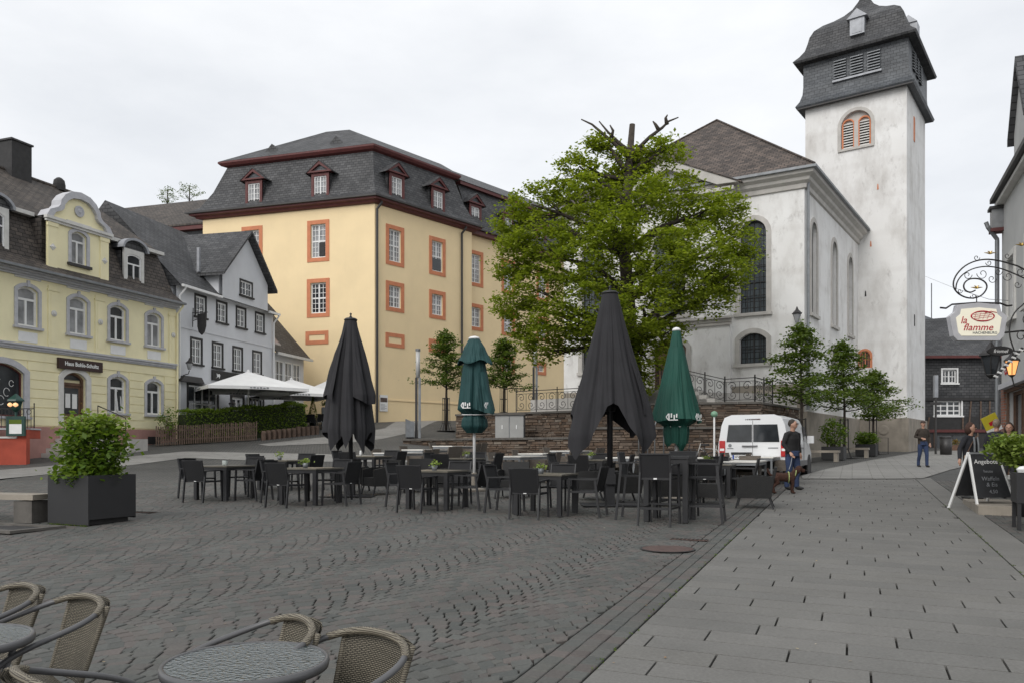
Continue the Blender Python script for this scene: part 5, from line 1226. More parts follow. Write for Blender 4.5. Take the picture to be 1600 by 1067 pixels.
# ================================================================ UMBRELLAS
def closed_umbrella(name, label, px, y, top, layers, folds, mat, pole, seed=0, cap='black_metal', pole_r=.05, group='closed umbrellas'):
    """layers: (profile [(z, r)...] top to hem, amp, hem function of angle, angular span or None)"""
    x = px_at(px, y); g = G(x, y); t = thing(name, label, 'umbrella', (x, y, g), 0, group); rg = random.Random(seed)
    for li_, (prof, amp, hem, span) in enumerate(layers):
        ph = [rg.uniform(0, 6.28) for _ in range(5)]; la = [rg.uniform(.5, 1.3) for _ in range(folds+1)]; sk = [rg.uniform(-.22, .22) for _ in range(folds+1)]
        def R(z):
            for (a, r0), (b_, r1) in zip(prof, prof[1:]):
                if z >= b_: k = (z-a)/(b_-a); return r0+(r1-r0)*k
            return prof[-1][1]
        ztop = prof[0][0]; a0, a1 = span or (0, 2*PI); closed = span is None; nu, nv = (260, 60) if closed else (150, 60)
        def fn(u, v):
            th = a0+(a1-a0)*u; pp = (folds*th/(2*PI)+ph[0]) % folds; i = int(pp); f = pp-i; f = min(1, max(0, f+sk[i]*math.sin(PI*f)*v))
            s1 = abs(math.sin(PI*f))**.6; low = hem(th)-.0*s1; z = ztop-(ztop-low)*v; vv = (ztop-z)/max(.1, ztop-prof[-1][0])
            gr = min(1, vv*2.2+.12)
            fo = (s1*la[i]-.55)*amp*gr + .018*math.sin(19*th+5*vv+ph[1])*gr + .012*math.sin(37*th-9*vv+ph[2])*gr
            w = .025*math.sin(7*vv+3*math.sin(2*th+ph[3])+ph[4])*gr                         # slack creases
            r = max(.03, R(z)*(1+fo+w)); return (r*math.cos(th), r*math.sin(th), z)
        n_ = nu if closed else nu+1
        V = [fn(i/nu, j/nv) for i in range(n_) for j in range(nv+1)]; m = MB()
        m.add(V, [(i*(nv+1)+j, ((i+1) % n_)*(nv+1)+j, ((i+1) % n_)*(nv+1)+j+1, i*(nv+1)+j+1) for i in range(nu) for j in range(nv)])
        o = m.build('canopy' if li_ == 0 else 'canopy_flap', M[mat], t, True)
    r0 = layers[0][0][0][1]
    MB().tube([(0,0,0),(0,0,top-.05)], pole_r, 12).build('pole', M[pole], t, True)
    MB().lathe([(r0*1.1, top-.04),(r0*1.2, top-.01),(r0*.9, top+.02),(.03, top+.04)], 20).build('cap', M[cap], t, True)
    if cap == 'black_metal': MB().lathe([(.05, top+.03),(.018, top+.07),(.018,top+.1),(.03,top+.12),(.0,top+.15)], 10).build('finial', M[cap], t, True)
    return t
def tri(th, c, w): d = abs((th-c+PI) % (2*PI)-PI); return max(0, 1-d/w)      # pointed corner of the hem at angle c
FR = -PI/2      # angle that faces the camera
u1 = closed_umbrella('closed_umbrella', 'dark grey closed umbrella on the left, tallest at left of the tables', 548, 18.6, 4.05,
    [([(4.05,.13),(3.5,.22),(2.9,.34),(2.2,.44),(1.5,.50),(.9,.46)], .42, lambda th: 1.45-.42*tri(th,FR-.75,.55)-.50*tri(th,FR+.85,.6)-.38*tri(th,FR,.3)-.45*tri(th,FR+2.4,.7)-.45*tri(th,FR-2.3,.7), None),
     ([(3.9,.15),(3.4,.26),(2.9,.38),(2.3,.50)], .30, lambda th: 2.18+.10*math.sin(3*th), (FR+.15, FR+1.75)), ([(3.9,.15),(3.4,.26),(2.9,.38),(2.3,.51)], .30, lambda th: 2.22+.08*math.sin(4*th), (FR-1.9, FR-.55))], 8, 'cloth_dark', 'black_metal', 3)
u2 = closed_umbrella('closed_umbrella', 'large dark grey closed umbrella spreading in the middle of the plaza', 953, 16.5, 4.32,
    [([(4.32,.15),(3.6,.30),(2.8,.48),(2.0,.68),(1.4,.80),(1.0,.80)], .26, lambda th: 1.86+.18*tri(th,FR,.5)-.95*tri(th,FR-.95,.75)-.92*tri(th,FR+.85,.7)-.5*tri(th,FR+2.4,.7)-.5*tri(th,FR-2.4,.7), None),
     ([(4.2,.16),(3.5,.33),(2.8,.52),(2.0,.76),(1.8,.80)], .22, lambda th: 1.82+.04*math.sin(5*th), (FR+.95, FR+2.2))], 8, 'cloth_dark', 'black_metal', 5, pole_r=.06)
for u in (u1, u2):
    MB().box(-.09,.09,-.09,.09,0,.75).build('mast_sleeve', M['black_metal'], u); MB().box(-.6,.6,-.6,.6,.0,.012).build('base_plate', M['black_metal'], u)
    MB().box(-.1,.1,-.17,-.05,.42,.62).build('crank_box', M['black_metal'], u)
MB().lathe([(.11,1.9),(.13,2.0),(.12,2.1),(.07,2.2)], 12).build('runner_hub', M['black_metal'], u2, loc=(0,-.02,.0))
u3 = closed_umbrella('closed_umbrella', 'dark green closed umbrella on the left, tied low with a strap', 741, 19.8, 3.75,
    [([(3.6,.12),(3.1,.27),(2.6,.33),(2.2,.40),(2.0,.42),(1.90,.30),(1.86,.24),(1.75,.31),(1.58,.32),(1.42,.18)], .26, lambda th: 1.42, None),
     ([(3.74,.12),(3.5,.26),(3.3,.33),(3.12,.42)], .16, lambda th: 3.18-.10*abs(math.cos(2*th+.6))**2, None),
     ([(2.9,.32),(2.4,.40),(1.9,.52)], .2, lambda th: 1.98-.12*tri(th,FR+.9,.8), (FR+.1, FR+1.7))], 8, 'cloth_green2', 'white_paint', 7, 'white_paint', .035)
u4 = closed_umbrella('closed_umbrella', 'bright green closed umbrella on the right with white pole', 1057, 17.6, 3.70,
    [([(3.70,.08),(3.0,.20),(2.3,.33),(1.8,.43),(1.70,.42),(1.60,.26),(1.45,.27),(1.2,.24),(1.0,.12)], .24, lambda th: 1.22-.22*tri(th,FR+.4,.7)-.1*tri(th,FR-1.2,.6), None),
     ([(3.3,.16),(2.6,.31),(2.0,.44),(1.7,.52)], .22, lambda th: 1.74-.10*tri(th,FR+1.1,.6)-.06*tri(th,FR-1.0,.6), None)], 8, 'cloth_green', 'white_paint', 9, 'white_paint', .04)
for u, z, r, pxx, pz in ((u3, 1.88, .30, .30, 2.08), (u4, 1.6, .25, .38, 1.78)):
    MB().tube([(r*math.cos(a), r*math.sin(a), z+.02*math.sin(a)) for a in np.linspace(0, 2*PI, 25)], .012, 6).build('strap', M['white_paint'], u)
    MB().lathe([(.28,0),(.28,.05),(.08,.09),(.06,.45)], 16).build('base', M['concrete'], u)
    for k, a in enumerate((-1.9, -.75, -1.3)):
        rr_ = .50 if u is u3 else .56
        lg = MB(); s = .085
        for dx, dz, l in ((-1,0,1.2),(-.4,.3,.8),(.3,-.2,1.0),(.9,.25,.7)): lg.box(dx*s-.014, dx*s+.014, -.004, .004, dz*s-.05*l, dz*s+.06*l)
        lg.box(-1.2*s, 1.2*s, -.004,.004, -.075,-.055); lg.bar((-1.7*s,0,0),(-1.1*s,0,.07), .02,.008,(0,1,0)); lg.bar((-1.7*s,0,0),(-1.1*s,0,-.07), .02,.008,(0,1,0))
        if k < 2: o = lg.build('printed_logo', M['white_paint'], u, loc=(rr_*math.cos(a), rr_*math.sin(a), pz), rz=a+PI/2)
# open white umbrellas at the inn
def open_umbrella(label, px, y, zt, half, rz):
    x = px_at(px, y); g = G(x, y); t = thing('open_umbrella', label, 'umbrella', (x, y, g), rz, 'open white umbrellas'); zt -= g; ze = zt-.95
    m = MB(); n = 8
    ring = [(half*c[0], half*c[1], ze+(.0 if abs(c[0])+abs(c[1]) > 1.5 else .04)) for c in ((1,0),(1,1),(0,1),(-1,1),(-1,0),(-1,-1),(0,-1),(1,-1))]
    ap = (0,0,zt)
    for i in range(8): m.poly([ring[i], ring[(i+1)%8], ap])
    for i in range(8): a, b_ = ring[i], ring[(i+1)%8]; m.poly([a, b_, (b_[0],b_[1],b_[2]-.16), (a[0],a[1],a[2]-.16)])
    m.build('canopy', M['cloth_white'], t)
    for i in range(8): MB().tube([(ring[i][0]*.97,ring[i][1]*.97,ring[i][2]-.03),(0,0,zt-.12)], .016, 5).build('rib', M['zinc'], t)
    MB().tube([(0,0,0),(0,0,zt+.06)], .04, 10).build('pole', M['white_paint'], t); MB().lathe([(.1,zt-.02),(.06,zt+.06),(.02,zt+.1)], 10).build('cap', M['white_paint'], t)
    MB().box(-.4,.4,-.4,.4,0,.08).build('base', M['concrete'], t)
    for q in range(4):
        m = MB()
        for j in range(6): m.box(-.5+.16*j, -.5+.16*j+.11, -.004, .004, -.03, .03+.02*(j%2))
        a = q*PI/2; o = m.build('printed_word', M['zinc'], t, loc=((half+.004)*math.cos(a), (half+.004)*math.sin(a), ze-.06), rz=a+PI/2)
open_umbrella('white open umbrella nearest the hedge, before the inn windows', 388, 42.0, zat(580,42), 2.45, .55)
open_umbrella('white open umbrella behind the first one, before the inn annex', 455, 46.5, zat(592,46.5), 2.2, .55)
open_umbrella('white open umbrella farthest right, before the yellow castle wall', 512, 50.5, zat(594,50.5), 1.9, .4)
# ================================================================ TREES AND PLANTS
def curve_pts(a, b, sag, n, rg, wob=.12):
    a, b = Vector(a), Vector(b); L = (b-a).length; out = []
    w = Vector((rg.uniform(-1,1), rg.uniform(-1,1), rg.uniform(-.5,.5)))*wob*L; w2 = Vector((rg.uniform(-1,1), rg.uniform(-1,1), rg.uniform(-1,1)))*wob*L*.5
    for i in range(n+1):
        t = i/n; p = a.lerp(b, t)+w*math.sin(t*PI)+w2*math.sin(2*t*PI); p.z += sag*math.sin(t*PI)*L; out.append(p)
    return out
def big_linden():
    y0 = 34.6; X0 = px_at(985, y0); base = 3.26; t = thing('linden_tree', 'large pollarded linden tree with bare dead branch tips in front of the church', 'tree', (X0, y0, base))
    rg = random.Random(11); W_ = lambda px, py, dy=0: Vector((px_at(px, y0+dy)-X0, dy, zat(py, y0+dy)-base))
    tr = MB(); trunk = [W_(985,660), W_(984,610), W_(986,540), W_(982,470), W_(976,400), W_(980,330), W_(982,270), W_(988,195)]
    trunk[0].z = 0; tr.tube(trunk, [.42,.35,.31,.28,.25,.21,.17,.12], 12); tr.build('trunk', M['bark'], t, True)
    blobs = []
    spec = [(830,320,42,0),(800,350,34,.5),(850,380,55,-.6),(800,415,38,.3),(870,300,30,.4),(905,260,36,0),(935,225,24,.2),(920,310,50,-.8),(980,260,42,.3),(1040,235,34,0),(1000,310,55,-1.0),(1050,300,52,.2),(960,360,55,-1.5),
            (1100,330,48,0),(1135,325,40,.5),(1090,390,58,-1.0),(1150,370,38,0),(1140,430,40,-.5),(1030,400,60,-1.8),(900,410,60,-1.4),(840,450,52,-.5),(800,480,34,.2),(870,500,44,-1),(845,545,34,-.3),(930,480,60,-1.8),(1000,480,60,-2),(1070,450,50,-1.2),(1110,470,40,-.4),
            (960,545,46,-.8),(1010,555,46,-.6),(820,515,28,.3),(895,530,34,-.4),(1045,520,36,-.6),(1000,600,28,0),(975,420,60,1.5),(900,350,50,1.5),(1060,360,50,1.5),(1000,250,30,.6),(950,290,36,1),(1125,445,34,.6),(812,385,36,-.4),(1160,400,26,0)]
    lb = MB(); pts = []
    npr = np.random.default_rng(5)
    for px, py, r, dy in spec:
        c = W_(px, py, dy*1.4); R = r/F*y0*.88; blobs.append((c, R))
        k = min(range(2, 7), key=lambda i: abs(trunk[i].z-(c.z-1.2-abs(c.x)*.25))); 
        P = curve_pts(trunk[k], c, .05, 6, rg, .10); lb.tube(P, [.11*(1-i/7)+.022 for i in range(7)], 6)
        for j in range(4):
            e = c+Vector((rg.gauss(0,1), rg.gauss(0,1), rg.gauss(0,.6))).normalized()*R*.9; lb.tube(curve_pts(P[4], e, .02, 3, rg, .1), [.045,.032,.02,.008], 5)
        # leaf clumps on and in the blob
        nc = int(16+R*R*34)
        for j in range(nc):
            d = npr.normal(size=3); d /= np.linalg.norm(d); rad = R*(npr.uniform(.25,1)**.45)
            cc = np.array(c)+d*rad*np.array((1,1,.78)); s = npr.uniform(.14,.30)
            n = int(npr.integers(22,42)); q = npr.normal(size=(n,3))*np.array((s,s,s*.42)); pts.append(cc+q)
    # dead stubs at the top
    for P in ([W_(985,250),W_(960,225),W_(940,208),W_(925,195),W_(908,187)], [W_(985,240),W_(965,222),W_(950,207),W_(936,190)], [W_(990,240),W_(1015,215),W_(1035,200),W_(1045,190),W_(1060,184)], [W_(1000,235),W_(1025,240),W_(1045,228)], [W_(980,330),W_(945,318),W_(925,310),W_(905,318)], [W_(975,280),W_(940,275),W_(925,265),W_(912,257)], [W_(1030,205),W_(1024,195),W_(1020,190)], [W_(1042,195),W_(1040,185),W_(1043,180)], [W_(955,215),W_(958,205),W_(953,196)]):
        lb.tube(P, [.10-.075*i/(len(P)-1) for i in range(len(P))], 6)
    lb.build('limbs', M['bark'], t, True)
    V, Fq = leaf_cloud(np.concatenate(pts), .165, up=.75, seed=3); link(bpy.data.objects.new('crown', fast_mesh('crown', V, Fq, M['leaf_linden'])), t); print('linden leaves', len(Fq))
big_linden()
def young_tree(label, px, y, top_py, crown_py, w_px, seed, base=None, leaf='leaf_tree', guard=True, lean=0):
    x = px_at(px, y); g = G(x, y) if base is None else base; H = zat(top_py, y)-g; hc = zat(crown_py, y)-g; Rm = w_px/2/F*y; rg = random.Random(seed); npr = np.random.default_rng(seed)
    t = thing('young_tree', label, 'tree', (x, y, g), 0, 'young street trees')
    MB().tube([(0,0,0),(.02,0,hc),(-.02,.02,(hc+H)/2),(0,0,H-.1)], [.075,.06,.04,.01], 8).build('trunk', M['bark'], t, True)
    lb = MB(); pts = []
    nb = 34
    for i in range(nb):
        f = (i+.5)/nb; z = hc+(H-hc)*f*.93; R = Rm*1.12*(1.0-.80*f**1.2)*rg.uniform(.6,1.15); a = i*2.4+rg.uniform(-.4,.4)
        tip = Vector((R*math.cos(a)+lean*R, R*math.sin(a), z+R*rg.uniform(.05,.35)-.15)); P = curve_pts((0,0,z-.12), tip, .03, 5, rg, .06); lb.tube(P, [.028*(1-f*.5)*(1-j/6)+.005 for j in range(6)], 5)
        for q in range(15):
            k = rg.uniform(.22,1.06); p = Vector(P[0]).lerp(tip, k); s = .16+.10*R*.5
            cc = np.array(p)+npr.normal(size=3)*(.12,.12,.07); n = int(npr.integers(7,17)); pts.append(cc+npr.normal(size=(n,3))*(s*.8,s*.8,s*.28))
    for q in range(10): pts.append(np.array((0,0,H-.1-.05*q))+npr.normal(size=(10,3))*(.1,.1,.08))
    lb.build('branches', M['bark'], t, True)
    V, Fq = leaf_cloud(np.concatenate(pts), .145, up=.6, seed=seed); link(bpy.data.objects.new('crown', fast_mesh('crown', V, Fq, M[leaf])), t)
    if guard:
        for k in range(6):
            a = k*PI/3; MB().tube([(.36*math.cos(a),.36*math.sin(a),.02),(.22*math.cos(a),.22*math.sin(a),.4),(.2*math.cos(a),.2*math.sin(a),1.9)], .016, 5).build('guard_bar', M['iron'], t)
        for z in (.45,1.2,1.85): MB().tube([(.205*math.cos(a),.205*math.sin(a),z) for a in np.linspace(0,2*PI,13)], .016, 5).build('guard_hoop', M['iron'], t)
        MB().box(-.5,.5,-.5,.5,.012,.03).build('tree_grate', M['iron'], t)
p = gh(697, 673); young_tree('young tree in an iron guard before the yellow wall, left of green umbrella', 697, p.y, 513, 606, 88, 21)
young_tree('young tree before the yellow castle, right of the left green umbrella', 787, 46.5, 524, 606, 70, 22, base=3.28)
young_tree('young tree nearest the church corner, above the van', 1252, 34.6, 500, 632, 120, 23)
young_tree('middle young tree of three along the church side', 1319, 38.5, 528, 640, 118, 24)
young_tree('young tree farthest right, before the church tower', 1364, 43.5, 574, 655, 96, 25, lean=.25)
def bush(parent, cx, cy, cz, rx, ry, rz_, n, size, mat, seed, name='foliage', stems=True):
    npr = np.random.default_rng(seed); pts = []; lb = MB(); rg = random.Random(seed)
    for i in range(n):
        d = npr.normal(size=3); d /= np.linalg.norm(d); r = npr.uniform(.3,1)**.5; c = np.array((cx,cy,cz))+d*r*np.array((rx,ry,rz_))
        pts.append(c+npr.normal(size=(int(npr.integers(6,13)),3))*np.array((.09,.09,.045))*size/.09)
        if stems and i % 6 == 0: lb.tube(curve_pts((cx+rg.uniform(-.1,.1),cy+rg.uniform(-.1,.1),cz-rz_), c, .05, 4, rg, .05), [.012,.010,.008,.006,.003], 5)
    V, Fq = leaf_cloud(np.concatenate(pts), size, up=.5, seed=seed, aspect=.6); o = link(bpy.data.objects.new(name, fast_mesh(name, V, Fq, M[mat])), parent)
    if stems and lb.v: lb.build('stems', M['bark'], parent, True)
    return o
# large planter on the left
pc = Vector((-6.78,12.9,0))+PD*.465-QD*.465; t = thing('planter', 'large square anthracite planter box with leafy shrub at the left', 'planter', (pc.x, pc.y, G(pc.x,pc.y)), ROTP)
h = .80
m = MB(); m.box(-.465,.465,-.465,-.445,.0,h); m.box(-.465,-.445,-.444,.444,.0,h); m.box(-.465,.465,.445,.465,.06,h); m.box(.445,.465,-.444,.444,.09,h); m.box(-.44,.44,-.44,.44,.08,.1); m.build('box', M['planter'], t)
MB().box(-.36,.38,-.38,.38,0,.079).build('recessed_base', M['black_wood'], t)
MB().box(-.443,.443,-.443,.443,.6,.74).build('soil', M['soil'], t)
bush(t, 0,0,h+.46,.46,.44,.50,270,.115,'leaf_shrub',31); bush(t, -.05,-.1,h+.05,.52,.48,.16,130,.10,'leaf_shrub',32,'low_foliage',False); bush(t, .0,.0,h+.86,.46,.36,.18,60,.11,'leaf_bright',33,'top_foliage',False); bush(t, .28,-.3,h+.04,.2,.16,.08,40,.07,'leaf_flower',34,'faded_flowers',False) if 'leaf_flower' in M else None
# bench and basin at left edge
x, y = px_at(30,13.6), 13.6
t = thing('bench', 'stone and timber bench left of the large planter', 'bench', (x, y, G(x,y)), ROTP+.12); MB().box(-1.6,.52,-.22,.22,.38,.47).build('seat_plank', M['concrete'], t); MB().box(.1,.48,-.2,.2,0,.36).build('leg', M['cap_stone'], t); MB().box(-1.5,-1.1,-.2,.2,0,.379).build('leg', M['cap_stone'], t)
t = thing('basin_edging', 'flat pale stone edging around a dark sunken basin at left edge', 'basin', (px_at(5,12.6),12.6,G(-8,12.6)), ROTP)
MB().box(-1.6,.75,-.42,-.28,.0,.04).build('edge_stone', M['cap_stone'], t); MB().box(.62,.75,-.279,.5,.0,.041).build('edge_stone', M['cap_stone'], t); MB().box(-1.6,.618,.38,.5,.0,.04).build('edge_stone', M['cap_stone'], t); MB().box(-1.6,.615,-.275,.375,.005,.014).build('basin_water', M['black_wood'], t)
# hedge, picket fence, log edging
def hedge(label, a, b_, z0, h, th, seed):
    a, b_ = Vector(a), Vector(b_); d = b_-a; L = d.length; t = thing('hedge', label, 'hedge', (a.x,a.y,0), math.atan2(d.y,d.x)); npr = np.random.default_rng(seed)
    n = int(L*th*h*1500); p = np.stack([npr.uniform(0,L,n), npr.uniform(-th/2,th/2,n), npr.uniform(0,1,n)],1); sh = npr.integers(0,3,n); p[sh==0,1] = np.sign(p[sh==0,1])*th/2; p[sh==1,2] = 1
    zz = z0[0]+(z0[1]-z0[0])*p[:,0]/L; w = .06*np.sin(p[:,0]*2.3)+.05*np.sin(p[:,0]*5.1+1); p[:,2] = zz+p[:,2]*(h+w); p[:,:2] += npr.normal(size=(n,2))*.05; p[:,2] += npr.normal(size=n)*.04
    V, Fq = leaf_cloud(p, .10, up=.4, seed=seed); link(bpy.data.objects.new('foliage', fast_mesh('foliage', V, Fq, M['leaf_hedge'])), t)
    m = MB(); m.hexa([(0,-th/2+.08,z0[0]-.3),(L,-th/2+.08,z0[1]-.3),(L,th/2-.08,z0[1]-.3),(0,th/2-.08,z0[0]-.3)],[(0.05,-th/2+.12,z0[0]+h-.12),(L-.05,-th/2+.12,z0[1]+h-.12),(L-.05,th/2-.12,z0[1]+h-.12),(.05,th/2-.12,z0[0]+h-.12)]); m.build('inner_twigs', plain('hedge_core',(.02,.03,.008),.95,.3,8), t)
hedge('clipped green hedge between the inn terrace and the picket fence', (-15.9,38.7), (-11.5,44.2), (2.05,2.75), 1.32, .9, 41)
fa_, fb_ = Vector((-16.5,37.4)), Vector((-12.75,40.2)); L = (fb_-fa_).length; t = thing('picket_fence', 'weathered brown picket fence in front of the hedge', 'fence', (fa_.x,fa_.y,0), math.atan2(fb_.y-fa_.y, fb_.x-fa_.x))
n = 46
for i in range(n):
    x = L*i/(n-1); p = fa_.lerp(fb_, i/(n-1)); z = G(p.x,p.y); j = random.uniform(-.03,.03); hh = .95+j
    MB().hexa([(x-.028,-.012,z+.05),(x+.028,-.012,z+.05),(x+.028,.012,z+.05),(x-.028,.012,z+.05)],[(x-.028+j*.6,-.012,z+hh),(x+.028+j*.6,-.012,z+hh),(x+.028+j*.6,.012,z+hh),(x-.028+j*.6,.012,z+hh)]).build('picket', M['old_wood'], t)
za, zb = G(fa_.x,fa_.y), G(fb_.x,fb_.y)
for z in (.28,.72): MB().bar((0,.035,za+z),(L,.035,zb+z),.04,.07).build('rail', M['old_wood'], t)
t = thing('log_edging', 'row of upright wooden logs edging the bed at the hedge end', 'edging', (0,0,0))
for i in range(12):
    p = Vector((-12.5,40.6)).lerp(Vector((-10.6,43.8)), i/11); z = G(p.x,p.y); MB().lathe([(.13,-.2),(.13,.42+random.uniform(-.06,.1)),(.10,.47)], 9).build('log', M['old_wood'], t, loc=(p.x,p.y,z))
# ---- inn terrace pieces
def menu_board(label, px, y, zb, zt, wpx, lit=True):
    x = px_at(px,y); g = G(x,y); t = thing('menu_case', label, 'menu board', (x,y,g), 0); w = wpx/F*y; a, b_ = zat(zb,y)-g, zat(zt,y)-g
    MB().box(-w/2,w/2,-.05,.05,a,b_).build('case', M['zinc'], t); MB().box(-w/2+.06,w/2-.06,-.06,-.051,a+.06,b_-.18).build('menu_sheet', M['white_paint'], t); MB().box(-w/2+.06,w/2-.06,-.06,-.051,b_-.15,b_-.05).build('case_header', M['black_wood'], t); MB().tube([(0,0,0),(0,0,a)], .03, 6).build('post', M['iron'], t); return t
menu_board('small pale menu case on a post at the end of the hedge', 452, 44.0, 646, 625, 17)
t = thing('shrub', 'dark clipped cone shrub beside the inn entrance', 'shrub', (px_at(489,48),48,G(px_at(489,48),48))); npr = np.random.default_rng(3); a = npr.uniform(0,6.28,900); zz = npr.uniform(0,1,900)**1.3; leaf_obj('foliage', np.stack([.32*(1-zz)*np.cos(a), .32*(1-zz)*np.sin(a), .5+zz*1.4],1), .09, 'leaf_hedge', t); MB().lathe([(.18,0),(.24,.5)],12).build('pot', M['black_wood'], t)
for i, (px, yy) in enumerate(((468,46.5),(486,46.8),(500,47.2))):
    x = px_at(px,yy); place(P_mesh, 'dark terrace chair beside the inn entrance, %s of three' % ['left','middle','right'][i], x, yy, -.4+.5*i, 'inn terrace chairs')
x = px_at(515,47.5); t = thing('planter', 'grey concrete planter with plants at the inn entrance', 'planter', (x,47.5,G(x,47.5)), .3); MB().box(-.45,.45,-.35,.35,0,1.25).build('box', M['zinc'], t); bush(t,0,0,1.45,.4,.3,.2,60,.12,'leaf_hedge',51,stems=False)
# small climber and plant at the pale house corner
x = px_at(262,38); t = thing('shrub', 'light green shrub at the corner of the pale yellow house', 'shrub', (x,38,G(x,38))); bush(t,0,0,1.0,.35,.35,.75,70,.12,'leaf_shrub',52)
# far tree tops above the roofs
for i, (px, py, r) in enumerate(((262,297,.9),(296,291,1.3))):
    y = 80; x = px_at(px,y); t = thing('far_tree', ['small twiggy treetop above the rear roof, left one','larger twiggy treetop above the rear roof, right one'][i], 'tree', (x,y,G(x,y)), 0, 'treetops behind the roof'); zt = zat(py,y)-G(x,y); MB().tube([(0,0,0),(0,0,zt)], [.25,.05], 7).build('trunk', M['bark'], t); bush(t,0,0,zt-.6,r,r,.9,50,.16,'leaf_tree',60+i)
# ---- red wall, lamp and menu at the left edge
p = gh(20,724); t = thing('red_wall', 'red rendered terrace wall with grey coping at the left edge', 'wall', (px_at(41,p.y-.3),p.y-.3,G(p.x,p.y)), math.radians(8))
MB().box(-3,0,0,.3,-.2,.95).build('wall_body', M['red_stucco'], t); MB().box(-.32,0,.02,1.2,.951,1.28).build('pier', M['red_stucco'], t); MB().box(-3,-.33,-.04,.34,.951,1.02).build('coping', M['light_trim'], t); MB().box(-3,.03,.3,1.2,1.281,1.34).build('coping', M['grey_trim'], t)
rl = Vector((t.location.x, t.location.y+.5, t.location.z+1.34))
tr = thing('iron_railing', 'low black iron railing on the red wall at left edge', 'railing', rl)
for i in range(14): MB().tube([(-.12-i*.14,0,0),(-.12-i*.14,0,.72)], .011, 5).build('bar', M['iron'], tr)
MB().bar((-2.2,0,.74),(.0,0,.74),.04,.03).bar((-2.2,0,.06),(0,0,.06),.03,.02).build('rail', M['iron'], tr); MB().tube([(0,0,0),(0,0,.95)], .022, 6).build('post', M['iron'], tr)
for i in range(7): MB().tube([(-.2-.27*i+.09*math.cos(a),0,.62+.09*math.sin(a)) for a in np.linspace(0,6.28,13)], .010, 5).build('ring', M['iron'], tr)
glow = emit('lamp_glow', (.9,.5,.25), .7)
x, y = px_at(25,p.y-.45), p.y-.45; t2 = thing('menu_case', 'dark green menu case with lit lantern on top at left edge', 'menu board', (x,y,t.location.z+1.02), 0)
gm = plain('dark_green_paint',(.008,.045,.035),.4,.1,4)
MB().box(-.34,.34,-.05,.05,.02,.75).build('case', gm, t2); MB().box(-.22,.24,-.056,-.051,.1,.62).build('menu_sheet', M['white_paint'], t2); MB().box(-.22,.24,-.062,-.057,.46,.62).build('menu_picture', M['leaf_shrub'], t2)
MB().lathe([(.05,.75),(.05,.9),(.16,1.0),(.24,1.3)], 6).build('lantern_body', gm, t2); MB().lathe([(.12,1.05),(.2,1.28)], 6).build('lantern_pane', M['glass_light'], t2)
for k in (-1,1): MB().lathe([(.0,-.08),(.07,-.04),(.09,0),(.07,.05),(0,.09)], 10).build('bulb', glow, t2, True, loc=(k*.1,-.19,1.16))
MB().lathe([(.32,1.3),(.3,1.36),(.12,1.5),(.03,1.58)], 6).build('lantern_cap', gm, t2)
# ---- lamp columns, bins, cabinet
def lamp_column(label, px, y, top_py, base):
    x = px_at(px,y); H = zat(top_py,y)-base; t = thing('lamp_column', label, 'street lamp', (x,y,base), 0, 'slender lamp columns'); k = H*.68
    MB().box(-.14,-.02,-.06,.06,0,k).build('column', M['gutter'], t); MB().box(.02,.15,-.06,.06,0,k).build('column', M['zinc'], t)
    MB().lathe([(.11,k),(.11,H-.12)],14).build('light_tube', plain('frosted_tube',(.45,.45,.44),.3,.05,3), t, True); MB().lathe([(.13,H-.12),(.13,H)],14).build('lamp_cap', M['zinc'], t)
p = gh(653,684); lamp_column('slender lamp column beside the grey bin before the yellow wall', 653, p.y, 545, p.z); lamp_column('slender lamp column behind the iron railing', 836, 44.5, 536, 3.28)
x = px_at(640.5,p.y-.1); t = thing('litter_bin', 'grey metal litter bin with slanted top beside the lamp column', 'bin', (x,p.y-.1,p.z), .2); m = MB(); m.hexa([(-.22,-.2,.05),(.22,-.2,.05),(.22,.2,.05),(-.22,.2,.05)],[(-.22,-.2,.98),(.22,-.2,.80),(.22,.2,.80),(-.22,.2,.98)]); m.build('body', M['zinc'], t); MB().box(-.18,.18,-.16,.16,0,.051).build('foot', M['iron'], t)
x, y = px_at(797,36.6), 36.6; t = thing('utility_cabinet', 'grey double door utility cabinet set in the schist wall', 'cabinet', (x,y,2.02), math.atan2(B2[1]-A2[1],B2[0]-A2[0])*.3)
MB().box(-.66,.66,-.15,.25,0,1.12).build('case', M['zinc'], t)
for s in (-1,1): dd = MB().box(s*.33-.31,s*.33+.31,-.18,-.151,.03,1.09).build('door', plain('cabinet_grey',(.30,.30,.29),.6,.08,3), t); MB().box(s*.33-.02,s*.33+.02,-.2,-.181,.5,.68).build('handle', M['white_paint'], dd)
MB().box(-.75,.75,-.25,.3,1.121,1.2).build('lid', M['cap_stone'], t)
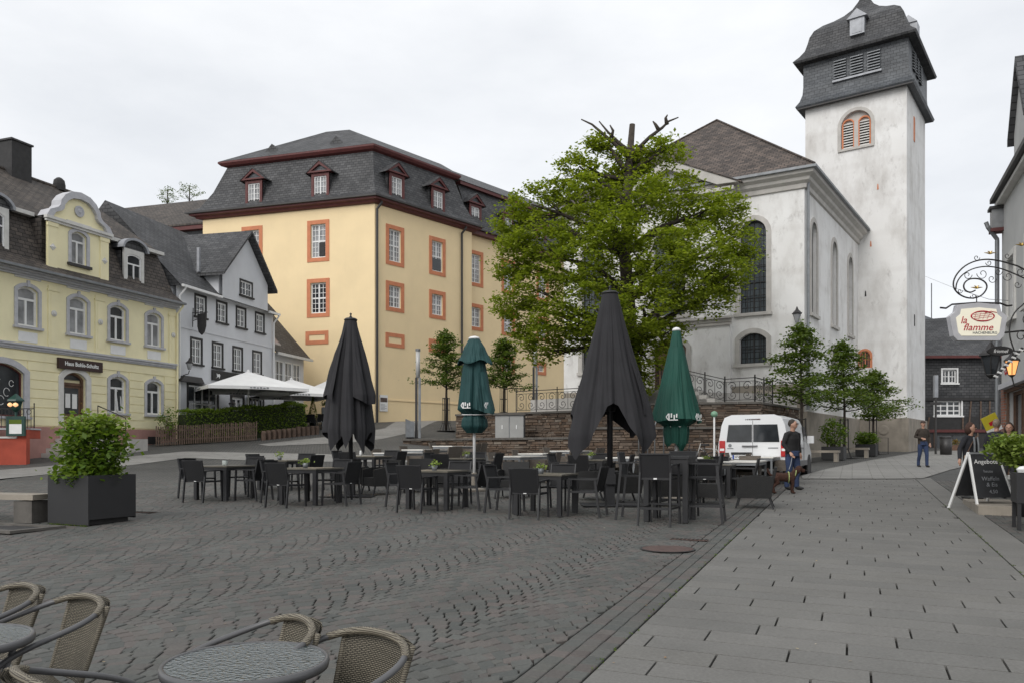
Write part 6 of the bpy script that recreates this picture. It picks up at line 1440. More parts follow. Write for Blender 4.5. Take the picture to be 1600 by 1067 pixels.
# benches and planters by the church
def cplanter(label, px, y, w, d, h, seed, mat, bh):
    x = px_at(px,y); t = thing('planter', label, 'planter', (x,y,G(x,y)), -.55); MB().box(-w/2,w/2,-d/2,d/2,.03,h).build('box', M['planter'], t); MB().box(-w/2+.05,w/2-.05,-d/2+.05,d/2-.05,0,.029).build('recessed_base', M['black_wood'], t); bush(t,0,0,h+bh*.8,w*.55,d*.5,bh,130,.12,mat,seed)
cplanter('dark planter with tall shrub beside the middle young tree', 1303, 36.8, .95, .8, .62, 71, 'leaf_shrub', .75); cplanter('dark planter with low shrub before the farthest young tree', 1354, 41.2, .95, .8, .62, 72, 'leaf_shrub', .35)
def gbench(label, px, y):
    x = px_at(px,y); t = thing('bench', label, 'bench', (x,y,G(x,y)), -.55); MB().box(-.75,.75,-.24,.24,.4,.5).build('seat', M['concrete'], t); MB().box(-.7,-.55,-.2,.2,0,.4).build('leg', M['concrete'], t); MB().box(.55,.7,-.2,.2,0,.4).build('leg', M['concrete'], t)
gbench('stone bench just right of the van front', 1283, 35.3); gbench('stone bench between the two church planters', 1332, 39.2)
m = MB(); m.tube([(0,0,0),(0,0,.9),(.55,0,.9),(.55,0,0)], .022, 6); tag(m.build('bicycle_stand', M['iron'], None, loc=(px_at(1372,44),44,G(18,44))), 'dark metal hoop stand before the tower plinth', 'bike stand')
x = px_at(1462,44); t = thing('sign_post', 'dark post with narrow upright sign between tower and slate house', 'sign', (x,44,G(x,44))); MB().tube([(0,0,0),(0,0,4.4)], .06, 8).build('post', M['gutter'], t); MB().box(-.1,.1,-.08,.08,3.1,4.3).build('sign_panel', M['lead'], t); MB().box(-.3,.3,-.03,.03,2.7,2.85).build('name_plate', M['gutter'], t)
x = px_at(1478,43); t = thing('litter_bin', 'dark round litter bin beside the sign post down the street', 'bin', (x,43,G(x,43))); MB().lathe([(.28,0),(.3,.9)],14).build('body', M['gutter'], t, True); MB().lathe([(.31,.9),(.31,.96),(.2,1.0)],14).build('lid', M['iron'], t)
x = px_at(1500,50); t = thing('flower_box', 'low box of orange flowers at the slate house', 'planter', (x,50,G(x,50))); MB().box(-1,1,-.2,.2,0,.35).build('box', M['brown_wood'], t); M['leaf_flower'] = leafmat('orange_flower',[(.25,.12,.02),(.10,.12,.03),(.35,.20,.04)],.2); bush(t,0,0,.5,.9,.2,.15,50,.1,'leaf_flower',81,stems=False)
# ================================================================ VAN
def van():
    x, y = px_at(1176,23.6), 23.6; t = thing('van', 'white delivery van parked before the church with rear doors towards us', 'van', (x,y,G(x,y)), -math.radians(29))
    wp = plain('white_car_paint',(.72,.73,.74),.22,.02,1,spec=.6); bp = plain('grey_bumper',(.10,.10,.105),.5,.1,4); tyre = plain('tyre',(.018,.018,.018),.9,.1,6)
    # side profile (y forward from the rear, z up): stations with half width
    prof = [(0.03,.42,1.02),(0.0,.62,1.10),(0.04,.95,1.25),(.12,1.45,1.62),(.22,1.80,1.86)]
    sec = [ # y, zbottom, list of (halfwidth, z)
        (0.00,[(.80,.40),(.93,.48),(.955,.95),(.945,1.10),(.86,1.60),(.78,1.80),(.60,1.87)]),
        (0.10,[(.82,.36),(.95,.46),(.96,.95),(.95,1.10),(.88,1.62),(.80,1.84),(.62,1.90)]),
        (1.50,[(.82,.34),(.955,.45),(.965,.95),(.955,1.10),(.89,1.62),(.81,1.86),(.62,1.92)]),
        (3.00,[(.82,.34),(.955,.45),(.965,.95),(.955,1.10),(.88,1.60),(.80,1.84),(.62,1.90)]),
        (3.55,[(.82,.34),(.955,.45),(.965,.95),(.95,1.10),(.85,1.52),(.76,1.74),(.58,1.80)]),
        (4.15,[(.82,.34),(.95,.45),(.955,.92),(.93,1.08),(.83,1.22),(.74,1.33),(.56,1.38)]),
        (4.65,[(.80,.34),(.92,.45),(.92,.80),(.88,.95),(.78,1.02),(.70,1.06),(.5,1.09)]),
        (4.93,[(.62,.36),(.76,.45),(.78,.70),(.74,.82),(.66,.88),(.58,.91),(.4,.93)])]
    m = MB(); rings = []
    for yy, h in sec:
        r = [(w,yy,z) for w,z in h]+[(-w,yy,z) for w,z in h[::-1]]; rings.append(r)
    n = len(rings[0]); b0 = len(m.v)
    for r in rings: m.v += r
    for i in range(len(rings)-1):
        for k in range(n): k2 = (k+1)%n; m.f.append((b0+i*n+k, b0+i*n+k2, b0+(i+1)*n+k2, b0+(i+1)*n+k))
    m.f.append(tuple(range(b0,b0+n))); m.f.append(tuple(range(b0+(len(rings)-1)*n+n-1, b0+(len(rings)-1)*n-1, -1)))
    o = m.build('body', wp, t); bv = o.modifiers.new('b','BEVEL'); bv.width = .05; bv.segments = 3; bv.limit_method = 'ANGLE'; bv.angle_limit = math.radians(25)
    dg = bpy.context.evaluated_depsgraph_get(); o.data = bpy.data.meshes.new_from_object(o.evaluated_get(dg)); o.modifiers.clear()
    for p_ in o.data.polygons: p_.use_smooth = False
    # rear doors
    for s in (-1,1):
        c = s*.405; rw = MB(); rw.prism([(c-.385+(.03 if s<0 else 0),1.12),(c+.385-(.03 if s>0 else 0),1.12),(c+.385-(.09 if s>0 else 0),1.63),(c-.385+(.09 if s<0 else 0),1.63)], -.012,.06); rw.build('rear_window', M['glass'], t)
        lm = MB(); lm.box(s*.885-.085,s*.885+.085,-.03,.06,.70,1.16); lo = lm.build('tail_light', plain('red_lens',(.42,.012,.012),.15,.1,8,spec=.7), t); MB().box(s*.885-.062,s*.885+.062,-.036,-.031,.86,.93).build('reversing_lens', M['white_paint'], lo)
    MB().box(-.006,.006,-.006,.02,.5,1.75).build('door_seam', bp, t); MB().box(-.88,.88,-.004,.02,.585,.595).build('door_seam', bp, t)
    MB().box(-.93,.93,-.09,.10,.34,.56).build('bumper', bp, t); MB().box(-.3,.14,-.05,.01,.985,1.02).build('door_handle', bp, t)
    MB().box(-.62,-.02,-.045,.0,.76,.82).build('plate_recess', M['black_wood'], t)
    pl = MB().box(-.58,-.06,-.03,-.008,.62,.74).build('number_plate', M['white_paint'], t); MB().box(-.58,-.53,-.034,-.031,.62,.74).build('plate_band', plain('blue_band',(.02,.06,.3),.5,.05,3), pl); text_obj('plate_text', 'WW LF 909', .10, M['black_wood'], pl, (-.295,-.032,.68), depth=.002, xs=.88)
    MB().lathe([(.05,0),(.05,.012)],16,M=Matrix.Rotation(PI/2,4,'X'),c=(-.66,.0,1.02)).build('badge', M['zinc'], t); MB().box(-.74,-.56,-.008,.004,.92,.945).build('badge_word', M['zinc'], t); MB().box(.44,.72,-.008,.004,.93,.96).build('badge_word', M['zinc'], t)
    MB().box(-.22,.22,.0,.06,1.76,1.80).build('brake_light', M['red_wood'], t)
    for yy in (.85,3.95):
        for s in (-1,1):
            w = MB(); R = Matrix.Rotation(PI/2,4,'Y'); w.lathe([(.20,-.1),(.31,-.11),(.33,-.08),(.33,.08),(.31,.11),(.20,.1)],28,M=R); wo = w.build('wheel', tyre, t, True, loc=(s*.86,yy,.33)); MB().lathe([(.20,-.02),(.19,.07 if s>0 else -.07),(.05,.085 if s>0 else -.085)],20,M=R).build('rim', M['zinc'], wo, True)
            MB().lathe([(.385,-.02),(.385,.02)],28,M=R).build('wheel_arch', M['black_wood'], t, loc=(s*.945,yy,.36))
    for s in (-1,1):
        q = MB(); xw = lambda z: s*(.968-(z-1.1)*.155 if z > 1.1 else .968); pts = [(2.95,1.14),(3.95,1.14),(3.85,1.24),(3.45,1.62),(2.95,1.66)]
        q.add([(xw(z)+s*.004,yy,z) for yy,z in pts], [(0,1,2,3,4)]); q.build('door_window', M['glass'], t)
        MB().box(s*.972-.006,s*.972+.006,2.1,2.9,.93,.96).build('side_rail', bp, t); MB().box(s*.968-.008,s*.968+.008,.95,3.5,.40,.56).build('sill_trim', bp, t); MB().box(s*.97-.006,s*.97+.006,2.88,2.89,.5,1.65).build('door_seam', bp, t)
        MB().box(s*1.06-.1,s*1.06+.1,3.55,3.68,1.1,1.34).build('mirror', wp, t)
    m = MB(); m.add([(-.76,3.58,1.76),(.76,3.58,1.76),(.84,4.17,1.28),(-.84,4.17,1.28)], [(0,1,2,3)]); m.build('windscreen', M['glass'], t, loc=(0,.02,.02))
van()
# delivery box and bicycles behind the van
def bicycle(label, px, y, rz, col):
    x = px_at(px,y); t = thing('bicycle', label, 'bicycle', (x,y,G(x,y)), rz); fm = plain('bike_frame_%d' % px, col, .4, .1, 4)
    for yy in (-.52,.52): w = MB().tube([(0,yy+.33*math.cos(a),.34+.33*math.sin(a)) for a in np.linspace(0,2*PI,24)], .018, 6).build('wheel', M['tyre2'], t); sp = MB(); [sp.tube([(0,yy,.34),(0,yy+.32*math.cos(a),.34+.32*math.sin(a))], .003, 3) for a in np.linspace(0,5.9,10)]; sp.build('spokes', M['zinc'], w)
    MB().tube([(0,-.52,.34),(0,-.12,.33),(0,.36,.78),(0,-.2,.74),(0,-.12,.33)], .018, 6).tube([(0,-.52,.34),(0,-.2,.74),(0,-.23,.9)], .015, 6).tube([(0,.52,.34),(0,.34,.95)], .016, 6).build('frame', fm, t)
    MB().box(-.07,.07,-.36,-.1,.9,.96).build('saddle', M['black_wood'], t); MB().tube([(-.28,.28,.98),(0,.34,.98),(.28,.28,.98)], .014, 6).build('handlebar', M['iron'], t)
M['tyre2'] = plain('bike_tyre',(.02,.02,.02),.9,.1,5)
bicycle('dark bicycle leaning near the wall left of the van', 1092, 28.0, .9, (.03,.03,.035)); bicycle('bicycle with pale wheel just behind the van', 1110, 29.2, 1.3, (.5,.5,.48))
x = px_at(1116,26.5); t = thing('marker_post', 'thin pale post with green ball top at the rear corner of the van', 'post', (x,26.5,G(x,26.5))); MB().tube([(0,0,0),(0,0,1.9)], .03, 8).build('post', M['white_paint'], t); MB().lathe([(.0,1.86),(.09,1.9),(.12,1.97),(.09,2.04),(0,2.08)],12).build('ball', plain('pale_green',(.16,.3,.2),.5,.1,3), t, True)

# ================================================================ PEOPLE AND DOG (bodies remeshed into one surface)
def cap(mb, pts, rs, n=10): mb.tube(pts, rs, n); 
def ball(mb, c, r, sx=1, sy=1, sz=1, n=12):
    prof = [(r*math.sin(a), -r*math.cos(a)) for a in np.linspace(.12, PI-.12, 9)]; mb.lathe(prof, n, c, Matrix.Diagonal((sx,sy,sz,1)))
SKIN = plain('skin',(.42,.24,.17),.55,.1,8)
def hand(mb, w, dirv, side, s=1.0):
    w = Vector(w); d = Vector(dirv).normalized(); sd = d.cross(Vector((0,1,0))); sd = sd.normalized() if sd.length > .1 else Vector((1,0,0))
    mb.tube([w-d*.03, w+d*.03, w+d*.085], [.026,.036,.034], 8)
    for k, l in enumerate((.062,.074,.070,.055)):
        o = w+d*.08+sd*(-.026+.0175*k); c = Vector((0,-.014,0)); mb.tube([o, o+d*l*.5, o+d*l+c], [.0105,.0098,.008], 6)
    o = w+d*.03+sd*(-.03*1); mb.tube([o, o-sd*.022+d*.03, o-sd*.026+d*.062], [.012,.011,.009], 6)
def person(label, x, y, face, H, coat, trousers, hair, shoe=(.02,.02,.02), stride=.0, arms=None, coat_len=.0, head_turn=0, cut=None, glasses=False, hairlong=False, cap_col=None, woman=False, group=None):
    g = G(x,y); t = thing('person', label, 'person', (x,y,g), face, group); k = H/1.75     # local: facing -y
    Z = lambda v: v*k
    sh = .150*k if woman else .170*k
    hipz, kn, an = Z(.92), Z(.49), Z(.08)
    feet = {s: (s*.10*k, -s*stride*k) for s in (-1,1)}
    arms = arms or {-1: [(-sh,0,Z(1.39)),(-sh-.07,.02,Z(1.14)),(-sh-.05,-.06,Z(.90))], 1: [(sh,0,Z(1.39)),(sh+.07,.02,Z(1.14)),(sh+.05,-.06,Z(.90))]}
    body = MB()
    body.tube([(0,.01,Z(1.36)),(0,.0,Z(1.46)),(0,-.02,Z(1.55))], [.075*k,.056*k,.052*k], 10)
    hc = Vector((0,-.02*k,Z(1.645))); R = Matrix.Rotation(head_turn,4,'Z')
    ball(body, hc, .105*k, .76, .92, 1.08); ball(body, hc+R@Vector((0,-.03*k,-.055*k)), .066*k, .85,.95,.85)
    body.tube([hc+R@Vector((0,-.095*k,.0)), hc+R@Vector((0,-.118*k,-.022*k))], [.011*k,.016*k], 6)
    for s in (-1,1): ball(body, hc+R@Vector((s*.081*k,.005,-.01*k)), .025*k, .4, .7, 1.1, 8)
    for s, A in arms.items(): w = Vector(A[2]); d = (w-Vector(A[1])); body.tube([Vector(A[1]).lerp(w,.8), w], [.034*k,.029*k], 8); hand(body, w, d, s)
    for s in (-1,1): body.tube([(s*.1*k,0,Z(.75)),(s*.095*k,.0,Z(.9))], [.07*k,.07*k], 8); body.tube([(s*.08*k,0,Z(.88)),(0,0,Z(1.15)),(0,.0,Z(1.4))], [.09*k,.1*k,.08*k], 8)
    remeshed('body', body, .0125*k, SKIN, t, 3)
    cm = coat if not isinstance(coat, tuple) else plain('coat_%d' % int(x*100), coat, .85, .15, 6, .2, 60)
    ct = MB(); bot = Z(.86-coat_len)
    ct.tube([(0,.0,bot),(0,.01,Z(.98)),(0,.015,Z(1.12)),(0,.01,Z(1.28)),(0,.01,Z(1.40)),(0,.0,Z(1.475))], [.165*k,.16*k,.16*k,.172*k,.14*k,.068*k], 14)
    v0 = len(ct.v)
    ct.v = [(vx*1.12, vy*.78, vz) for vx,vy,vz in ct.v]
    for s, A in arms.items(): ct.tube([Vector((s*.06,0,Z(1.42))), Vector(A[0]), Vector(A[0]).lerp(Vector(A[1]),.5), Vector(A[1]), Vector(A[1]).lerp(Vector(A[2]),.55), Vector(A[1]).lerp(Vector(A[2]),.93)], [.07*k,.068*k,.062*k,.055*k,.048*k,.042*k], 10)
    co = remeshed('jacket', ct, .014*k, cm, t, 3)
    tm = plain('trousers_%d' % int(x*100), trousers, .9, .15, 8, .2, 60); tr = MB()
    tr.tube([(0,0,Z(.98)),(0,0,Z(.84))], [.155*k,.155*k], 12)
    for s in (-1,1):
        fx, fy = feet[s]; tr.tube([(s*.085*k,0,Z(.90)),(s*.095*k,fy*.2-.01,Z(.72)),(s*.10*k,fy*.55-.03*(1 if fy else 0),kn),(fx,fy*.9+.02,Z(.26)),(fx,fy+.015,Z(.06))], [.098*k,.092*k,.068*k,.062*k,.058*k], 10)
    remeshed('trousers', tr, .014*k, tm, t, 2)
    sm = plain('shoe_%d' % int(x*100), shoe, .6, .1, 6)
    for s in (-1,1):
        fx, fy = feet[s]; b_ = MB(); ball(b_, (fx,fy-.06*k,.045*k), .075*k, .62, 1.7, .6); b_.tube([(fx,fy+.02,.05*k),(fx,fy+.02,.1*k)], [.045*k,.048*k], 8); remeshed('shoe', b_, .012, sm, t, 2)
    hm = plain('hair_%d' % int(x*100), hair, .8, .25, 20, .5, 90); h = MB(); ball(h, hc+R@Vector((0,.022*k,.028*k)), .108*k, .80, .90, 1.02)
    if hairlong: ball(h, hc+R@Vector((0,.04*k,-.03*k)), .115*k, .98, .8, 1.15); ball(h, hc+Vector((0,.05*k,-.1*k)), .08*k, 1.1,.8,1)
    remeshed('hair', h, .013*k, hm, t, 2)
    if cap_col: cb = MB(); ball(cb, hc+R@Vector((0,.012*k,.05*k)), .108*k, .84,.95,.72); cb.hexa([R@Vector(v)+hc for v in ((-.06,-.17,.05),(.06,-.17,.05),(.07,-.06,.06),(-.07,-.06,.06))],[R@Vector(v)+hc for v in ((-.06,-.17,.062),(.06,-.17,.062),(.07,-.06,.075),(-.07,-.06,.075))]); remeshed('cap', cb, .012, plain('cap_%d' % int(x*100), cap_col, .9, .1, 6), t, 1)
    dk = M['black_wood']
    for s in (-1,1): e = MB(); ball(e, hc+R@Vector((s*.033*k,-.085*k,.012*k)), .011*k, 1.3,.7,.7,8); e.build('eye', dk, t)
    mo = MB(); mo.tube([hc+R@Vector((a*.026*k,-.093*k+abs(a)*.006,-.058*k)) for a in (-1,0,1)], .006*k, 5); mo.build('mouth', plain('lips_%d' % int(x*100),(.25,.08,.07),.5,.1,5), t)
    if glasses: gl = MB(); [gl.tube([hc+R@Vector((s*.036*k+.026*k*math.cos(a),-.1*k,.012*k+.02*k*math.sin(a))) for a in np.linspace(0,6.28,11)], .004, 4) for s in (-1,1)]; gl.build('glasses', dk, t)
    return t
# man with the dog, body turned half right, looking down
x, y = px_at(1238,20.2), 20.2
Hm = 1.74; pm = person('man in black jacket and jeans looking down, holding a dog leash', x, y, .55, Hm, (.012,.012,.013), (.028,.045,.10), (.035,.028,.022), arms={-1:[(-.175,0,1.385),(-.25,.03,1.14),(-.20,-.12,.92)], 1:[(.175,0,1.385),(.25,.05,1.15),(.25,.0,.90)]}, stride=.05, coat_len=.04, head_turn=.35, glasses=True)
pm.scale = (1.16,1.12,1)
# man with cap walking towards us
x, y = px_at(1442,30.6), 30.6
person('man in dark brown jacket, jeans and cap walking towards us', x, y, -.05, 1.76, (.035,.026,.020), (.028,.045,.10), (.05,.04,.03), arms={-1:[(-.175,0,1.40),(-.27,.04,1.17),(-.12,-.20,1.10)], 1:[(.175,0,1.40),(.25,.03,1.14),(.24,-.05,.90)]}, stride=.13, cap_col=(.06,.04,.035))
x, y = px_at(1516,17.6), 17.6
pw = person('woman in dark coat with glasses and pale shoulder bag behind the chalkboard', x, y, .35, 1.66, (.014,.015,.02), (.13,.125,.12), (.05,.022,.014), arms={-1:[(-.155,0,1.32),(-.28,.02,1.10),(-.40,-.08,.86)], 1:[(.155,0,1.32),(.22,.03,1.08),(.22,-.10,.86)]}, stride=.08, head_turn=.5, glasses=True, hairlong=True, woman=True, coat_len=.02)
sc_ = MB(); [sc_.tube([(s*.05,-.135,1.36),(s*.055,-.155,1.2),(s*.06,-.16,1.04)], .022, 6) for s in (-1,1)]; sc_.build('scarf', M['zinc'], pw)
bg = thing('shoulder_bag', 'pale beige shoulder bag carried by the woman in the dark coat', 'bag', (x-.10, y-.24, G(x,y)+.80), .2); m = MB(); m.box(-.16,.16,-.06,.06,0,.17); bo = m.build('bag_body', plain('beige_leather',(.42,.29,.19),.5,.15,6), bg); bv = bo.modifiers.new('b','BEVEL'); bv.width = .03; bv.segments = 3
MB().box(-.165,.165,-.066,-.061,.08,.165).build('flap', plain('tan_leather',(.34,.22,.14),.5,.1,6), bg); MB().tube([(-.14,0,.17),(.05,.06,.42),(.22,.12,.58)], .010, 5).build('strap', M['brown_wood'], bg)
x, y = px_at(1557,19.4), 19.4
person('grey haired person in dark coat seen from behind at the shop', x, y, 2.4, 1.74, (.016,.015,.022), (.03,.03,.035), (.22,.17,.13))
x, y = px_at(1576.5,17.9), 17.9
person('brown haired woman in grey top behind the bright green plant', x, y, -.45, 1.66, (.16,.16,.155), (.03,.03,.035), (.035,.02,.014), hairlong=True, woman=True, head_turn=-.2)
# dog
x, y = px_at(1226,19.1), 19.1
dg_ = thing('dog', 'curly brown dog in a harness standing beside the man', 'dog', (x,y,G(x,y)), -.15); dg_.scale = (.84,.84,.9)
m = MB(); m.tube([(-.33,0,.43),(-.22,0,.44),(-.02,0,.43),(.16,0,.43),(.26,0,.47)], [.08,.115,.12,.14,.10], 12); m.tube([(.22,0,.48),(.31,0,.58),(.36,0,.63)], [.10,.085,.08], 10)
ball(m, (.39,0,.65), .095, 1.05,.95,.95); m.tube([(.42,0,.63),(.50,0,.605),(.55,0,.60)], [.065,.05,.042], 10)
for s in (-1,1):
    m.tube([(.20,s*.075,.42),(.21,s*.08,.24),(.195,s*.08,.12),(.215,s*.08,.03)], [.07,.042,.036,.04], 8); m.tube([(-.27,s*.075,.42),(-.20,s*.085,.28),(-.32,s*.085,.17),(-.30,s*.085,.03)], [.09,.062,.036,.038], 8)
    ball(m, (.385,s*.09,.62), .055, .7,.4,1.3); ball(m, (.235,s*.08,.028), .038, 1.3,.9,.7); ball(m, (-.28,s*.085,.028), .038, 1.3,.9,.7)
m.tube([(-.36,0,.46),(-.44,0,.55),(-.47,0,.66)], [.035,.035,.03], 8)
fur = plain('brown_fur',(.045,.018,.011),.95,.4,25,1.0,70); remeshed('body', m, .014, fur, dg_, 2)
MB().tube([(.10+.0*math.cos(a),.145*math.cos(a),.43+.145*math.sin(a)) for a in np.linspace(0,6.28,17)], .014, 6).tube([(.285+.02*math.sin(a),.10*math.cos(a),.535+.10*math.sin(a)) for a in np.linspace(0,6.28,17)], .014, 6).build('harness', plain('lime_harness',(.35,.42,.16),.6,.1,5), dg_)
nb = MB(); ball(nb, (.585,0,.612), .018, 1,1.1,.8,8); nb.build('nose', M['black_wood'], dg_)
for s in (-1,1): e = MB(); ball(e, (.465,s*.045,.685), .011, 1,1,1,8); e.build('eye', M['black_wood'], dg_)
hw = wm(pm) @ Vector((-.185,-.15,.85)); dw = wm(dg_) @ Vector((.10,0,.575))
tag(MB().tube([hw, hw.lerp(dw,.5)+Vector((0,0,-.05)), dw], .008, 5).build('leash', M['lead']), 'pale leash running from the man to the dog harness', 'leash')

# ================================================================ RIGHT SIDE: SIGNS, CHALKBOARD, PLANTS
IR = M['iron']; red = plain('sign_red',(.45,.012,.03),.5,.05,3)
sy = 13.7; SX = px_at(1526,sy); SZ = zat(505,sy)
t = thing('hanging_sign', 'pale hanging restaurant sign with red lettering on a scrolled iron bracket', 'sign', (SX,sy,SZ), 0)
k_ = sy/F
def o8(w,h,c): return [(-w+c,-h),( w-c,-h),(w-c*.45,-h+c*.6),(w,h*.35),(w-c*.8,h*.62),(w-c,h),(0,h*1.12),(-w+c,h),(-w+c*.8,h*.62),(-w,h*.35),(-w+c*.45,-h+c*.6)]
MB().prism(o8(.485,.30,.13), -.06,.06).build('sign_frame', M['grey_trim'], t)
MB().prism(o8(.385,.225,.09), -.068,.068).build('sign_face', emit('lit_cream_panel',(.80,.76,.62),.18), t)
text_obj('lettering', 'la', .17, red, t, (-.26,-.072,.035), shear=.25, depth=.003); text_obj('lettering', 'flamme', .165, red, t, (-.02,-.072,-.085), shear=.3, depth=.003, xs=1.05); text_obj('lettering', 'HACHENBURG', .062, M['zinc'], t, (.10,-.072,-.175), depth=.003)
m = MB(); 
for q in range(3): m.tube([(.06+(.185+.008*q)*math.cos(a+q*.4),-.074,.105+(.088-.006*q)*math.sin(a+q*.4)) for a in np.linspace(0,6.1,26)], .006, 4)
for q in range(4): m.tube([(-.08+.07*q,-.074,.05),(-.05+.08*q,-.074,.16)], .003, 4); 
for q in range(3): m.tube([(-.1,-.074,.06+.035*q),(.22,-.074,.10+.03*q)], .003, 4)
m.tube([(.1,-.074,.16),(.2,-.074,.185),(.3,-.074,.165)], .006, 4); m.build('flame_emblem', red, t)
MB().tube([(-.62,0,.26),(-.52,0,.25),(-.42,0,.315),(0,0,.345),(.4,0,.335),(.52,0,.29),(.6,0,.30)], .016, 6).tube([(0,0,.34),(0,0,.46)], .010, 6).build('top_bar', IR, t)
def W_(px,py): return Vector((px_at(px,sy)-SX, 0, zat(py,sy)-SZ))
bk = MB()
sp = [W_(1590,416),W_(1560,407),W_(1535,405),W_(1510,413),W_(1493,430),W_(1488,447),W_(1497,460),W_(1513,467),W_(1530,465),W_(1540,456),W_(1543,446),W_(1536,438),W_(1524,435),W_(1512,437),W_(1505,445),W_(1507,454),W_(1516,458),W_(1524,454)]
def sm(P,it=2):
    for _ in range(it):
        Q = [P[0]]
        for a, b_ in zip(P, P[1:]): Q += [a.lerp(b_,.25), a.lerp(b_,.75)]
        P = Q+[P[-1]]
    return P
bk.tube(sm(sp), .013, 6); bk.tube(sm([W_(1493,455),W_(1495,440),W_(1506,427),W_(1525,418),W_(1550,416),W_(1580,425),W_(1640,455)]), .011, 6); bk.tube(sm([W_(1590,416),W_(1620,432),W_(1680,450)]), .013, 6)
for cx, cy, r, s in ((1512,430,7,1),(1535,428,9,-1),(1550,436,7,1),(1526,403,5,1),(1574,400,5,1),(1575,432,8,-1),(1590,445,6,1),(1500,455,4,1),(1521,463,5,-1),(1560,425,6,1),(1545,411,5,-1),(1595,425,8,1)):
    bk.tube([W_(cx+s*r*(1-a/9)*math.cos(a), cy+r*(1-a/9)*math.sin(a)) for a in np.linspace(0,7.2,22)], .006, 5)
bk.build('scroll_bracket', IR, t, True)
for cx, cy in ((1547,397),(1526,451),(1596,384)):
    g_ = MB(); p = W_(cx,cy)
    for a in (-1.2,-.4,.4,1.2): g_.tube([p, p+Vector((.05*math.sin(a),0,.04*math.cos(a))), p+Vector((.11*math.sin(a),0,.05*math.cos(a)))], [.012,.012,.003], 5)
    g_.build('gilt_flower', M['gold'], t)
# second small sign, striped pole, lit lantern near the shop front
sy2 = 16.6; X2 = px_at(1562,sy2); t = thing('shop_sign', 'small black oval sign with white script under the large hanging sign', 'sign', (X2,sy2,zat(548,sy2)))
MB().prism([(.26*math.cos(a), .095*math.sin(a)) for a in np.linspace(0,6.28,21)[:-1]], -.03,.03).build('plate', M['black_wood'], t); text_obj('lettering', 'friemel', .105, M['white_paint'], t, (0,-.034,-.01), shear=.25, depth=.003)
MB().tube([(.24,0,0),(1.2,.3,.02)], .014, 6).tube(sm([Vector((.3,0,.0)),Vector((.18,0,.35)),Vector((.25,0,.75)),Vector((.55,0,1.0)),Vector((.9,.2,1.3))]), .014, 6).tube([Vector((.45+.14*(1-a/9)*math.cos(a),0,.3+.14*(1-a/9)*math.sin(a))) for a in np.linspace(0,7,20)], .010, 5).tube([Vector((.6+.18*(1-a/9)*math.cos(a),0,.62+.18*(1-a/9)*math.sin(a))) for a in np.linspace(0,7,20)], .010, 5).build('bracket', IR, t, True)
t = thing('striped_pole', 'black and white twisted pole slanting out from the shop front', 'sign pole', (X2-.12,sy2,zat(590,sy2)))
MB().tube([(0,0,0),(.62,.05,.62)], .03, 8).build('pole', M['black_wood'], t)
for i in range(8): a = Vector((.62,.05,.62))*(i/8.0+.02); MB().tube([a+Vector((-.02,-.02,.03)), a+Vector((.05,-.03,.0))], .022, 6).build('white_twist', M['white_paint'], t)
def lantern(label, px, y, py, s, glow, hang=True, rzs=0):
    x = px_at(px,y); t = thing('wall_lantern', label, 'lantern', (x,y,zat(py,y)), rzs); MB().lathe([(.07*s,-.16*s),(.14*s,.12*s)],6).build('lantern_glass', glow, t); MB().lathe([(.18*s,.12*s),(.17*s,.15*s),(.08*s,.22*s),(.02*s,.32*s)],6).build('cap', IR, t); MB().lathe([(.02*s,-.22*s),(.08*s,-.17*s)],6).build('base', IR, t)
    m = MB(); [m.tube([(.075*s*math.cos(a),.075*s*math.sin(a),-.16*s),(.145*s*math.cos(a),.145*s*math.sin(a),.12*s)], .008*s, 4) for a in np.linspace(0,2*PI,7)[:-1]]; m.build('bars', IR, t)
    m = MB(); m.tube([(0,0,.3*s),(.05*s,0,.45*s),(.5*s,.1,.5*s),(.9*s,.25,.5*s)] if hang else [(0,0,-.2*s),(.05*s,0,-.4*s),(.5*s,.1,-.42*s),(.9*s,.3,-.3*s)], .015*s, 6); m.build('bracket', IR, t)
lantern('lit amber wall lantern on the shop house at the right edge', 1581, 17.2, 573, 1.0, emit('amber_glow',(1,.45,.15),.8), False); lantern('large unlit lantern hanging before the slate house', 1548, 19.5, 568, 1.6, M['glass'])
MB_ = MB
# flag
x, y = px_at(1552,21.5), 21.5; t = thing('advertising_flag', 'yellow and white flag sign with red mark above the pedestrians', 'flag', (x,y,zat(668,y))); R = Matrix.Rotation(-.45,4,'Y')
MB().box(-.2,.22,-.01,.01,0,.36,M=R).build('flag_cloth', plain('yellow_green',(.50,.42,.03),.6,.1,3), t); MB().box(-.2,.22,-.012,.012,-.12,-.001,M=R).build('white_strip', M['white_paint'], t); MB().box(-.06,.08,-.014,.014,.08,.18,M=R).build('red_mark', red, t); MB().tube([(-.02,.03,-1.7),(-.02,.03,.1)], .014, 6).build('pole', M['white_paint'], t)
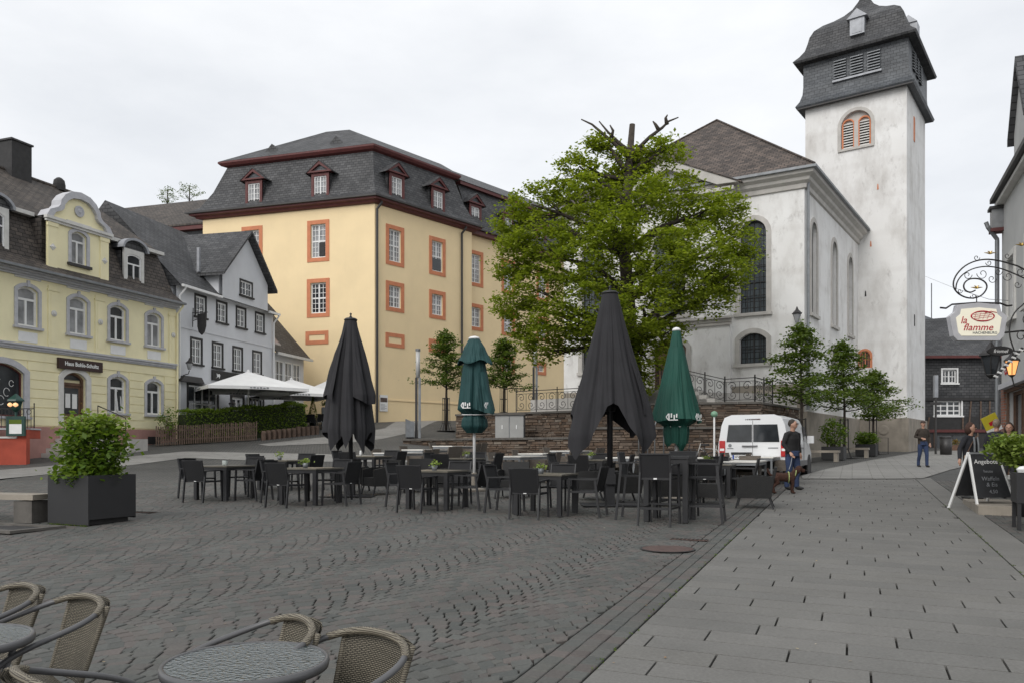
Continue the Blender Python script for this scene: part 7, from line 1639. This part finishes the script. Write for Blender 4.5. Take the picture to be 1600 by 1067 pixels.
# chalkboard
x0, y0 = px_at(1535,15.5), 15.5; t = thing('chalkboard', 'folding chalkboard with white frame standing on the path edge', 'board', (x0,y0,G(x0,y0)), .12)
tilt = .17
def fr(yf, zt=1.10): return lambda xx, z: Vector((xx, yf*(1-z/zt)*.42, z))
for s_, nm in ((-1,'front'),(1,'rear')):
    f = fr(s_)
    for sx in (-1,1): MB().bar(f(sx*.40+0,0), f(sx*.29,1.10), .035,.045).build('frame_leg', M['white_paint'], t)
    MB().bar(f(-.30,1.085)+Vector((0,-.02*1,0)), f(.30,1.085)+Vector((0,-.02,0)), .04,.035).build('frame_bar', M['lead'], t)
    bd = MB(); bd.hexa([f(-.345,.25)+Vector((0,-.012,0)),f(.345,.25)+Vector((0,-.012,0)),f(.345,.25)+Vector((0,.012,0)),f(-.345,.25)+Vector((0,.012,0))],[f(-.285,1.06)+Vector((0,-.012,0)),f(.285,1.06)+Vector((0,-.012,0)),f(.285,1.06)+Vector((0,.012,0)),f(-.285,1.06)+Vector((0,.012,0))]); bo = bd.build('board_panel', plain('slate_board',(.022,.023,.026),.75,.2,6), t)
    if s_ < 0:
        for txt, z, sz, shr in (('Angebote',.92,.125,.2),('heute',.74,.085,.1),('Waffeln',.60,.115,.25),('& Eis',.49,.115,.25),('4,50',.36,.10,.1)):
            p = f(0,z); text_obj('chalk_text', txt, sz, M['white_paint'] if z > .9 else M['lead'], bo, (p.x,p.y-.018,p.z), rot=(PI/2-math.atan(.42/1.1),0,0), shear=shr, depth=.001)
# step, black planter stand and bright shrub at the right edge
x, y = px_at(1588,14.6), 14.6; t = thing('doorstep', 'grey stone doorstep behind the chalkboard', 'step', (x+.55,y+.6,G(x,y)), ROTP); MB().box(-.9,1.2,-1.0,1.3,-.05,.16).build('step', M['concrete'], t)
x, y = px_at(1592,12.6), 12.6; t = thing('planter_stand', 'black planter on tall legs at the right edge of the path', 'planter', (x+.22,y,G(x,y)), ROTP); MB().box(-.26,.26,-.26,.26,.42,.88).build('box', M['black_metal'], t)
for sx in (-1,1):
    for sy_ in (-1,1): MB().box(sx*.22-.025,sx*.22+.025,sy_*.22-.025,sy_*.22+.025,0,.42).build('leg', M['black_metal'], t)
tag(MB().lathe([(.02,0),(.09,.01),(.11,.06),(.07,.1),(.02,.11)],8).build('paper', M['white_paint'], None, loc=(x+.02,y-.1,G(x,y)+.88)), 'crumpled white paper on the black planter at right edge', 'paper')
x, y = px_at(1606,14.4), 14.4; t = thing('potted_shrub', 'bright yellow green shrub in a dark pot at the right edge', 'shrub', (x,y,G(x,y)), 0); MB().lathe([(.22,0),(.28,.75),(.25,.75),(.22,.65)],16).build('pot', M['black_metal'], t, True)
bush(t,-.08,0,1.15,.5,.4,.30,230,.085,'leaf_bright',91); bush(t,-.45,-.1,1.30,.22,.15,.13,70,.085,'leaf_bright',92,'side_spray',False)
# ---- weeds in the joints and fallen leaves
npr = np.random.default_rng(99); pts = []
for i in range(70):
    a = npr.uniform(-.5, 9); p = PB(a, npr.normal()*.012-.005); pts.append(np.array((p.x, p.y, .03*p.y+.008))+npr.normal(size=(int(npr.integers(2,7)),3))*(.012,.012,.004))
for i in range(60):
    p = pc-PD*.47-QD*npr.uniform(-.45,.46); pts.append(np.array((p.x, p.y-.01, .03*p.y+.01))+npr.normal(size=(6,3))*(.02,.015,.008))
for i in range(90):
    p = PB(npr.uniform(0,14), 3.285+npr.normal()*.004); pts.append(np.array((p.x, p.y, .03*p.y+.003))+npr.normal(size=(4,3))*(.012,.02,.002))
o = leaf_obj('joint_weeds', np.concatenate(pts), .017, 'leaf_tree', None, up=.1, seed=5); stuff(tag(o, 'small green weeds growing in the paving joints', 'weeds'))
pts = []
for i in range(46):
    y = npr.uniform(5, 16); x = npr.uniform(-.55*y, .42*y); pts.append((x, y, .03*y+.012))
V, Fq = leaf_cloud(np.array(pts), .03, up=3.0, seed=8); o = link(bpy.data.objects.new('fallen_leaves', fast_mesh('fallen_leaves', V, Fq, leafmat('dry_leaf', [(.30,.16,.06),(.42,.36,.22),(.22,.12,.05),(.5,.48,.4)], .1)))); stuff(tag(o, 'tiny pale fallen leaves scattered on the plaza', 'leaves'))
print('objects', len(bpy.data.objects))
